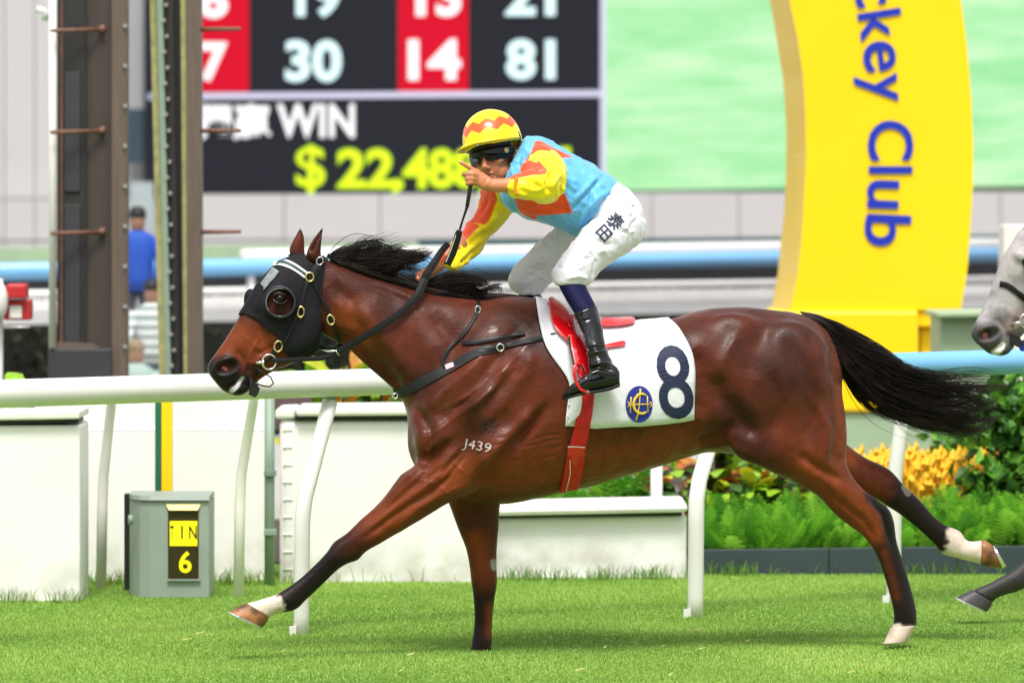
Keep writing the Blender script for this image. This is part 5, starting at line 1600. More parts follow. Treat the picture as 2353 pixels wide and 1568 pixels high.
# blinker cup: half cone standing out behind the eye
cc = hit(641.7, 694, .004) or BAY.P(641.7, 694, .09)
mb = MB(); n_ = 28
for i in range(n_ + 1):
    t = 2 * PI * i / n_
    deep = .012 + .038 * (.5 + .5 * math.cos(t - .55)) ** 1.2      # stands proud behind and below the eye
    for rr_, ou in ((39, -.002), (40, .004), (34, deep), (29.5, deep * .96), (29.5, -.004)):
        mb.v.append(cc + BAY.u * (rr_ * math.cos(t) / PXM) + Vector((0, 0, -rr_ * 1.04 * math.sin(t) / PXM)) + BAY.n * ou)
for i in range(n_):
    for k in range(4):
        a = 5 * i + k; mb.f.append((a, a + 1, a + 6, a + 5))
mb.build('eye_cup', mat('black_vinyl', (.008, .009, .013), .45, spec=.3), hd, True)
_l = BAY.lat(np.array([list(cc)]))[0] + .02
MB().tube([BAY.P(641.7 + 30.5 * math.cos(t * .1745), 694 + 31.5 * math.sin(t * .1745), _l) for t in range(8, 31)], .0011, 6).build('cup_rim', mat('grey_piping', (.3, .3, .32), .4), hd, True)
MB().ellipsoid(BAY.P(575, 690, -.075), (.025, .03, .045)).build('far_eye_cup', M['hood'], hd, True)
def decal(name, text, box, m, parent, rot=0.0, bold=.01, off=.006, bvh=None, sub=True, skew=0.0, fn=None):
    p, f = fit_glyphs(text, *box, bold=bold)
    cx_, cy_ = (box[0] + box[2]) / 2, (box[1] + box[3]) / 2
    a = math.radians(rot); me = bpy.data.meshes.new(name)
    me.from_pydata([(x, y, 0) for x, y in p], [], f)
    bm = bmesh.new(); bm.from_mesh(me)
    bmesh.ops.triangulate(bm, faces=bm.faces)
    lim = max(box[2] - box[0], box[3] - box[1]) / 7
    for it in range(3):
        es = [e for e in bm.edges if e.calc_length() > lim]
        if not es: break
        bmesh.ops.subdivide_edges(bm, edges=es, cuts=1); bmesh.ops.triangulate(bm, faces=bm.faces)
    for v in bm.verts:
        x, y = v.co.x - cx_, v.co.y - cy_
        x += skew * y
        X, Y = cx_ + x * math.cos(a) - y * math.sin(a), cy_ + x * math.sin(a) + y * math.cos(a)
        h = hit(X, Y, off, bvh) or BAY.P(X, Y, .3)
        v.co = h
    bm.to_mesh(me); bm.free()
    return link_mesh(name, me, m, parent)
hv = [BVHTree.FromObject(bpy.data.objects[o.name], bpy.context.evaluated_depsgraph_get()) for o in ()]
M['tag_grey'] = mat('grey_tag', lin(120, 128, 128), .6, var=.4, scale=60)
NAMETAG = True
# ---- bridle and reins
br_ = empty('bridle', BAY.P(617, 830, .06), 'black leather bridle with steel bit rings, brass buckles and long reins', 'bridle')
bt = [(628, 606), (650, 606), (672, 614), (690, 625), (702, 634)]
ribbon('browband', bt, 15, M['white_paint'], br_, off=.012)
ribbon('browband_stripe', [(x, y) for x, y in bt], 6, mat('dark_green_band', lin(30, 70, 64), .5), br_, off=.0145)
ribbon('cheek_strap', [(706, 640), (698, 668), (688, 705), (668, 756), (652, 785), (634, 800), (622, 818)], (9, 8), M['leather'], br_, off=.013)
ribbon('crown_strap', [(738, 596), (728, 612), (716, 632), (708, 640)], 16, M['leather'], br_, off=.014)
ribbon('throat_strap', [(712, 640), (728, 668), (748, 700), (760, 732), (770, 755), (778, 775), (778, 790)], (6, 9), M['leather'], br_, off=.011)
ribbon('throat_strap', [(778, 788, .09), (770, 798, .07), (750, 800, .03), (732, 794, -.02)], 5, M['leather'], br_)
ribbon('noseband', [(626, 818), (600, 838), (588, 862), (590, 885, .05)], 6, M['leather'], br_, off=.006)
ring('ring', 708, 638, 9, 10, .0036, M['brass'], br_, off=.018)
ring('buckle', 687, 716, 7, 12, .0036, M['brass'], br_, off=.02, rot=8)
ring('buckle', 760, 732, 8, 11, .0036, M['brass'], br_, off=.016, rot=-15)
ring('buckle', 641, 790, 9, 12, .0036, M['brass'], br_, off=.018, rot=12)
ring('buckle', 730, 604, 7, 9, .003, M['steel'], br_, off=.02, rot=20)
ring('bit_ring', 618, 831, 16, 17, .0034, M['steel'], br_, lat=.085)
MB().tube([BAY.P(604, 826, .088), BAY.P(604, 842, .088)], .0055, 8).build('bit_cheek', M['steel'], br_, True)
MB().tube([BAY.P(604, 833, .086), BAY.P(592, 832, .075), BAY.P(578, 840, .03)], [.005, .006, .006], 8).build('bit_mouthpiece', M['steel'], br_, True)
MB().tube([BAY.P(580, 842, .062), BAY.P(600, 852, .082), BAY.P(622, 866, .085), BAY.P(628, 880, .08), (BAY.P(620, 888, .07)), BAY.P(604, 886, .05), BAY.P(592, 882, .045)], .0028, 6).build('loop_strap', M['leather'], br_, True)
mbk = MB()
mbk.prism([BAY.P(572, 862, .05), BAY.P(582, 874, .055), BAY.P(597, 892, .05), BAY.P(592, 906, .045), BAY.P(586, 913, .045), BAY.P(571, 906, .045), BAY.P(574, 888, .05)], .012)
mbk.build('tongue_tie', M['webbing'], br_)
ribbon('lead_rein', [(624, 826, .092), (640, 828, .094), (672, 826, .10), (710, 824, .10), (742, 822, .095), (768, 812, .10), (782, 800, .105)], 11, M['leather'], br_)
MB().tube([BAY.P(733, 800, .06), BAY.P(752, 806, .075), BAY.P(772, 806, .1), BAY.P(780, 816, .1)], .004, 6).build('running_ring', M['steel'], br_, True)
ribbon('rein', [(776, 806, .105), (800, 795, .11), (850, 765, .13), (905, 730, .135), (950, 690, .12), (968, 660, .10), (976, 640, .075)], (15, 18), M['leather'], br_, thick=.003)
ribbon('rein_loop', [(972, 648, .055), (985, 622, .05), (1000, 600, .03), (1016, 575, .0), (1030, 560, -.03)], (20, 14), M['leather'], br_, thick=.003)
ribbon('far_rein', [(760, 812, -.08), (850, 740, -.13), (940, 660, -.10), (975, 632, -.06)], 15, M['leather'], br_)

# ---- breast girth
bg_ = empty('breast_girth', BAY.P(1000, 850, .2), 'black breast girth strap across the bay horse shoulder', 'strap')
ribbon('chest_band', [(906, 906), (930, 898), (960, 882), (1000, 862), (1050, 836), (1095, 810), (1130, 800)], (26, 18), M['webbing'], bg_, off=.006, dense=8)
ribbon('buckle_strap', [(1098, 806), (1130, 800), (1170, 793), (1220, 782), (1260, 772), (1280, 768)], (12, 10), M['leather'], bg_, off=.009, dense=8)
ribbon('free_end', [(1062, 788), (1090, 788), (1130, 781), (1170, 773), (1206, 766)], 9, M['leather'], bg_, off=.011)
ribbon('neck_strap', [(1098, 686), (1098, 715), (1075, 755), (1056, 778), (1030, 802), (1016, 828), (1022, 846)], (8, 8), M['leather'], bg_, off=.008)
ring('buckle', 1097, 716, 6, 8, .003, M['steel'], bg_, off=.012)
ring('buckle', 1146, 798, 8, 8, .0032, M['steel'], bg_, off=.013, rot=-12)
ring('chest_ring', 908, 909, 6, 6, .003, M['steel'], bg_, lat=.06)
ribbon('care_tag', [(1024, 846), (1044, 839)], 12, mat('pink_tag', lin(226, 180, 186), .7), bg_, off=.012)

# ---- saddle cloth wrapped over the back
ax = lambda x: 850
def wrap_point(x, phi, off):
    """surface point of the body around the trunk axis at grid column x"""
    c = BAY.P(x, 850, 0)
    dirv = BAY.n * math.cos(phi) + Vector((0, 0, 1)) * math.sin(phi)
    h = BVH.ray_cast(c + dirv * .9, -dirv)
    if h[0] is None: return None
    return h[0] + dirv * off
def front_x(y): return float(np.interp(y, [640, 689, 764, 799, 836, 884, 913, 978, 990], [1226, 1231, 1243, 1253, 1281, 1318, 1303, 1298, 1298]))
def rear_x(y): return float(np.interp(y, [640, 732, 745, 784, 812, 854, 963, 990], [1520, 1536, 1556, 1581, 1593, 1598, 1595, 1593]))
def bot_y(x): return float(np.interp(x, [1290, 1352, 1382, 1456, 1556, 1600], [978, 980, 983, 978, 970, 962]))
NS, NT = 46, 44
grid = []
for i in range(NS + 1):
    s = i / NS
    xm = front_x(880) + (rear_x(880) - front_x(880)) * s
    # angle of the near hem
    best = None
    for k in range(260):
        phi = math.radians(-55 + 75 * k / 259)
        q = wrap_point(xm - 34, phi, .010)
        if q is None: continue
        py = HY - F * (q.z - CH) / q.y
        e = abs(py - bot_y(xm))
        if best is None or e < best[0]: best = (e, phi)
    ph0 = best[1]; ph1 = PI - math.radians(8)
    col = []
    for j in range(NT + 1):
        phi = ph0 + (ph1 - ph0) * j / NT
        x = xm; q = None
        for it in range(5):
            q = wrap_point(x, phi, .010) or q
            py = HY - F * (q.z - CH) / q.y; pxx = CX + F * q.x / q.y
            yy = py if phi < PI / 2 else 700
            want = front_x(yy) + (rear_x(yy) - front_x(yy)) * s
            x = x + (want - pxx if phi < PI / 2 else want - x)
        q = wrap_point(x, phi, .009 + .004 * noise.noise(Vector((x * .022, phi * 2.6, 0))) + .005 * max(0, 1 - abs(noise.noise(Vector((x * .03 + phi * 1.5, phi * .8, 4)))) * 3) + (.010 * max(0, math.sin(x * .06 + phi * 5)) * smoothstep(.5, 0, np.array([phi - ph0]))[0] * .5)) or q
        col.append(q)
    grid.append(col)
for it in range(3):
    g2 = [list(c_) for c_ in grid]
    for i in range(NS + 1):
        for j in range(1, NT):
            a, b_ = grid[max(i - 1, 0)][j], grid[min(i + 1, NS)][j]
            g2[i][j] = grid[i][j] * .5 + (a + b_ + grid[i][j - 1] + grid[i][j + 1]) * .125 if 0 < i < NS else grid[i][j] * .5 + (grid[i][j - 1] + grid[i][j + 1]) * .25
        if 0 < i < NS: g2[i][0] = grid[i][0] * .5 + (grid[i - 1][0] + grid[i + 1][0]) * .25
    grid = g2
mb = MB()
for col in grid: mb.v += col
for i in range(NS):
    for j in range(NT):
        a = i * (NT + 1) + j; mb.f.append((a, a + 1, a + NT + 2, a + NT + 1))
sc_ = empty('saddle_cloth', BAY.P(1450, 880, .28), 'white saddle cloth with navy number eight and blue oval badge', 'saddle cloth')
cl = mb.build('cloth', M['cloth'], sc_, True)
md = cl.modifiers.new('s', 'SOLIDIFY'); md.thickness = .003; md.offset = -1
CL = BVHTree.FromPolygons([tuple(q) for q in mb.v], mb.f)
def hitc(px, py, off): return hit(px, py, off, CL)
decal('number', '8', (1509, 793, 1588, 962), M['navy'], sc_, rot=-3, bold=.008, off=.003, bvh=CL, skew=.06)
# oval badge
n_ = 32; c0 = hit(1467.7, 928, .003, CL)
vv = [c0] + [hit(1467.7 + 31 * math.cos(2 * PI * i / n_), 928 + 42 * math.sin(2 * PI * i / n_), .003, CL) for i in range(n_)]
mk('badge', vv, [(0, 1 + i, 1 + (i + 1) % n_) for i in range(n_)], M['badge_blue'], sc_)
def bstroke(pts, w):
    v = [hit(x, y, .0055, CL) for x, y in pts]
    MB().tube(v, [k / PXM for k in w], 6, flat=.4, up=(0, -1, 0)).build('badge_emblem', M['badge_gold'], sc_, True)
bstroke([(1484 + 0, 908), (1475, 904), (1465, 906), (1457, 916), (1454, 928), (1457, 940), (1465, 948), (1475, 949), (1484, 945)], [2.2, 3, 3.4, 3.6, 3.6, 3.6, 3.4, 3, 2.2])
bstroke([(1470, 893), (1469, 905), (1467, 930), (1465, 948), (1460, 964)], [2.6, 1.6, 1.3, 1.5, 3.0])
bstroke([(1442, 929), (1467, 928), (1494, 927)], [1.2, 1.4, 1.2])
bstroke([(1449, 911), (1448, 928), (1447, 947)], [1.8, 1.3, 2.2]); bstroke([(1486, 909), (1486, 927), (1487, 946)], [1.8, 1.3, 2.2])
for x in (1443, 1494): bstroke([(x - 3, 922), (x + 2, 925), (x + 2, 931), (x - 3, 934)], [1, 1.2, 1.2, 1])

# ---- saddle, stirrup and girth
sd = empty('racing_saddle', BAY.P(1310, 760, .2), 'small red patent racing saddle with red stirrup on the white cloth', 'saddle')
def surf_poly(name, outline, m, parent, off=.006, thick=.005, bvh=None, res=7, lat=None):
    """plate laid on a surface, outline in grid px"""
    bm = bmesh.new()
    vs_ = [bm.verts.new((x, y, 0)) for x, y in outline]
    bm.faces.new(vs_)
    bmesh.ops.triangulate(bm, faces=bm.faces)
    lim = max(np.ptp([p[0] for p in outline]), np.ptp([p[1] for p in outline])) / res
    for it in range(4):
        es = [e for e in bm.edges if e.calc_length() > lim]
        if not es: break
        bmesh.ops.subdivide_edges(bm, edges=es, cuts=1); bmesh.ops.triangulate(bm, faces=bm.faces)
    for v in bm.verts:
        x, y = v.co.x, v.co.y
        h = (hit(x, y, off, bvh) if lat is None else None)
        if h is None: h = BAY.P(x, y, lat(x, y) if callable(lat) else (lat if lat is not None else .1))
        v.co = h
    me = bpy.data.meshes.new(name); bm.to_mesh(me); bm.free()
    o = link_mesh(name, me, m, parent, True)
    md = o.modifiers.new('s', 'SOLIDIFY'); md.thickness = thick; md.offset = 0
    md = o.modifiers.new('b', 'BEVEL'); md.width = thick * .4; md.segments = 2; md.limit_method = 'ANGLE'
    return o
def curve_pts(pts, m=5): return [(q[0], q[1]) for q in catmull(pts + [pts[0]], m)[:-1]]
flap = curve_pts([(1257, 694), (1266, 692), (1285, 705), (1305, 730), (1318, 760), (1320, 792), (1311, 797), (1293, 781), (1275, 762), (1264, 735)])
surf_poly('flap', flap, M['red_leather'], sd, off=.016, thick=.007, bvh=CL)
mb = MB(); loft(mb, BAY, [(1256, 692, 1262, 704, .13, 0), (1270, 690, 1280, 716, .11, 0), (1300, 704, 1312, 742, .10, 0), (1340, 724, 1345, 752, .10, 0), (1400, 732, 1400, 752, .11, 0), (1450, 733, 1450, 752, .10, 0), (1458, 738, 1458, 750, .06, 0)], 18)
mb.build('seat', M['red_leather'], sd, True)
surf_poly('cantle', curve_pts([(1380, 738), (1415, 738), (1448, 737), (1459, 742), (1450, 750), (1415, 755), (1380, 754)]), mat('pink_red_leather', lin(226, 60, 66), .25, coat=.5), sd, off=.016, bvh=CL)
surf_poly('billet', [(1300, 735), (1310, 735), (1313, 758), (1307, 762), (1301, 757)], M['red_leather'], sd, off=.028, bvh=CL)
surf_poly('leather_tab', curve_pts([(1390, 795), (1410, 790), (1430, 787), (1436, 791), (1432, 797), (1410, 800), (1390, 802)]), M['red_leather'], sd, off=.010, bvh=CL)
surf_poly('under_flap', [(1306, 765), (1330, 775), (1350, 815), (1356, 860), (1348, 900), (1330, 880), (1318, 830), (1310, 795)], M['red_leather'], sd, off=.013, bvh=CL)
ribbon('stirrup_leather', [(1312, 768, .27), (1316, 800, .31), (1323, 832, .345), (1328, 848, .36)], 12, M['red_leather'], sd, thick=.003)
ribbon('stirrup_leather_edge', [(1306, 772, .276), (1311, 802, .316), (1318, 836, .352)], 5, M['leather'], sd, thick=.002)
st_pts = [BAY.P(1328, 836, .41), BAY.P(1320, 840, .42), BAY.P(1319, 858, .425), BAY.P(1324, 880, .43), BAY.P(1332, 893, .43), BAY.P(1350, 903, .425), BAY.P(1356, 900, .38), BAY.P(1354, 896, .33), BAY.P(1344, 860, .325), BAY.P(1336, 838, .34), BAY.P(1328, 836, .38)]
MB().tube(st_pts, .0065, 8).build('stirrup_iron', M['red_leather'], sd, True)
mb = MB(); loft(mb, BAY, [(1330, 886, 1336, 897, .045, .38), (1345, 893, 1350, 904, .05, .38), (1358, 895, 1360, 906, .045, .38)], 12)
mb.build('stirrup_tread', M['steel'], sd, True)
mbg = MB()
GR = [(1332, 906, 1364, 903), (1328, 935, 1361, 933), (1322, 965, 1357, 963), (1313, 1000, 1350, 1000), (1305, 1030, 1343, 1031), (1298, 1065, 1339, 1066), (1291, 1098, 1332, 1098), (1286, 1116, 1328, 1110), (1284, 1125, 1326, 1117)]
gth = empty('girth', BAY.P(1315, 1020, .3), 'red girth strap buckled under the bay horse chest', 'girth')
rows = catmull(GR, 6); mb = MB(); kk = 6
for q in rows:
    for t in range(kk + 1):
        x, y = q[0] + (q[2] - q[0]) * t / kk, q[1] + (q[3] - q[1]) * t / kk
        h = hit(x, y, .009) or (hit(x, y - 8, .009)); c_ = hit(x, y, .007, CL)
        if c_ is not None and (h is None or c_.y < h.y): h = c_
        mb.v.append(h if h is not None else BAY.P(x, y, .05))
for i in range(len(rows) - 1):
    for t in range(kk):
        a = i * (kk + 1) + t; mb.f.append((a, a + 1, a + kk + 2, a + kk + 1))
g_ = mb.build('webbing', M['red_web'], gth, True)
md = g_.modifiers.new('s', 'SOLIDIFY'); md.thickness = .006; md.offset = 0
surf_poly('buckle_guard', [(1303, 1024), (1341, 1025), (1339, 1040), (1330, 1044), (1323, 1056), (1321, 1066), (1314, 1066), (1313, 1056), (1310, 1046), (1301, 1040)], M['red_leather'], gth, off=.014, thick=.004)
ribbon('stitch_line', [(1303, 1022), (1320, 1022), (1342, 1023)], 2, M['white_paint'], gth, off=.015, thick=.001)
ribbon('stitch_line', [(1309, 1052), (1308, 1080), (1304, 1100), (1298, 1120)], 1.6, M['white_paint'], gth, off=.0145, thick=.001)
surf_poly('girth_pad', curve_pts([(1303, 912), (1332, 905), (1336, 925), (1330, 950), (1312, 968), (1299, 974), (1299, 945)]), M['cloth'], gth, off=.010, thick=.004, bvh=CL)
decal('girth_lettering', 'T', (1330, 913, 1342, 923), M['sign_dark'] if 'sign_dark' in M else M['leather'], gth, rot=80, off=.017)
decal('girth_lettering', 'A', (1330, 927, 1342, 937), M['leather'], gth, rot=80, off=.017)
decal('girth_lettering', 'N', (1327, 941, 1340, 951), M['leather'], gth, rot=80, off=.017)
surf_poly('name_tag', [(602, 655), (630, 618), (643, 627), (613, 667)], M['tag_grey'], hd, off=.0125, thick=.002)
# ---- brand marks on the shoulder
decal('brand_mark', 'AP', (1104, 959, 1142, 990), mat('dark_brand', lin(34, 24, 22), .7), bay, rot=5, bold=.004, off=.005)
decal('brand_mark', 'J439', (1062, 1012, 1129, 1040), mat('white_brand', lin(176, 164, 158), .7, var=.5, scale=140), bay, rot=12, bold=.0, off=.004)
# ================================================================== the jockey
P_ = BAY.P
person = empty('person', P_(1380, 760, 0), 'jockey in yellow, orange and blue silks crouched on the bay, pointing', 'person')
HR = Matrix.Rotation(math.radians(-15), 3, 'Y') @ Matrix.Rotation(math.radians(-22), 3, 'Z') @ Matrix.Rotation(math.radians(-6), 3, 'X')
HO = P_(1112, 386, .10) - HR @ Vector((0, -.120, -.042))
def H(x, y, z): return HO + HR @ Vector((x, y, z))
def hell(mb, c, r, nu=16, nv=10): mb.ellipsoid(H(*c), r, HR, nu, nv)

mb = MB()
# head
hell(mb, (0, .02, .035), (.074, .092, .088)); hell(mb, (0, -.028, -.035), (.058, .066, .070)); hell(mb, (0, -.02, .01), (.066, .078, .06))
for s in (-1, 1):
    hell(mb, (s * .036, -.022, -.066), (.026, .048, .036)); hell(mb, (s * .042, -.066, -.022), (.022, .022, .018))
    hell(mb, (s * .076, .012, -.008), (.009, .020, .031), 10, 8); hell(mb, (s * .078, .016, -.028), (.007, .010, .012), 8, 6)
    hell(mb, (s * .030, -.085, .012), (.026, .014, .010))
    hell(mb, (s * .011, -.106, -.044), (.009, .011, .008), 10, 8)
hell(mb, (0, -.078, -.098), (.028, .022, .019)); hell(mb, (0, -.04, -.095), (.036, .04, .02))
mb.tube([H(0, -.090, .006), H(0, -.102, -.018), H(0, -.114, -.038), H(0, -.106, -.048)], [.009, .010, .012, .008], 10)
hell(mb, (0, -.093, -.066), (.024, .011, .0065), 12, 8); hell(mb, (0, -.090, -.0785), (.020, .012, .0075), 12, 8)
# neck and trunk
mb.tube([H(0, .03, -.02), H(0, .05, -.09), P_(1205, 395, .03), P_(1240, 420, 0)], [.055, .052, .058, .08], 16)
loft(mb, BAY, [(1425, 470, 1385, 525, .09, 0), (1390, 430, 1335, 510, .105, 0), (1340, 390, 1265, 485, .12, 0), (1280, 352, 1210, 480, .155, 0), (1235, 340, 1180, 455, .14, 0), (1210, 350, 1170, 425, .08, 0)], 20)
# near (left) arm: upper arm comes towards the camera, forearm across to the raised hand
EL = P_(1262, 428, .42); WR = P_(1126, 426, .44)
mb.tube([P_(1240, 385, .15), P_(1250, 402, .28), EL], [.055, .047, .04], 14)
mb.tube([EL, EL.lerp(WR, .3), EL.lerp(WR, .62), EL.lerp(WR, .86), WR, P_(1116, 420, .44)], [.036, .038, .032, .026, .0235, .024], 14)
# palm, fist around the whip, index finger pointing
def pt(x, y, l): return P_(x, y, l)
loft(mb, BAY, [(1132, 412, 1126, 440, .020, .44), (1118, 402, 1108, 436, .019, .44), (1104, 394, 1094, 428, .019, .44), (1094, 392, 1084, 420, .016, .44)], 14, e=.85)
mb.tube([pt(1100, 396, .445), pt(1088, 391, .452), pt(1078, 385, .456), pt(1066, 378, .456), pt(1054, 371, .454)], [.0105, .0100, .0092, .0082, .0068], 10)
for (kx, ky, mx, my, tx, ty, r) in ((1096, 402, 1075, 399, 1077, 404, .0098), (1094, 411, 1073, 410, 1077, 415, .0096), (1090, 420, 1074, 421, 1079, 424, .0086)):
    mb.tube([pt(kx, ky, .452), pt((kx + mx) / 2, (ky + my) / 2 - 1, .466), pt(mx, my, .462), pt(mx - 1, my + 2, .448), pt(tx, ty, .434), pt(tx + 9, ty + 1, .428)], [r, r, r * .98, r * .92, r * .9, r * .8], 9)
mb.tube([pt(1106, 412, .425), pt(1090, 407, .418), pt(1074, 403, .420), pt(1062, 400, .424)], [.012, .011, .0105, .008], 9)
# far (right) arm to the reins
mb.tube([P_(1170, 420, -.15), P_(1125, 480, -.22), P_(1095, 528, -.22), P_(1055, 572, -.14), P_(1018, 600, -.06), P_(1004, 614, -.03)], [.05, .042, .036, .032, .023, .022], 14)
loft(mb, BAY, [(1002, 596, 1014, 620, .02, -.03), (988, 606, 1000, 632, .02, -.02), (972, 618, 986, 640, .02, -.01), (964, 626, 974, 642, .016, 0)], 14)
for i, (dx, dy) in enumerate(((0, 0), (7, -5), (14, -9), (21, -13))):
    mb.tube([P_(968 + dx, 626 + dy, .0 - .012 * i), P_(959 + dx, 630 + dy, .012 - .012 * i), P_(959 + dx, 640 + dy, .02 - .012 * i), P_(968 + dx, 646 + dy, .022 - .012 * i)], [.0098, .0098, .0092, .008], 8)
mb.tube([P_(994, 622, .0), P_(984, 630, .02), P_(976, 638, .026)], [.011, .0105, .009], 8)
# legs
N_TH = [(1395, 440, 1474, 525, .085, .09), (1362, 500, 1452, 565, .08, .13), (1318, 560, 1398, 606, .07, .18), (1284, 618, 1348, 638, .056, .225), (1284, 650, 1338, 652, .05, .235), (1312, 700, 1356, 690, .046, .27), (1338, 760, 1378, 748, .04, .31), (1352, 810, 1390, 806, .034, .35)]
F_TH = [(1350, 470, 1420, 540, .08, -.09), (1285, 525, 1345, 562, .075, -.15), (1228, 575, 1296, 606, .066, -.2), (1186, 628, 1246, 646, .055, -.23), (1196, 662, 1242, 664, .048, -.235), (1222, 706, 1262, 700, .044, -.27), (1250, 770, 1290, 760, .036, -.32), (1268, 812, 1304, 808, .032, -.36)]
def slim(rows, k): return [((a + c) / 2 + (a - c) / 2 * k, (b + d) / 2 + (b - d) / 2 * k, (a + c) / 2 - (a - c) / 2 * k, (b + d) / 2 - (b - d) / 2 * k, w * k, l) for a, b, c, d, w, l in rows]
loft(mb, BAY, slim(N_TH, .72), 16); loft(mb, BAY, slim(F_TH, .72), 16)
jb = remesh(mb, .0042, 'body')
v = np_mesh(jb); v = smooth_np(jb, v, 3, .5, -.53); set_np(jb, v)
# facial modelling in head coordinates
inv = np.array(HR.transposed()); loc = (v - np.array(HO)) @ np.array(HR)
nrm = normals_np(jb)
def dent(c, r, amp):
    d = np.sqrt((((loc - np.array(c)) / np.array(r)) ** 2).sum(1)); v[:] += nrm * (amp * np.exp(-d ** 2))[:, None]
dent((0, -.103, -.0718), (.022, .012, .0028), -.004)           # mouth line
dent((0, -.1, -.056), (.006, .02, .008), -.002)
for s in (-1, 1):
    dent((s * .011, -.112, -.050), (.004, .006, .004), -.004)
    dent((s * .079, .006, -.006), (.012, .009, .018), -.004)
    dent((s * .03, -.085, -.006), (.016, .03, .010), -.006)
set_np(jb, v)
skin = np.array(lin(184, 114, 78)); skin2 = np.array(lin(202, 130, 92)); lipc = np.array(lin(150, 72, 62)); dark = np.array(lin(96, 54, 38))
c = np.tile(skin, (len(v), 1)); nz = vnoise(v, 40, 2)
c = c + (skin2 - c) * np.clip(.5 + nz * .6, 0, 1)[:, None]
d = np.sqrt((((loc - np.array((0, -.102, -.0725))) / np.array((.024, .03, .012))) ** 2).sum(1)); c += (lipc - c) * smoothstep(1.15, .7, d)[:, None]
d = np.sqrt((((loc - np.array((0, -.102, -.0718))) / np.array((.020, .03, .0022))) ** 2).sum(1)); c += (np.array(lin(70, 34, 32)) - c) * smoothstep(1.2, .6, d)[:, None]
d = np.sqrt((((loc - np.array((0, -.09, -.085))) / np.array((.05, .06, .035))) ** 2).sum(1)); c += (dark - c) * (.35 * smoothstep(1.1, .5, d) * (np.abs(loc[:, 2] + .072) > .012))[:, None]
pj = proj_np(v)
dd, _ = seg_dist(pj, [(1052, 369.5), (1056, 372)]); c += (np.array(lin(214, 160, 136)) - c) * smoothstep(5, 2.5, dd)[:, None]
add_attr(jb, 'skin', np.clip(c, 0, 1))
M['skin'] = mat('skin', rough=.42, vcol='skin', var=.06, scale=60, sss=.08, bump=.1, bscale=300, dist=.001)
link_mesh('body', jb, M['skin'], person, True)

# ---- silks
M['silk'] = mat('satin_silks', rough=.4, vcol='silk', sheen=.2, spec=.35, bump=.18, bscale=16, dist=.012, var=.03)
BLUE = np.array(lin(92, 172, 222)); YEL = np.array(lin(246, 222, 14)); ORA = np.array(lin(236, 76, 24)); TEAL = np.array(lin(60, 140, 170))
def paint(p, basec, patches, blend=1.6):
    c = np.tile(basec, (len(p), 1))
    for poly, col in patches:
        t = smoothstep(-blend, blend, poly_sd(p, poly)); c += (col - c) * t[:, None]
    return c
def cloth_mesh(name, mb, voxel, folds, basec, patches, amp=.004, sm=6, noise_scale=16, m=None, attr='silk', nstretch=None, crease=.009):
    me = remesh(mb, voxel, name)
    v = np_mesh(me); v = smooth_np(me, v, sm, .5, None); set_np(me, v)
    nrm = normals_np(me); p = proj_np(v); facing = smoothstep(.05, .5, -nrm[:, 1])
    w = vnoise(v * np.array(nstretch if nstretch else (1, 1, 1)), noise_scale, 3, 2.0)
    v += nrm * (w * amp)[:, None]
    rv = v @ np.array([[.8, 0, -.6], [0, 1, 0], [.6, 0, .8]]) * np.array([1.0, 1.0, .45])
    for sc_, k_, ex in ((13, 1.0, 5), (27, .45, 5)):
        rd_ = (1 - np.minimum(1, np.abs(vnoise(rv, sc_, 2, sc_)))) ** ex
        v += nrm * (rd_ * crease * k_)[:, None]
    for poly, a, wd in folds: stroke(v, nrm, p, facing, poly, a * 1.5, wd)
    set_np(me, v)
    p = proj_np(v)
    c = paint(p, basec, patches)
    add_attr(me, attr, np.clip(c, 0, 1))
    return link_mesh(name, me, m or M['silk'], person, True)
Z = lambda pts: [(939.8 + x * .2893, 226.8 + y * .2893) for x, y in pts]      # measured on an enlarged view

mb = MB()
loft(mb, BAY, [(1421, 424, 1330, 540, .150, 0), (1410, 408, 1310, 536, .165, 0), (1385, 392, 1285, 524, .175, 0), (1330, 362, 1240, 509, .188, 0), (1275, 337, 1200, 493, .205, 0), (1238, 317, 1166, 476, .195, 0.01), (1212, 318, 1150, 448, .140, .02), (1202, 334, 1156, 424, .085, .02), (1196, 346, 1162, 416, .066, .03)], 28)
blob(mb, BAY, 1235, 372, .14, 42, 40, .08); blob(mb, BAY, 1180, 430, -.13, 44, 42, .08)
tf = [(Z([(1560, 600), (1450, 700), (1340, 820), (1250, 900)]), -.008, 6), (Z([(1600, 720), (1480, 800), (1400, 900), (1330, 1000)]), .008, 7), (Z([(1500, 620), (1400, 720), (1320, 800)]), .007, 6),
      (Z([(1450, 700), (1440, 800), (1420, 900), (1360, 1020)]), -.007, 5), (Z([(1250, 500), (1350, 560), (1450, 640)]), -.006, 7), (Z([(1210, 600), (1260, 680), (1330, 740)]), .006, 6),
      (Z([(1380, 560), (1480, 640), (1560, 720)]), .006, 6), (Z([(900, 420), (880, 500), (870, 560)]), -.006, 4), (Z([(960, 360), (930, 430), (900, 500)]), .007, 5), (Z([(1560, 800), (1470, 880), (1400, 960)]), -.006, 5),
      (Z([(1230, 760), (1280, 860), (1290, 920)]), .005, 5), (Z([(1050, 830), (1150, 860), (1260, 880)]), -.005, 5), (Z([(1640, 700), (1600, 780), (1560, 860)]), -.006, 5)]
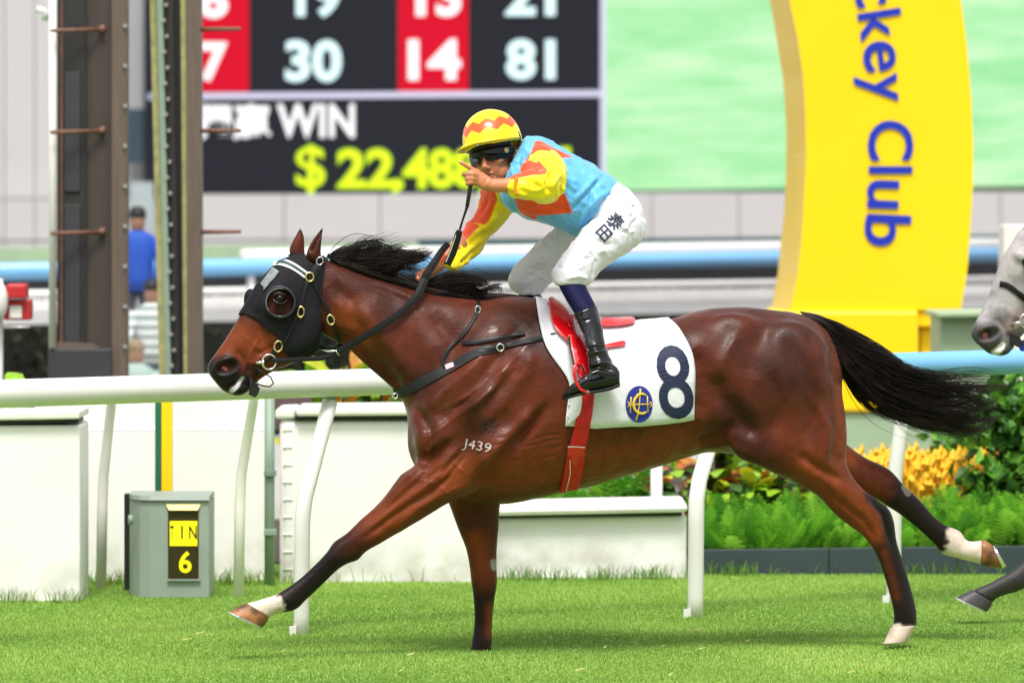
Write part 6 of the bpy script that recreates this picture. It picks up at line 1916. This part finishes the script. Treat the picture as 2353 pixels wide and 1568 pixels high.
tp = [(Z([(1000, 335), (1050, 335), (1140, 388), (1300, 462), (1240, 470), (1150, 470), (1060, 520), (900, 640), (880, 560), (900, 520), (940, 470), (970, 420)]), ORA),
      (Z([(1190, 640), (1300, 905), (1110, 925), (1005, 930), (1025, 970), (930, 935), (885, 912), (860, 860), (825, 770), (860, 740), (1000, 760)]), ORA),
      (Z([(560, 700), (670, 700), (700, 800), (700, 860), (600, 900), (540, 860)]), ORA), (Z([(690, 800), (800, 890), (780, 930), (700, 900), (680, 860)]), YEL)]
cloth_mesh('jersey', mb, .0052, tf, BLUE, tp, amp=.004, noise_scale=9)
# near sleeve
mb = MB()
mb.tube([P_(1250, 382, .12), P_(1252, 392, .22), P_(1257, 408, .34), P_(1262, 420, .41)], [.072, .072, .068, .062], 18)
loft(mb, BAY, [(1172, 407, 1172, 446, .032, .437), (1182, 402, 1180, 450, .044, .436), (1200, 395, 1200, 456, .056, .435), (1232, 386, 1234, 462, .064, .43), (1262, 382, 1266, 462, .066, .42), (1282, 392, 1282, 452, .05, .41)], 22)
mb.ellipsoid(P_(1254, 410, .38), (.066, .07, .066))
sf_ = [(Z([(1180, 560), (1120, 600), (1090, 680), (1100, 760)]), -.010, 5), (Z([(1200, 600), (1150, 640), (1120, 720)]), .008, 5), (Z([(860, 640), (960, 660), (1060, 720)]), -.004, 5),
       (Z([(850, 740), (950, 770), (1080, 790)]), .005, 6), (Z([(1000, 560), (1080, 590), (1150, 640)]), -.006, 4), (Z([(900, 700), (1000, 730), (1100, 700)]), .004, 6), (Z([(840, 640), (840, 700), (830, 760)]), -.006, 4),
       (Z([(980, 450), (1060, 500), (1110, 560)]), -.005, 6), (Z([(800, 630), (808, 700), (800, 750)]), .004, 3)]
sp = [(Z([(880, 500), (960, 490), (1010, 505), (1030, 490), (1080, 545), (1100, 570), (1080, 600), (960, 610), (830, 640), (790, 640), (780, 600), (870, 590)]), ORA)]
cloth_mesh('sleeve', mb, .0048, sf_, YEL, sp, amp=.003, noise_scale=12)
ring('cuff_band', 1186, 427, 2, 20, .005, mat('orange_elastic', lin(226, 130, 30), .6), person, lat=.437 + .046)
# far sleeve
mb = MB()
loft(mb, BAY, [(1118, 420, 1190, 470, .085, -.13), (1108, 442, 1172, 488, .085, -.16), (1099, 481, 1154, 508, .072, -.19), (1066, 528, 1126, 540, .062, -.21), (1042, 556, 1104, 574, .056, -.18), (1022, 576, 1078, 600, .048, -.12), (1010, 594, 1050, 618, .034, -.06), (1006, 600, 1040, 620, .028, -.05)], 20)
ff = [(Z([(640, 760), (600, 860), (520, 980)]), -.006, 5), (Z([(720, 900), (620, 1000), (480, 1100)]), .007, 6), (Z([(690, 980), (560, 1080), (450, 1180)]), -.006, 5), (Z([(600, 1080), (500, 1180), (400, 1280)]), .006, 5), (Z([(560, 1160), (480, 1230), (400, 1310)]), -.006, 4), (Z([(520, 1010), (600, 1060), (640, 1080)]), -.004, 4)]
fp = [(Z([(560, 720), (680, 720), (700, 800), (640, 960), (600, 1000), (520, 990), (560, 1010), (520, 1050), (450, 1130), (400, 1110), (400, 1040), (500, 940), (550, 860)]), ORA), (Z([(220, 1290), (330, 1140), (360, 1200), (300, 1290), (260, 1310)]), ORA)]
cloth_mesh('sleeve', mb, .0048, ff, YEL, fp, amp=.003, noise_scale=12)
# wrist strap of the whip on the far sleeve
wl = [P_(1052, 580, -.08), P_(1058, 590, -.07), P_(1060, 600, -.07), P_(1054, 612, -.08)]
MB().tube(wl, .0035, 6).build('wrist_strap', M['leather'], person, True)
# ---- breeches
M['breech'] = mat('white_breeches', rough=.6, vcol='silk', sheen=.2, bump=.2, bscale=18, dist=.01)
mb = MB()
loft(mb, BAY, [(1396, 412, 1318, 530, .135, 0), (1420, 418, 1340, 535, .148, 0), (1450, 440, 1372, 542, .158, 0), (1474, 478, 1412, 548, .150, 0), (1480, 508, 1446, 545, .11, 0)], 24)
loft(mb, BAY, [(1380, 440, 1482, 510, .10, .07), (1392, 462, 1480, 535, .105, .09), (1362, 500, 1464, 562, .10, .125), (1332, 538, 1428, 586, .094, .155), (1304, 576, 1390, 609, .086, .185), (1284, 602, 1372, 630, .078, .21), (1271, 624, 1360, 645, .070, .225), (1272, 645, 1346, 655, .060, .235), (1276, 653, 1342, 656, .054, .238)], 24)
loft(mb, BAY, [(1360, 450, 1430, 540, .10, -.08), (1320, 492, 1390, 556, .098, -.11), (1282, 522, 1350, 574, .092, -.15), (1240, 556, 1316, 604, .084, -.185), (1206, 588, 1290, 628, .076, -.21), (1180, 618, 1268, 648, .070, -.225), (1170, 640, 1254, 662, .064, -.232), (1174, 658, 1246, 674, .056, -.236), (1188, 672, 1240, 679, .05, -.238)], 24)
wf = []
rr = random.Random(3)
for i in range(22):
    t = rr.random(); x = 1300 + 150 * t + rr.uniform(-10, 10); y = 640 - 150 * t + rr.uniform(-30, 30)
    an = rr.uniform(-.9, .5); L = rr.uniform(14, 34); wf.append(([(x, y), (x + L * .5 * math.cos(an), y + L * .5 * math.sin(an) + rr.uniform(-3, 3)), (x + L * math.cos(an), y + L * math.sin(an))], rr.choice((-1, 1)) * rr.uniform(.003, .006), rr.uniform(3, 5)))
for i in range(12):
    x, y = rr.uniform(1185, 1290), 0; y = 655 - (x - 1185) * .75 + rr.uniform(-20, 28)
    an = rr.uniform(-1.2, .2); L = rr.uniform(14, 30); wf.append(([(x, y), (x + L * .5 * math.cos(an), y + L * .5 * math.sin(an) + 2), (x + L * math.cos(an), y + L * math.sin(an))], rr.choice((-1, 1)) * .004, 4))
wf += [([(1360, 640), (1366, 600), (1352, 575)], -.008, 5), ([(1372, 628), (1400, 600), (1440, 575)], -.006, 5), ([(1345, 520), (1390, 480), (1415, 440)], -.006, 5), ([(1300, 640), (1330, 634), (1350, 640)], .006, 4), ([(1400, 520), (1420, 560), (1410, 590)], .004, 8)]
WHT = np.array((.66, .655, .70))
br2 = cloth_mesh('breeches', mb, .0052, wf, WHT, [], amp=.003, noise_scale=9, m=M['breech'], crease=.006)
BR = BVHTree.FromPolygons([tuple(q) for q in np_mesh(br2.data)], [tuple(f.vertices) for f in br2.data.polygons])
def tilt_decal(ch, cx_, cy_, size, rot): return decal('name_lettering', ch, (cx_ - size / 2, cy_ - size / 2, cx_ + size / 2, cy_ + size / 2), M['navy'], person, rot=rot, bold=.012, off=.004, bvh=BR)
tilt_decal('泰', 1413, 509, 36, 47)
tilt_decal('田', 1387, 536, 30, 47)
# ---- socks and boots
M['sock'] = mat('navy_sock', lin(12, 14, 60), .6, spec=.2, var=.1, scale=30)
for rows in ([(1277, 640, 1342, 645, .050, .236), (1286, 662, 1347, 660, .050, .248), (1302, 692, 1358, 682, .048, .265), (1317, 716, 1367, 700, .046, .28), (1322, 728, 1370, 712, .043, .285)],
             [(1184, 664, 1236, 668, .05, -.236), (1200, 690, 1250, 690, .05, -.25), (1222, 720, 1268, 714, .046, -.275), (1232, 745, 1276, 738, .044, -.29)]):
    mb = MB(); loft(mb, BAY, rows, 18); mb.build('sock', M['sock'], person, True)
def boot(rows_leg, rows_foot, folds, sole):
    mb = MB(); loft(mb, BAY, rows_leg, 20); loft(mb, BAY, rows_foot, 18, e=.85)
    me = remesh(mb, .0042, 'boot'); v = np_mesh(me); v = smooth_np(me, v, 5, .5, None); set_np(me, v)
    nrm = normals_np(me); p = proj_np(v)
    for poly, a, w in folds: stroke(v, nrm, p, np.ones(len(v)), poly, a, w)
    v += nrm * (vnoise(v, 30, 2) * .0018)[:, None]
    set_np(me, v)
    b = link_mesh('boot', me, M['patent'], person, True)
    mb = MB(); loft(mb, BAY, sole, 18, e=.7); mb.build('boot_sole', M['leather'], person, True)
boot([(1315, 721, 1371, 699, .050, .282), (1322, 738, 1376, 722, .048, .292), (1335, 766, 1384, 752, .044, .315), (1346, 798, 1391, 790, .040, .345), (1350, 820, 1400, 816, .041, .365), (1352, 845, 1412, 842, .040, .38), (1356, 868, 1418, 868, .038, .385)],
     [(1423, 852, 1424, 884, .030, .39), (1412, 838, 1412, 890, .036, .39), (1385, 838, 1386, 896, .038, .39), (1358, 850, 1360, 899, .038, .392), (1332, 867, 1334, 904, .038, .392), (1310, 885, 1312, 911, .033, .388), (1297, 899, 1299, 914, .022, .384), (1291, 908, 1293, 914, .010, .382)],
     [([(1340, 806), (1365, 798), (1394, 796)], -.007, 3), ([(1344, 814), (1368, 808), (1396, 806)], .006, 3), ([(1350, 826), (1372, 816), (1400, 820)], -.006, 3), ([(1352, 840), (1380, 832), (1408, 838)], .006, 4), ([(1350, 850), (1376, 842), (1412, 852)], -.007, 3.5), ([(1345, 862), (1372, 852), (1405, 860)], .005, 4), ([(1320, 740), (1350, 735), (1378, 722)], -.003, 2), ([(1345, 756), (1348, 780), (1352, 800)], .004, 5)],
     [(1424, 878, 1424, 888, .030, .39), (1400, 888, 1400, 897, .034, .39), (1360, 896, 1362, 904, .036, .392), (1330, 902, 1332, 909, .036, .392), (1300, 911, 1302, 917, .026, .386), (1291, 913, 1292, 917, .01, .382)])
boot([(1226, 738, 1278, 730, .046, -.29), (1244, 770, 1292, 760, .044, -.32), (1260, 808, 1306, 802, .04, -.36), (1266, 850, 1318, 848, .04, -.38)],
     [(1330, 858, 1330, 886, .03, -.39), (1300, 845, 1300, 896, .038, -.39), (1262, 856, 1264, 902, .038, -.39), (1225, 885, 1228, 911, .033, -.385), (1204, 906, 1206, 914, .012, -.38)], [],
     [(1330, 880, 1330, 890, .03, -.39), (1265, 898, 1266, 906, .036, -.39), (1206, 912, 1207, 918, .012, -.38)])
# ---- helmet and goggles
hm_me = bpy.data.meshes.new('helmet'); mb = MB()
RX, RY, RZ = .106, .124, .116; HC = (0, .020, .068)
NU, NV = 216, 72
cols = []
for j in range(NV + 1):
    th = (PI / 2 + .22) * j / NV
    for i in range(NU):
        ph = 2 * PI * i / NU
        x, y, z = RX * math.sin(th) * math.cos(ph), RY * math.sin(th) * math.sin(ph), RZ * math.cos(th)
        k = 1 + .010 * noise.noise(Vector((x * 30, y * 30, z * 30))) + (.012 * abs(math.sin(ph * 12)) * max(0, (th - 1.45)) * 3)
        if y > .04 and th > 1.3: z -= .02 * (th - 1.3) / .49 * min(1, (y - .04) / .05)
        mb.v.append(H(HC[0] + x * k, HC[1] + y * k, HC[2] + z * k))
        band = .96 + .085 * (2 * abs(((ph * 9 / (2 * PI)) % 1) - .5) * 2 - 1)
        band = 1.12 + .085 * (abs((((ph + .25) * 10 / (2 * PI)) % 1) - .5) * 4 - 1)
        cols.append(ORA * np.array([1, 1.35, 1]) if abs(th - band) < .17 else (np.array(lin(240, 150, 40)) if th > 1.66 and th < 1.72 and y > -.06 else YEL))
for j in range(NV):
    for i in range(NU):
        a, b_ = j * NU + i, j * NU + (i + 1) % NU; mb.f.append((a, a + NU, b_ + NU, b_))
me = bpy.data.meshes.new('helmet'); me.from_pydata([tuple(q) for q in mb.v], [], mb.f); add_attr(me, 'silk', np.clip(np.array(cols), 0, 1))
hmo = link_mesh('helmet', me, mat('helmet_silk', rough=.3, vcol='silk', coat=.35, coat_rough=.15, bump=.15, bscale=30, dist=.006), person, True)
hmo.modifiers.new('s', 'SOLIDIFY').thickness = -.004
mb = MB(); n_ = 40
for i in range(n_ + 1):
    a = math.radians(-98 + 196 * i / n_)
    ca, sa = math.sin(a), -math.cos(a)
    ext = .062 * max(0, math.cos(a * .88)) ** .75 + .003
    z0 = -.004 + .012 * math.cos(a); zo = z0 - .018 * math.cos(a) - .010 * abs(math.sin(a)) - .004
    for t in (0, .5, 1):
        r = 1.0
        mb.v.append(H(HC[0] + ca * (RX - .004 + ext * t * .75), HC[1] + sa * (RY - .004 + ext * t), HC[2] + z0 + (zo - z0) * t ** 1.3))
for i in range(n_):
    for k in range(2): a = 3 * i + k; mb.f.append((a, a + 1, a + 4, a + 3))
bo = mb.build('helmet_peak', mat('peak_yellow', lin(232, 196, 10), .4, var=.08, scale=60, stretch=(1, 1, .2)), person, True)
bo.modifiers.new('s', 'SOLIDIFY').thickness = .005
def face_band(name, z0f, z1f, rx, ry, m, a0=-95, a1=95, n=40, cy=.0, rows=6, bulge=.0, solid=.004):
    mb = MB()
    for i in range(n + 1):
        a = math.radians(a0 + (a1 - a0) * i / n)
        for j in range(rows + 1):
            t = j / rows
            z = z0f(a) + (z1f(a) - z0f(a)) * t
            k = 1 + bulge * math.sin(PI * t)
            mb.v.append(H(math.sin(a) * rx * k, cy - math.cos(a) * ry * k, z))
    for i in range(n):
        for j in range(rows): q = i * (rows + 1) + j; mb.f.append((q, q + 1, q + rows + 2, q + rows + 1))
    o = mb.build(name, m, person, True); md = o.modifiers.new('s', 'SOLIDIFY'); md.thickness = solid; md.offset = 0
    return o
face_band('headband', lambda a: .026, lambda a: .072, .083, .102, mat('orange_lining', lin(206, 120, 60), .55), cy=.005)
gog_b = lambda a: -.021 + .024 * math.exp(-(a / .16) ** 2) + .030 * max(0, (abs(a) - .95)) * 1.3
gog_t = lambda a: .034 - .006 * abs(a) * .6
face_band('goggle_frame', gog_b, gog_t, .084, .112, mat('goggle_rubber', (.008, .008, .009), .35), -88, 88, rows=6, bulge=.03, cy=.004)
face_band('goggle_lens', lambda a: gog_b(a) + .007, lambda a: gog_t(a) - .006, .087, .1165, mat('goggle_lens', (.004, .004, .005), .12, spec=.25), -74, 74, rows=8, bulge=.03, cy=.004)
face_band('goggle_frame', lambda a: .030, lambda a: .044, .086, .113, M['leather'], -80, 80, rows=3, cy=.004, bulge=.02)
for a_, z_, r_, mm in ((60, .008, .011, mat('gold_vent', lin(206, 176, 110), .3)),):
    a = math.radians(a_); c_ = H(math.sin(a) * .091, .004 - math.cos(a) * .121, z_)
    nn = HR @ Vector((math.sin(a), -math.cos(a), 0)); MB().tube([c_ - nn * .006, c_ + nn * .004], [r_, r_ * .95], 16).build('goggle_vent', mm, person, True)
a = math.radians(-6); c_ = H(math.sin(a) * .09, .004 - math.cos(a) * .118, .052)
MB().ellipsoid(c_, (.011, .004, .006), HR).build('helmet_eyelet', M['steel'], person, True)
# strap: back over the helmet and down past the ear to the chin
MB().tube([H(.082, .0, .004), H(.098, .02, .018), H(.112, .03, .05), H(.108, .03, .075), H(.095, .04, .1)], .0032, 6).build('goggle_strap', M['leather'], person, True)
MB().tube([H(.088, -.005, .01), H(.082, -.018, -.02), H(.074, -.03, -.05), H(.066, -.036, -.075), H(.05, -.05, -.1), H(.0, -.06, -.118), H(-.05, -.04, -.1), H(-.08, -.01, -.01)], .0036, 6).build('chin_strap', M['leather'], person, True)
MB().tube([H(.082, .02, .01), H(.082, .03, -.03), H(.07, .0, -.066), H(.062, -.03, -.08)], .003, 6).build('chin_strap', M['leather'], person, True)
MB().ellipsoid(H(.055, -.046, -.096), (.014, .016, .022), HR).build('chin_cup', M['webbing'], person, True)
# ---- whip
wp = empty('whip', P_(1082, 420, .44), 'black riding whip with a flat padded flap held upright in the raised hand', 'whip')
MB().tube([P_(1091.5, 366, .445), P_(1091, 370, .445), P_(1089, 378, .445), P_(1085, 400, .442), P_(1081, 424, .440), P_(1077, 450, .43), P_(1073, 474, .42)], [.009, .0122, .0105, .0088, .0084, .0078, .0072], 10).build('handle', mat('whip_grip', (.018, .018, .022), .5, bump=.4, bscale=120, dist=.003), wp, True)
MB().tube([P_(1073, 474, .42), P_(1070, 484, .415), P_(1062, 508, .40), P_(1056, 528, .39)], [.0068, .005, .0042, .0045], 8).build('shaft', M['leather'], wp, True)
mb = MB()
loft(mb, BAY, [(1050, 527, 1062, 531, .006, .39), (1044, 538, 1060, 543, .009, .385), (1033, 573, 1050, 579, .010, .37), (1020, 602, 1036, 609, .009, .36), (1019, 605, 1035, 612, .006, .358)], 14, e=.6)
mb.build('flap', M['leather'], wp, True)
ribbon('flap_stitching', [(1047, 540, .396), (1036, 573, .381), (1024, 602, .37)], 1.6, M['white_paint'], wp, thick=.0008)
# ================================================================== the grey horse following
GS = .92
def gx(x, y):
    dx, dy = (x - 475) * GS, (y - 845) * GS
    t = min(1, max(0, (1050 - x) / 330)); a = math.radians(9.0) * t * t * (3 - 2 * t) * (1 if y < 960 else 0)
    return (2228 + dx * math.cos(a) + dy * math.sin(a), 770 - dx * math.sin(a) + dy * math.cos(a))
GXS = (GS, 475, 845, 2228, 770)
GREY = Plane(2228, BAY.P(475, 845).y / GS)
nfr = len(FORE_NEAR)
G_FORE = [(r[0] - 86 * (i / (nfr - 1)), r[1] + 95 * (i / (nfr - 1)), r[2] - 86 * (i / (nfr - 1)), r[3] + 95 * (i / (nfr - 1)), r[4], r[5]) for i, r in enumerate(FORE_NEAR)]
sh = lambda rows: [(r[0] - 86, r[1] + 95, r[2] - 86, r[3] + 95, r[4], r[5]) for r in rows]
grey_me = horse_body(GREY, gx, .009, fore=G_FORE)
gv, gp_, glat = sculpt(grey_me, GREY, xs=GXS, smooth=7)
def grey_colours(v, p, lat):
    n = len(v); nz = vnoise(v, 7, 4, 2.0); nf = vnoise(v, 30, 3, 5.0)
    light = np.array(lin(166, 160, 160)); mid = np.array(lin(98, 92, 94)); dk = np.array(lin(46, 42, 44)); pink = np.array(lin(160, 128, 122))
    c = light + (mid - light) * np.clip(.45 + nz * 1.3 + nf * .5, 0, 1)[:, None]
    def mix(col, t): nonlocal c; c = c + (col - c) * np.clip(t, 0, 1)[:, None]
    d, _ = seg_dist(p, [(600, 790), (580, 820)]); mix(pink, .5 * np.exp(-(d / 22) ** 2))
    d, _ = seg_dist(p, [(486, 850), (520, 878), (560, 892)]); mix(dk, smoothstep(58, 16, d + nf * 10) * .95)
    d, _ = seg_dist(p, [(522, 843), (523, 844)]); mix(dk * 1.3, smoothstep(40, 26, d) * .8); mix(np.array(lin(34, 22, 22)), smoothstep(17, 9, d) * (lat > 0))
    dd, _ = seg_dist(p, [(513, 848), (517, 850)]); mix(np.array(lin(196, 96, 88)), smoothstep(8, 4, dd) * (lat > 0))
    d, _ = seg_dist(p, [(640, 690), (630, 700)]); mix(dk * 1.4, smoothstep(40, 10, d) * .8)
    mix(dk * .7, smoothstep(1120, 1250, p[:, 1]))
    d, _ = seg_dist(p, [(556, 868), (545, 885), (533, 897)]); mix(np.array(lin(228, 226, 216)), smoothstep(9, 4, d + nf * 4) * (lat > 0))
    return np.clip(c, 0, 1)
add_attr(grey_me, 'coat', grey_colours(gv, gp_, glat))
grey = empty('horse', GREY.P(3000, 1400, 0), 'dappled grey racehorse entering at the right edge behind the bay', 'horse')
grey.location.z = 0
link_mesh('body', grey_me, mat('grey_coat', rough=.6, vcol='coat', var=.12, scale=60, bump=.15, bscale=420, dist=.002), grey, True)
M['dark_hoof'] = mat('dark_hoof', lin(58, 54, 56), .5, var=.2, scale=30)
bevel(hoof_mesh(sh(HOOF_FN), GREY, gx).build('hoof', M['dark_hoof'], grey, True), .004)
for r in (HOOF_HF, HOOF_HN, HOOF_FF): hoof_mesh(r, GREY, gx).build('hoof', M['dark_hoof'], grey, True)
hoof_mesh(sh(SHOE_FN), GREY, gx).build('shoe', M['shoe'], grey)
for s, l in ((643, .088), (634, -.092)): MB().ellipsoid(GREY.P(*gx(s, 686), l), (.019, .019, .019)).build('eye', M['eye'], grey, True)
M['grey_hair'] = mat('grey_hair', lin(96, 90, 92), .5, var=.3, scale=30)
hair_strands('mane', [(A1, B1, .5), (A2, B2, .5)], 260, M['grey_hair'], grey, GREY, r0=.003, seed=14, spread=(9, .018), curl=9, segs=8, xf=gx)
hair_strands('tail', [(T_top, T_mid, .4), (T_mid, T_bot, .6)], 260, M['grey_hair'], grey, GREY, r0=.005, seed=12, spread=(7, .02), curl=7, segs=9, xf=gx)
GB = BVHTree.FromPolygons([tuple(q) for q in gv], [tuple(f.vertices) for f in grey_me.polygons])
gb2 = empty('bridle', GREY.P(2345, 700, .07), 'black bridle with broad noseband on the grey horse', 'bridle')
g_ = lambda pts: [gx(*q) for q in pts]
ribbon('noseband', [(2297, 652), (2312, 655), (2330, 667), (2350, 682), (2372, 700), (2395, 720)], 13, M['leather'], gb2, off=.006, bvh=GB, pl=GREY)
ribbon('cheek_strap', g_([(702, 640), (690, 700), (668, 756), (640, 800), (620, 826)]), 8, M['leather'], gb2, off=.006, bvh=GB, pl=GREY)
ring('bit_ring', *gx(618, 831), 15, 16, .0034, M['steel'], gb2, lat=.085, pl=GREY)
MB().tube([GREY.P(*gx(604, 833), .086), GREY.P(*gx(588, 832), .07), GREY.P(*gx(578, 840), .03)], [.005, .006, .006], 8).build('bit_mouthpiece', M['steel'], gb2, True)
ribbon('rein', [(*gx(630, 830), .09), (*gx(720, 820), .11), (*gx(850, 760), .14), (*gx(960, 680), .1)], 13, M['leather'], gb2, pl=GREY)
mbk = MB(); mbk.prism([GREY.P(*gx(575, 855), .06), GREY.P(*gx(596, 868), .06), GREY.P(*gx(606, 888), .06), GREY.P(*gx(588, 893), .055), GREY.P(*gx(573, 878), .055)], .02)
mbk.build('tongue_tie', M['webbing'], gb2)
mbk = MB(); mbk.prism([GREY.P(2337, 790, -.02), GREY.P(2368, 770, -.02), GREY.P(2400, 790, -.02), GREY.P(2392, 812, -.02), GREY.P(2345, 806, -.02)], .03)
o = mbk.build('chin_pad', mat('royal_blue', lin(30, 60, 180), .6), gb2)

# ================================================================== sub-parts: small pieces go under the part they belong to
def _stem(n): return n.split('.')[0]
def _cen(o):
    return sum((Vector(c) for c in o.bound_box), Vector()) / 8
def sub(thing, child, part):
    kids = [o for o in COL.objects if o.parent == thing]
    ps = [o for o in kids if _stem(o.name) == part]
    for c in [o for o in kids if _stem(o.name) == child]:
        if not ps: return
        p = min(ps, key=lambda q: (_cen(q) - _cen(c)).length)
        c.parent = p; c.matrix_parent_inverse = Matrix.Identity(4)
for t, c, p in ((sb, 'number', 'screen'), (sb, 'heading', 'screen'), (sb, 'amount', 'screen'), (sb, 'amount_glow', 'screen'), (ya, 'letter', 'arch_leg'), (tb, 'letter', 'yellow_sign'), (tb, 'number', 'dark_sign'),
                (nr, 'foot', 'post'), (nr, 'bracket', 'post'), (fm, 'peg_collar', 'peg'), (bay, 'shoe', 'hoof'), (grey, 'shoe', 'hoof'), (bay, 'eyelid', 'eye'), (hd, 'cup_rim', 'eye_cup'), (hd, 'name_tag', 'hood_cloth'),
                (br_, 'browband_stripe', 'browband'), (br_, 'buckle', 'cheek_strap'), (br_, 'bit_cheek', 'bit_ring'), (bg_, 'buckle', 'buckle_strap'), (bg_, 'care_tag', 'chest_band'), (sc_, 'number', 'cloth'), (sc_, 'badge_emblem', 'badge'),
                (sd, 'billet', 'flap'), (sd, 'stirrup_leather_edge', 'stirrup_leather'), (sd, 'stirrup_tread', 'stirrup_iron'), (gth, 'buckle_guard', 'webbing'), (gth, 'stitch_line', 'webbing'), (gth, 'girth_lettering', 'webbing'),
                (person, 'helmet_peak', 'helmet'), (person, 'helmet_eyelet', 'helmet'), (person, 'goggle_lens', 'goggle_frame'), (person, 'goggle_vent', 'goggle_frame'), (person, 'boot_sole', 'boot'), (person, 'cuff_band', 'sleeve'), (person, 'name_lettering', 'breeches'), (wp, 'flap_stitching', 'flap')):
    sub(t, c, p)
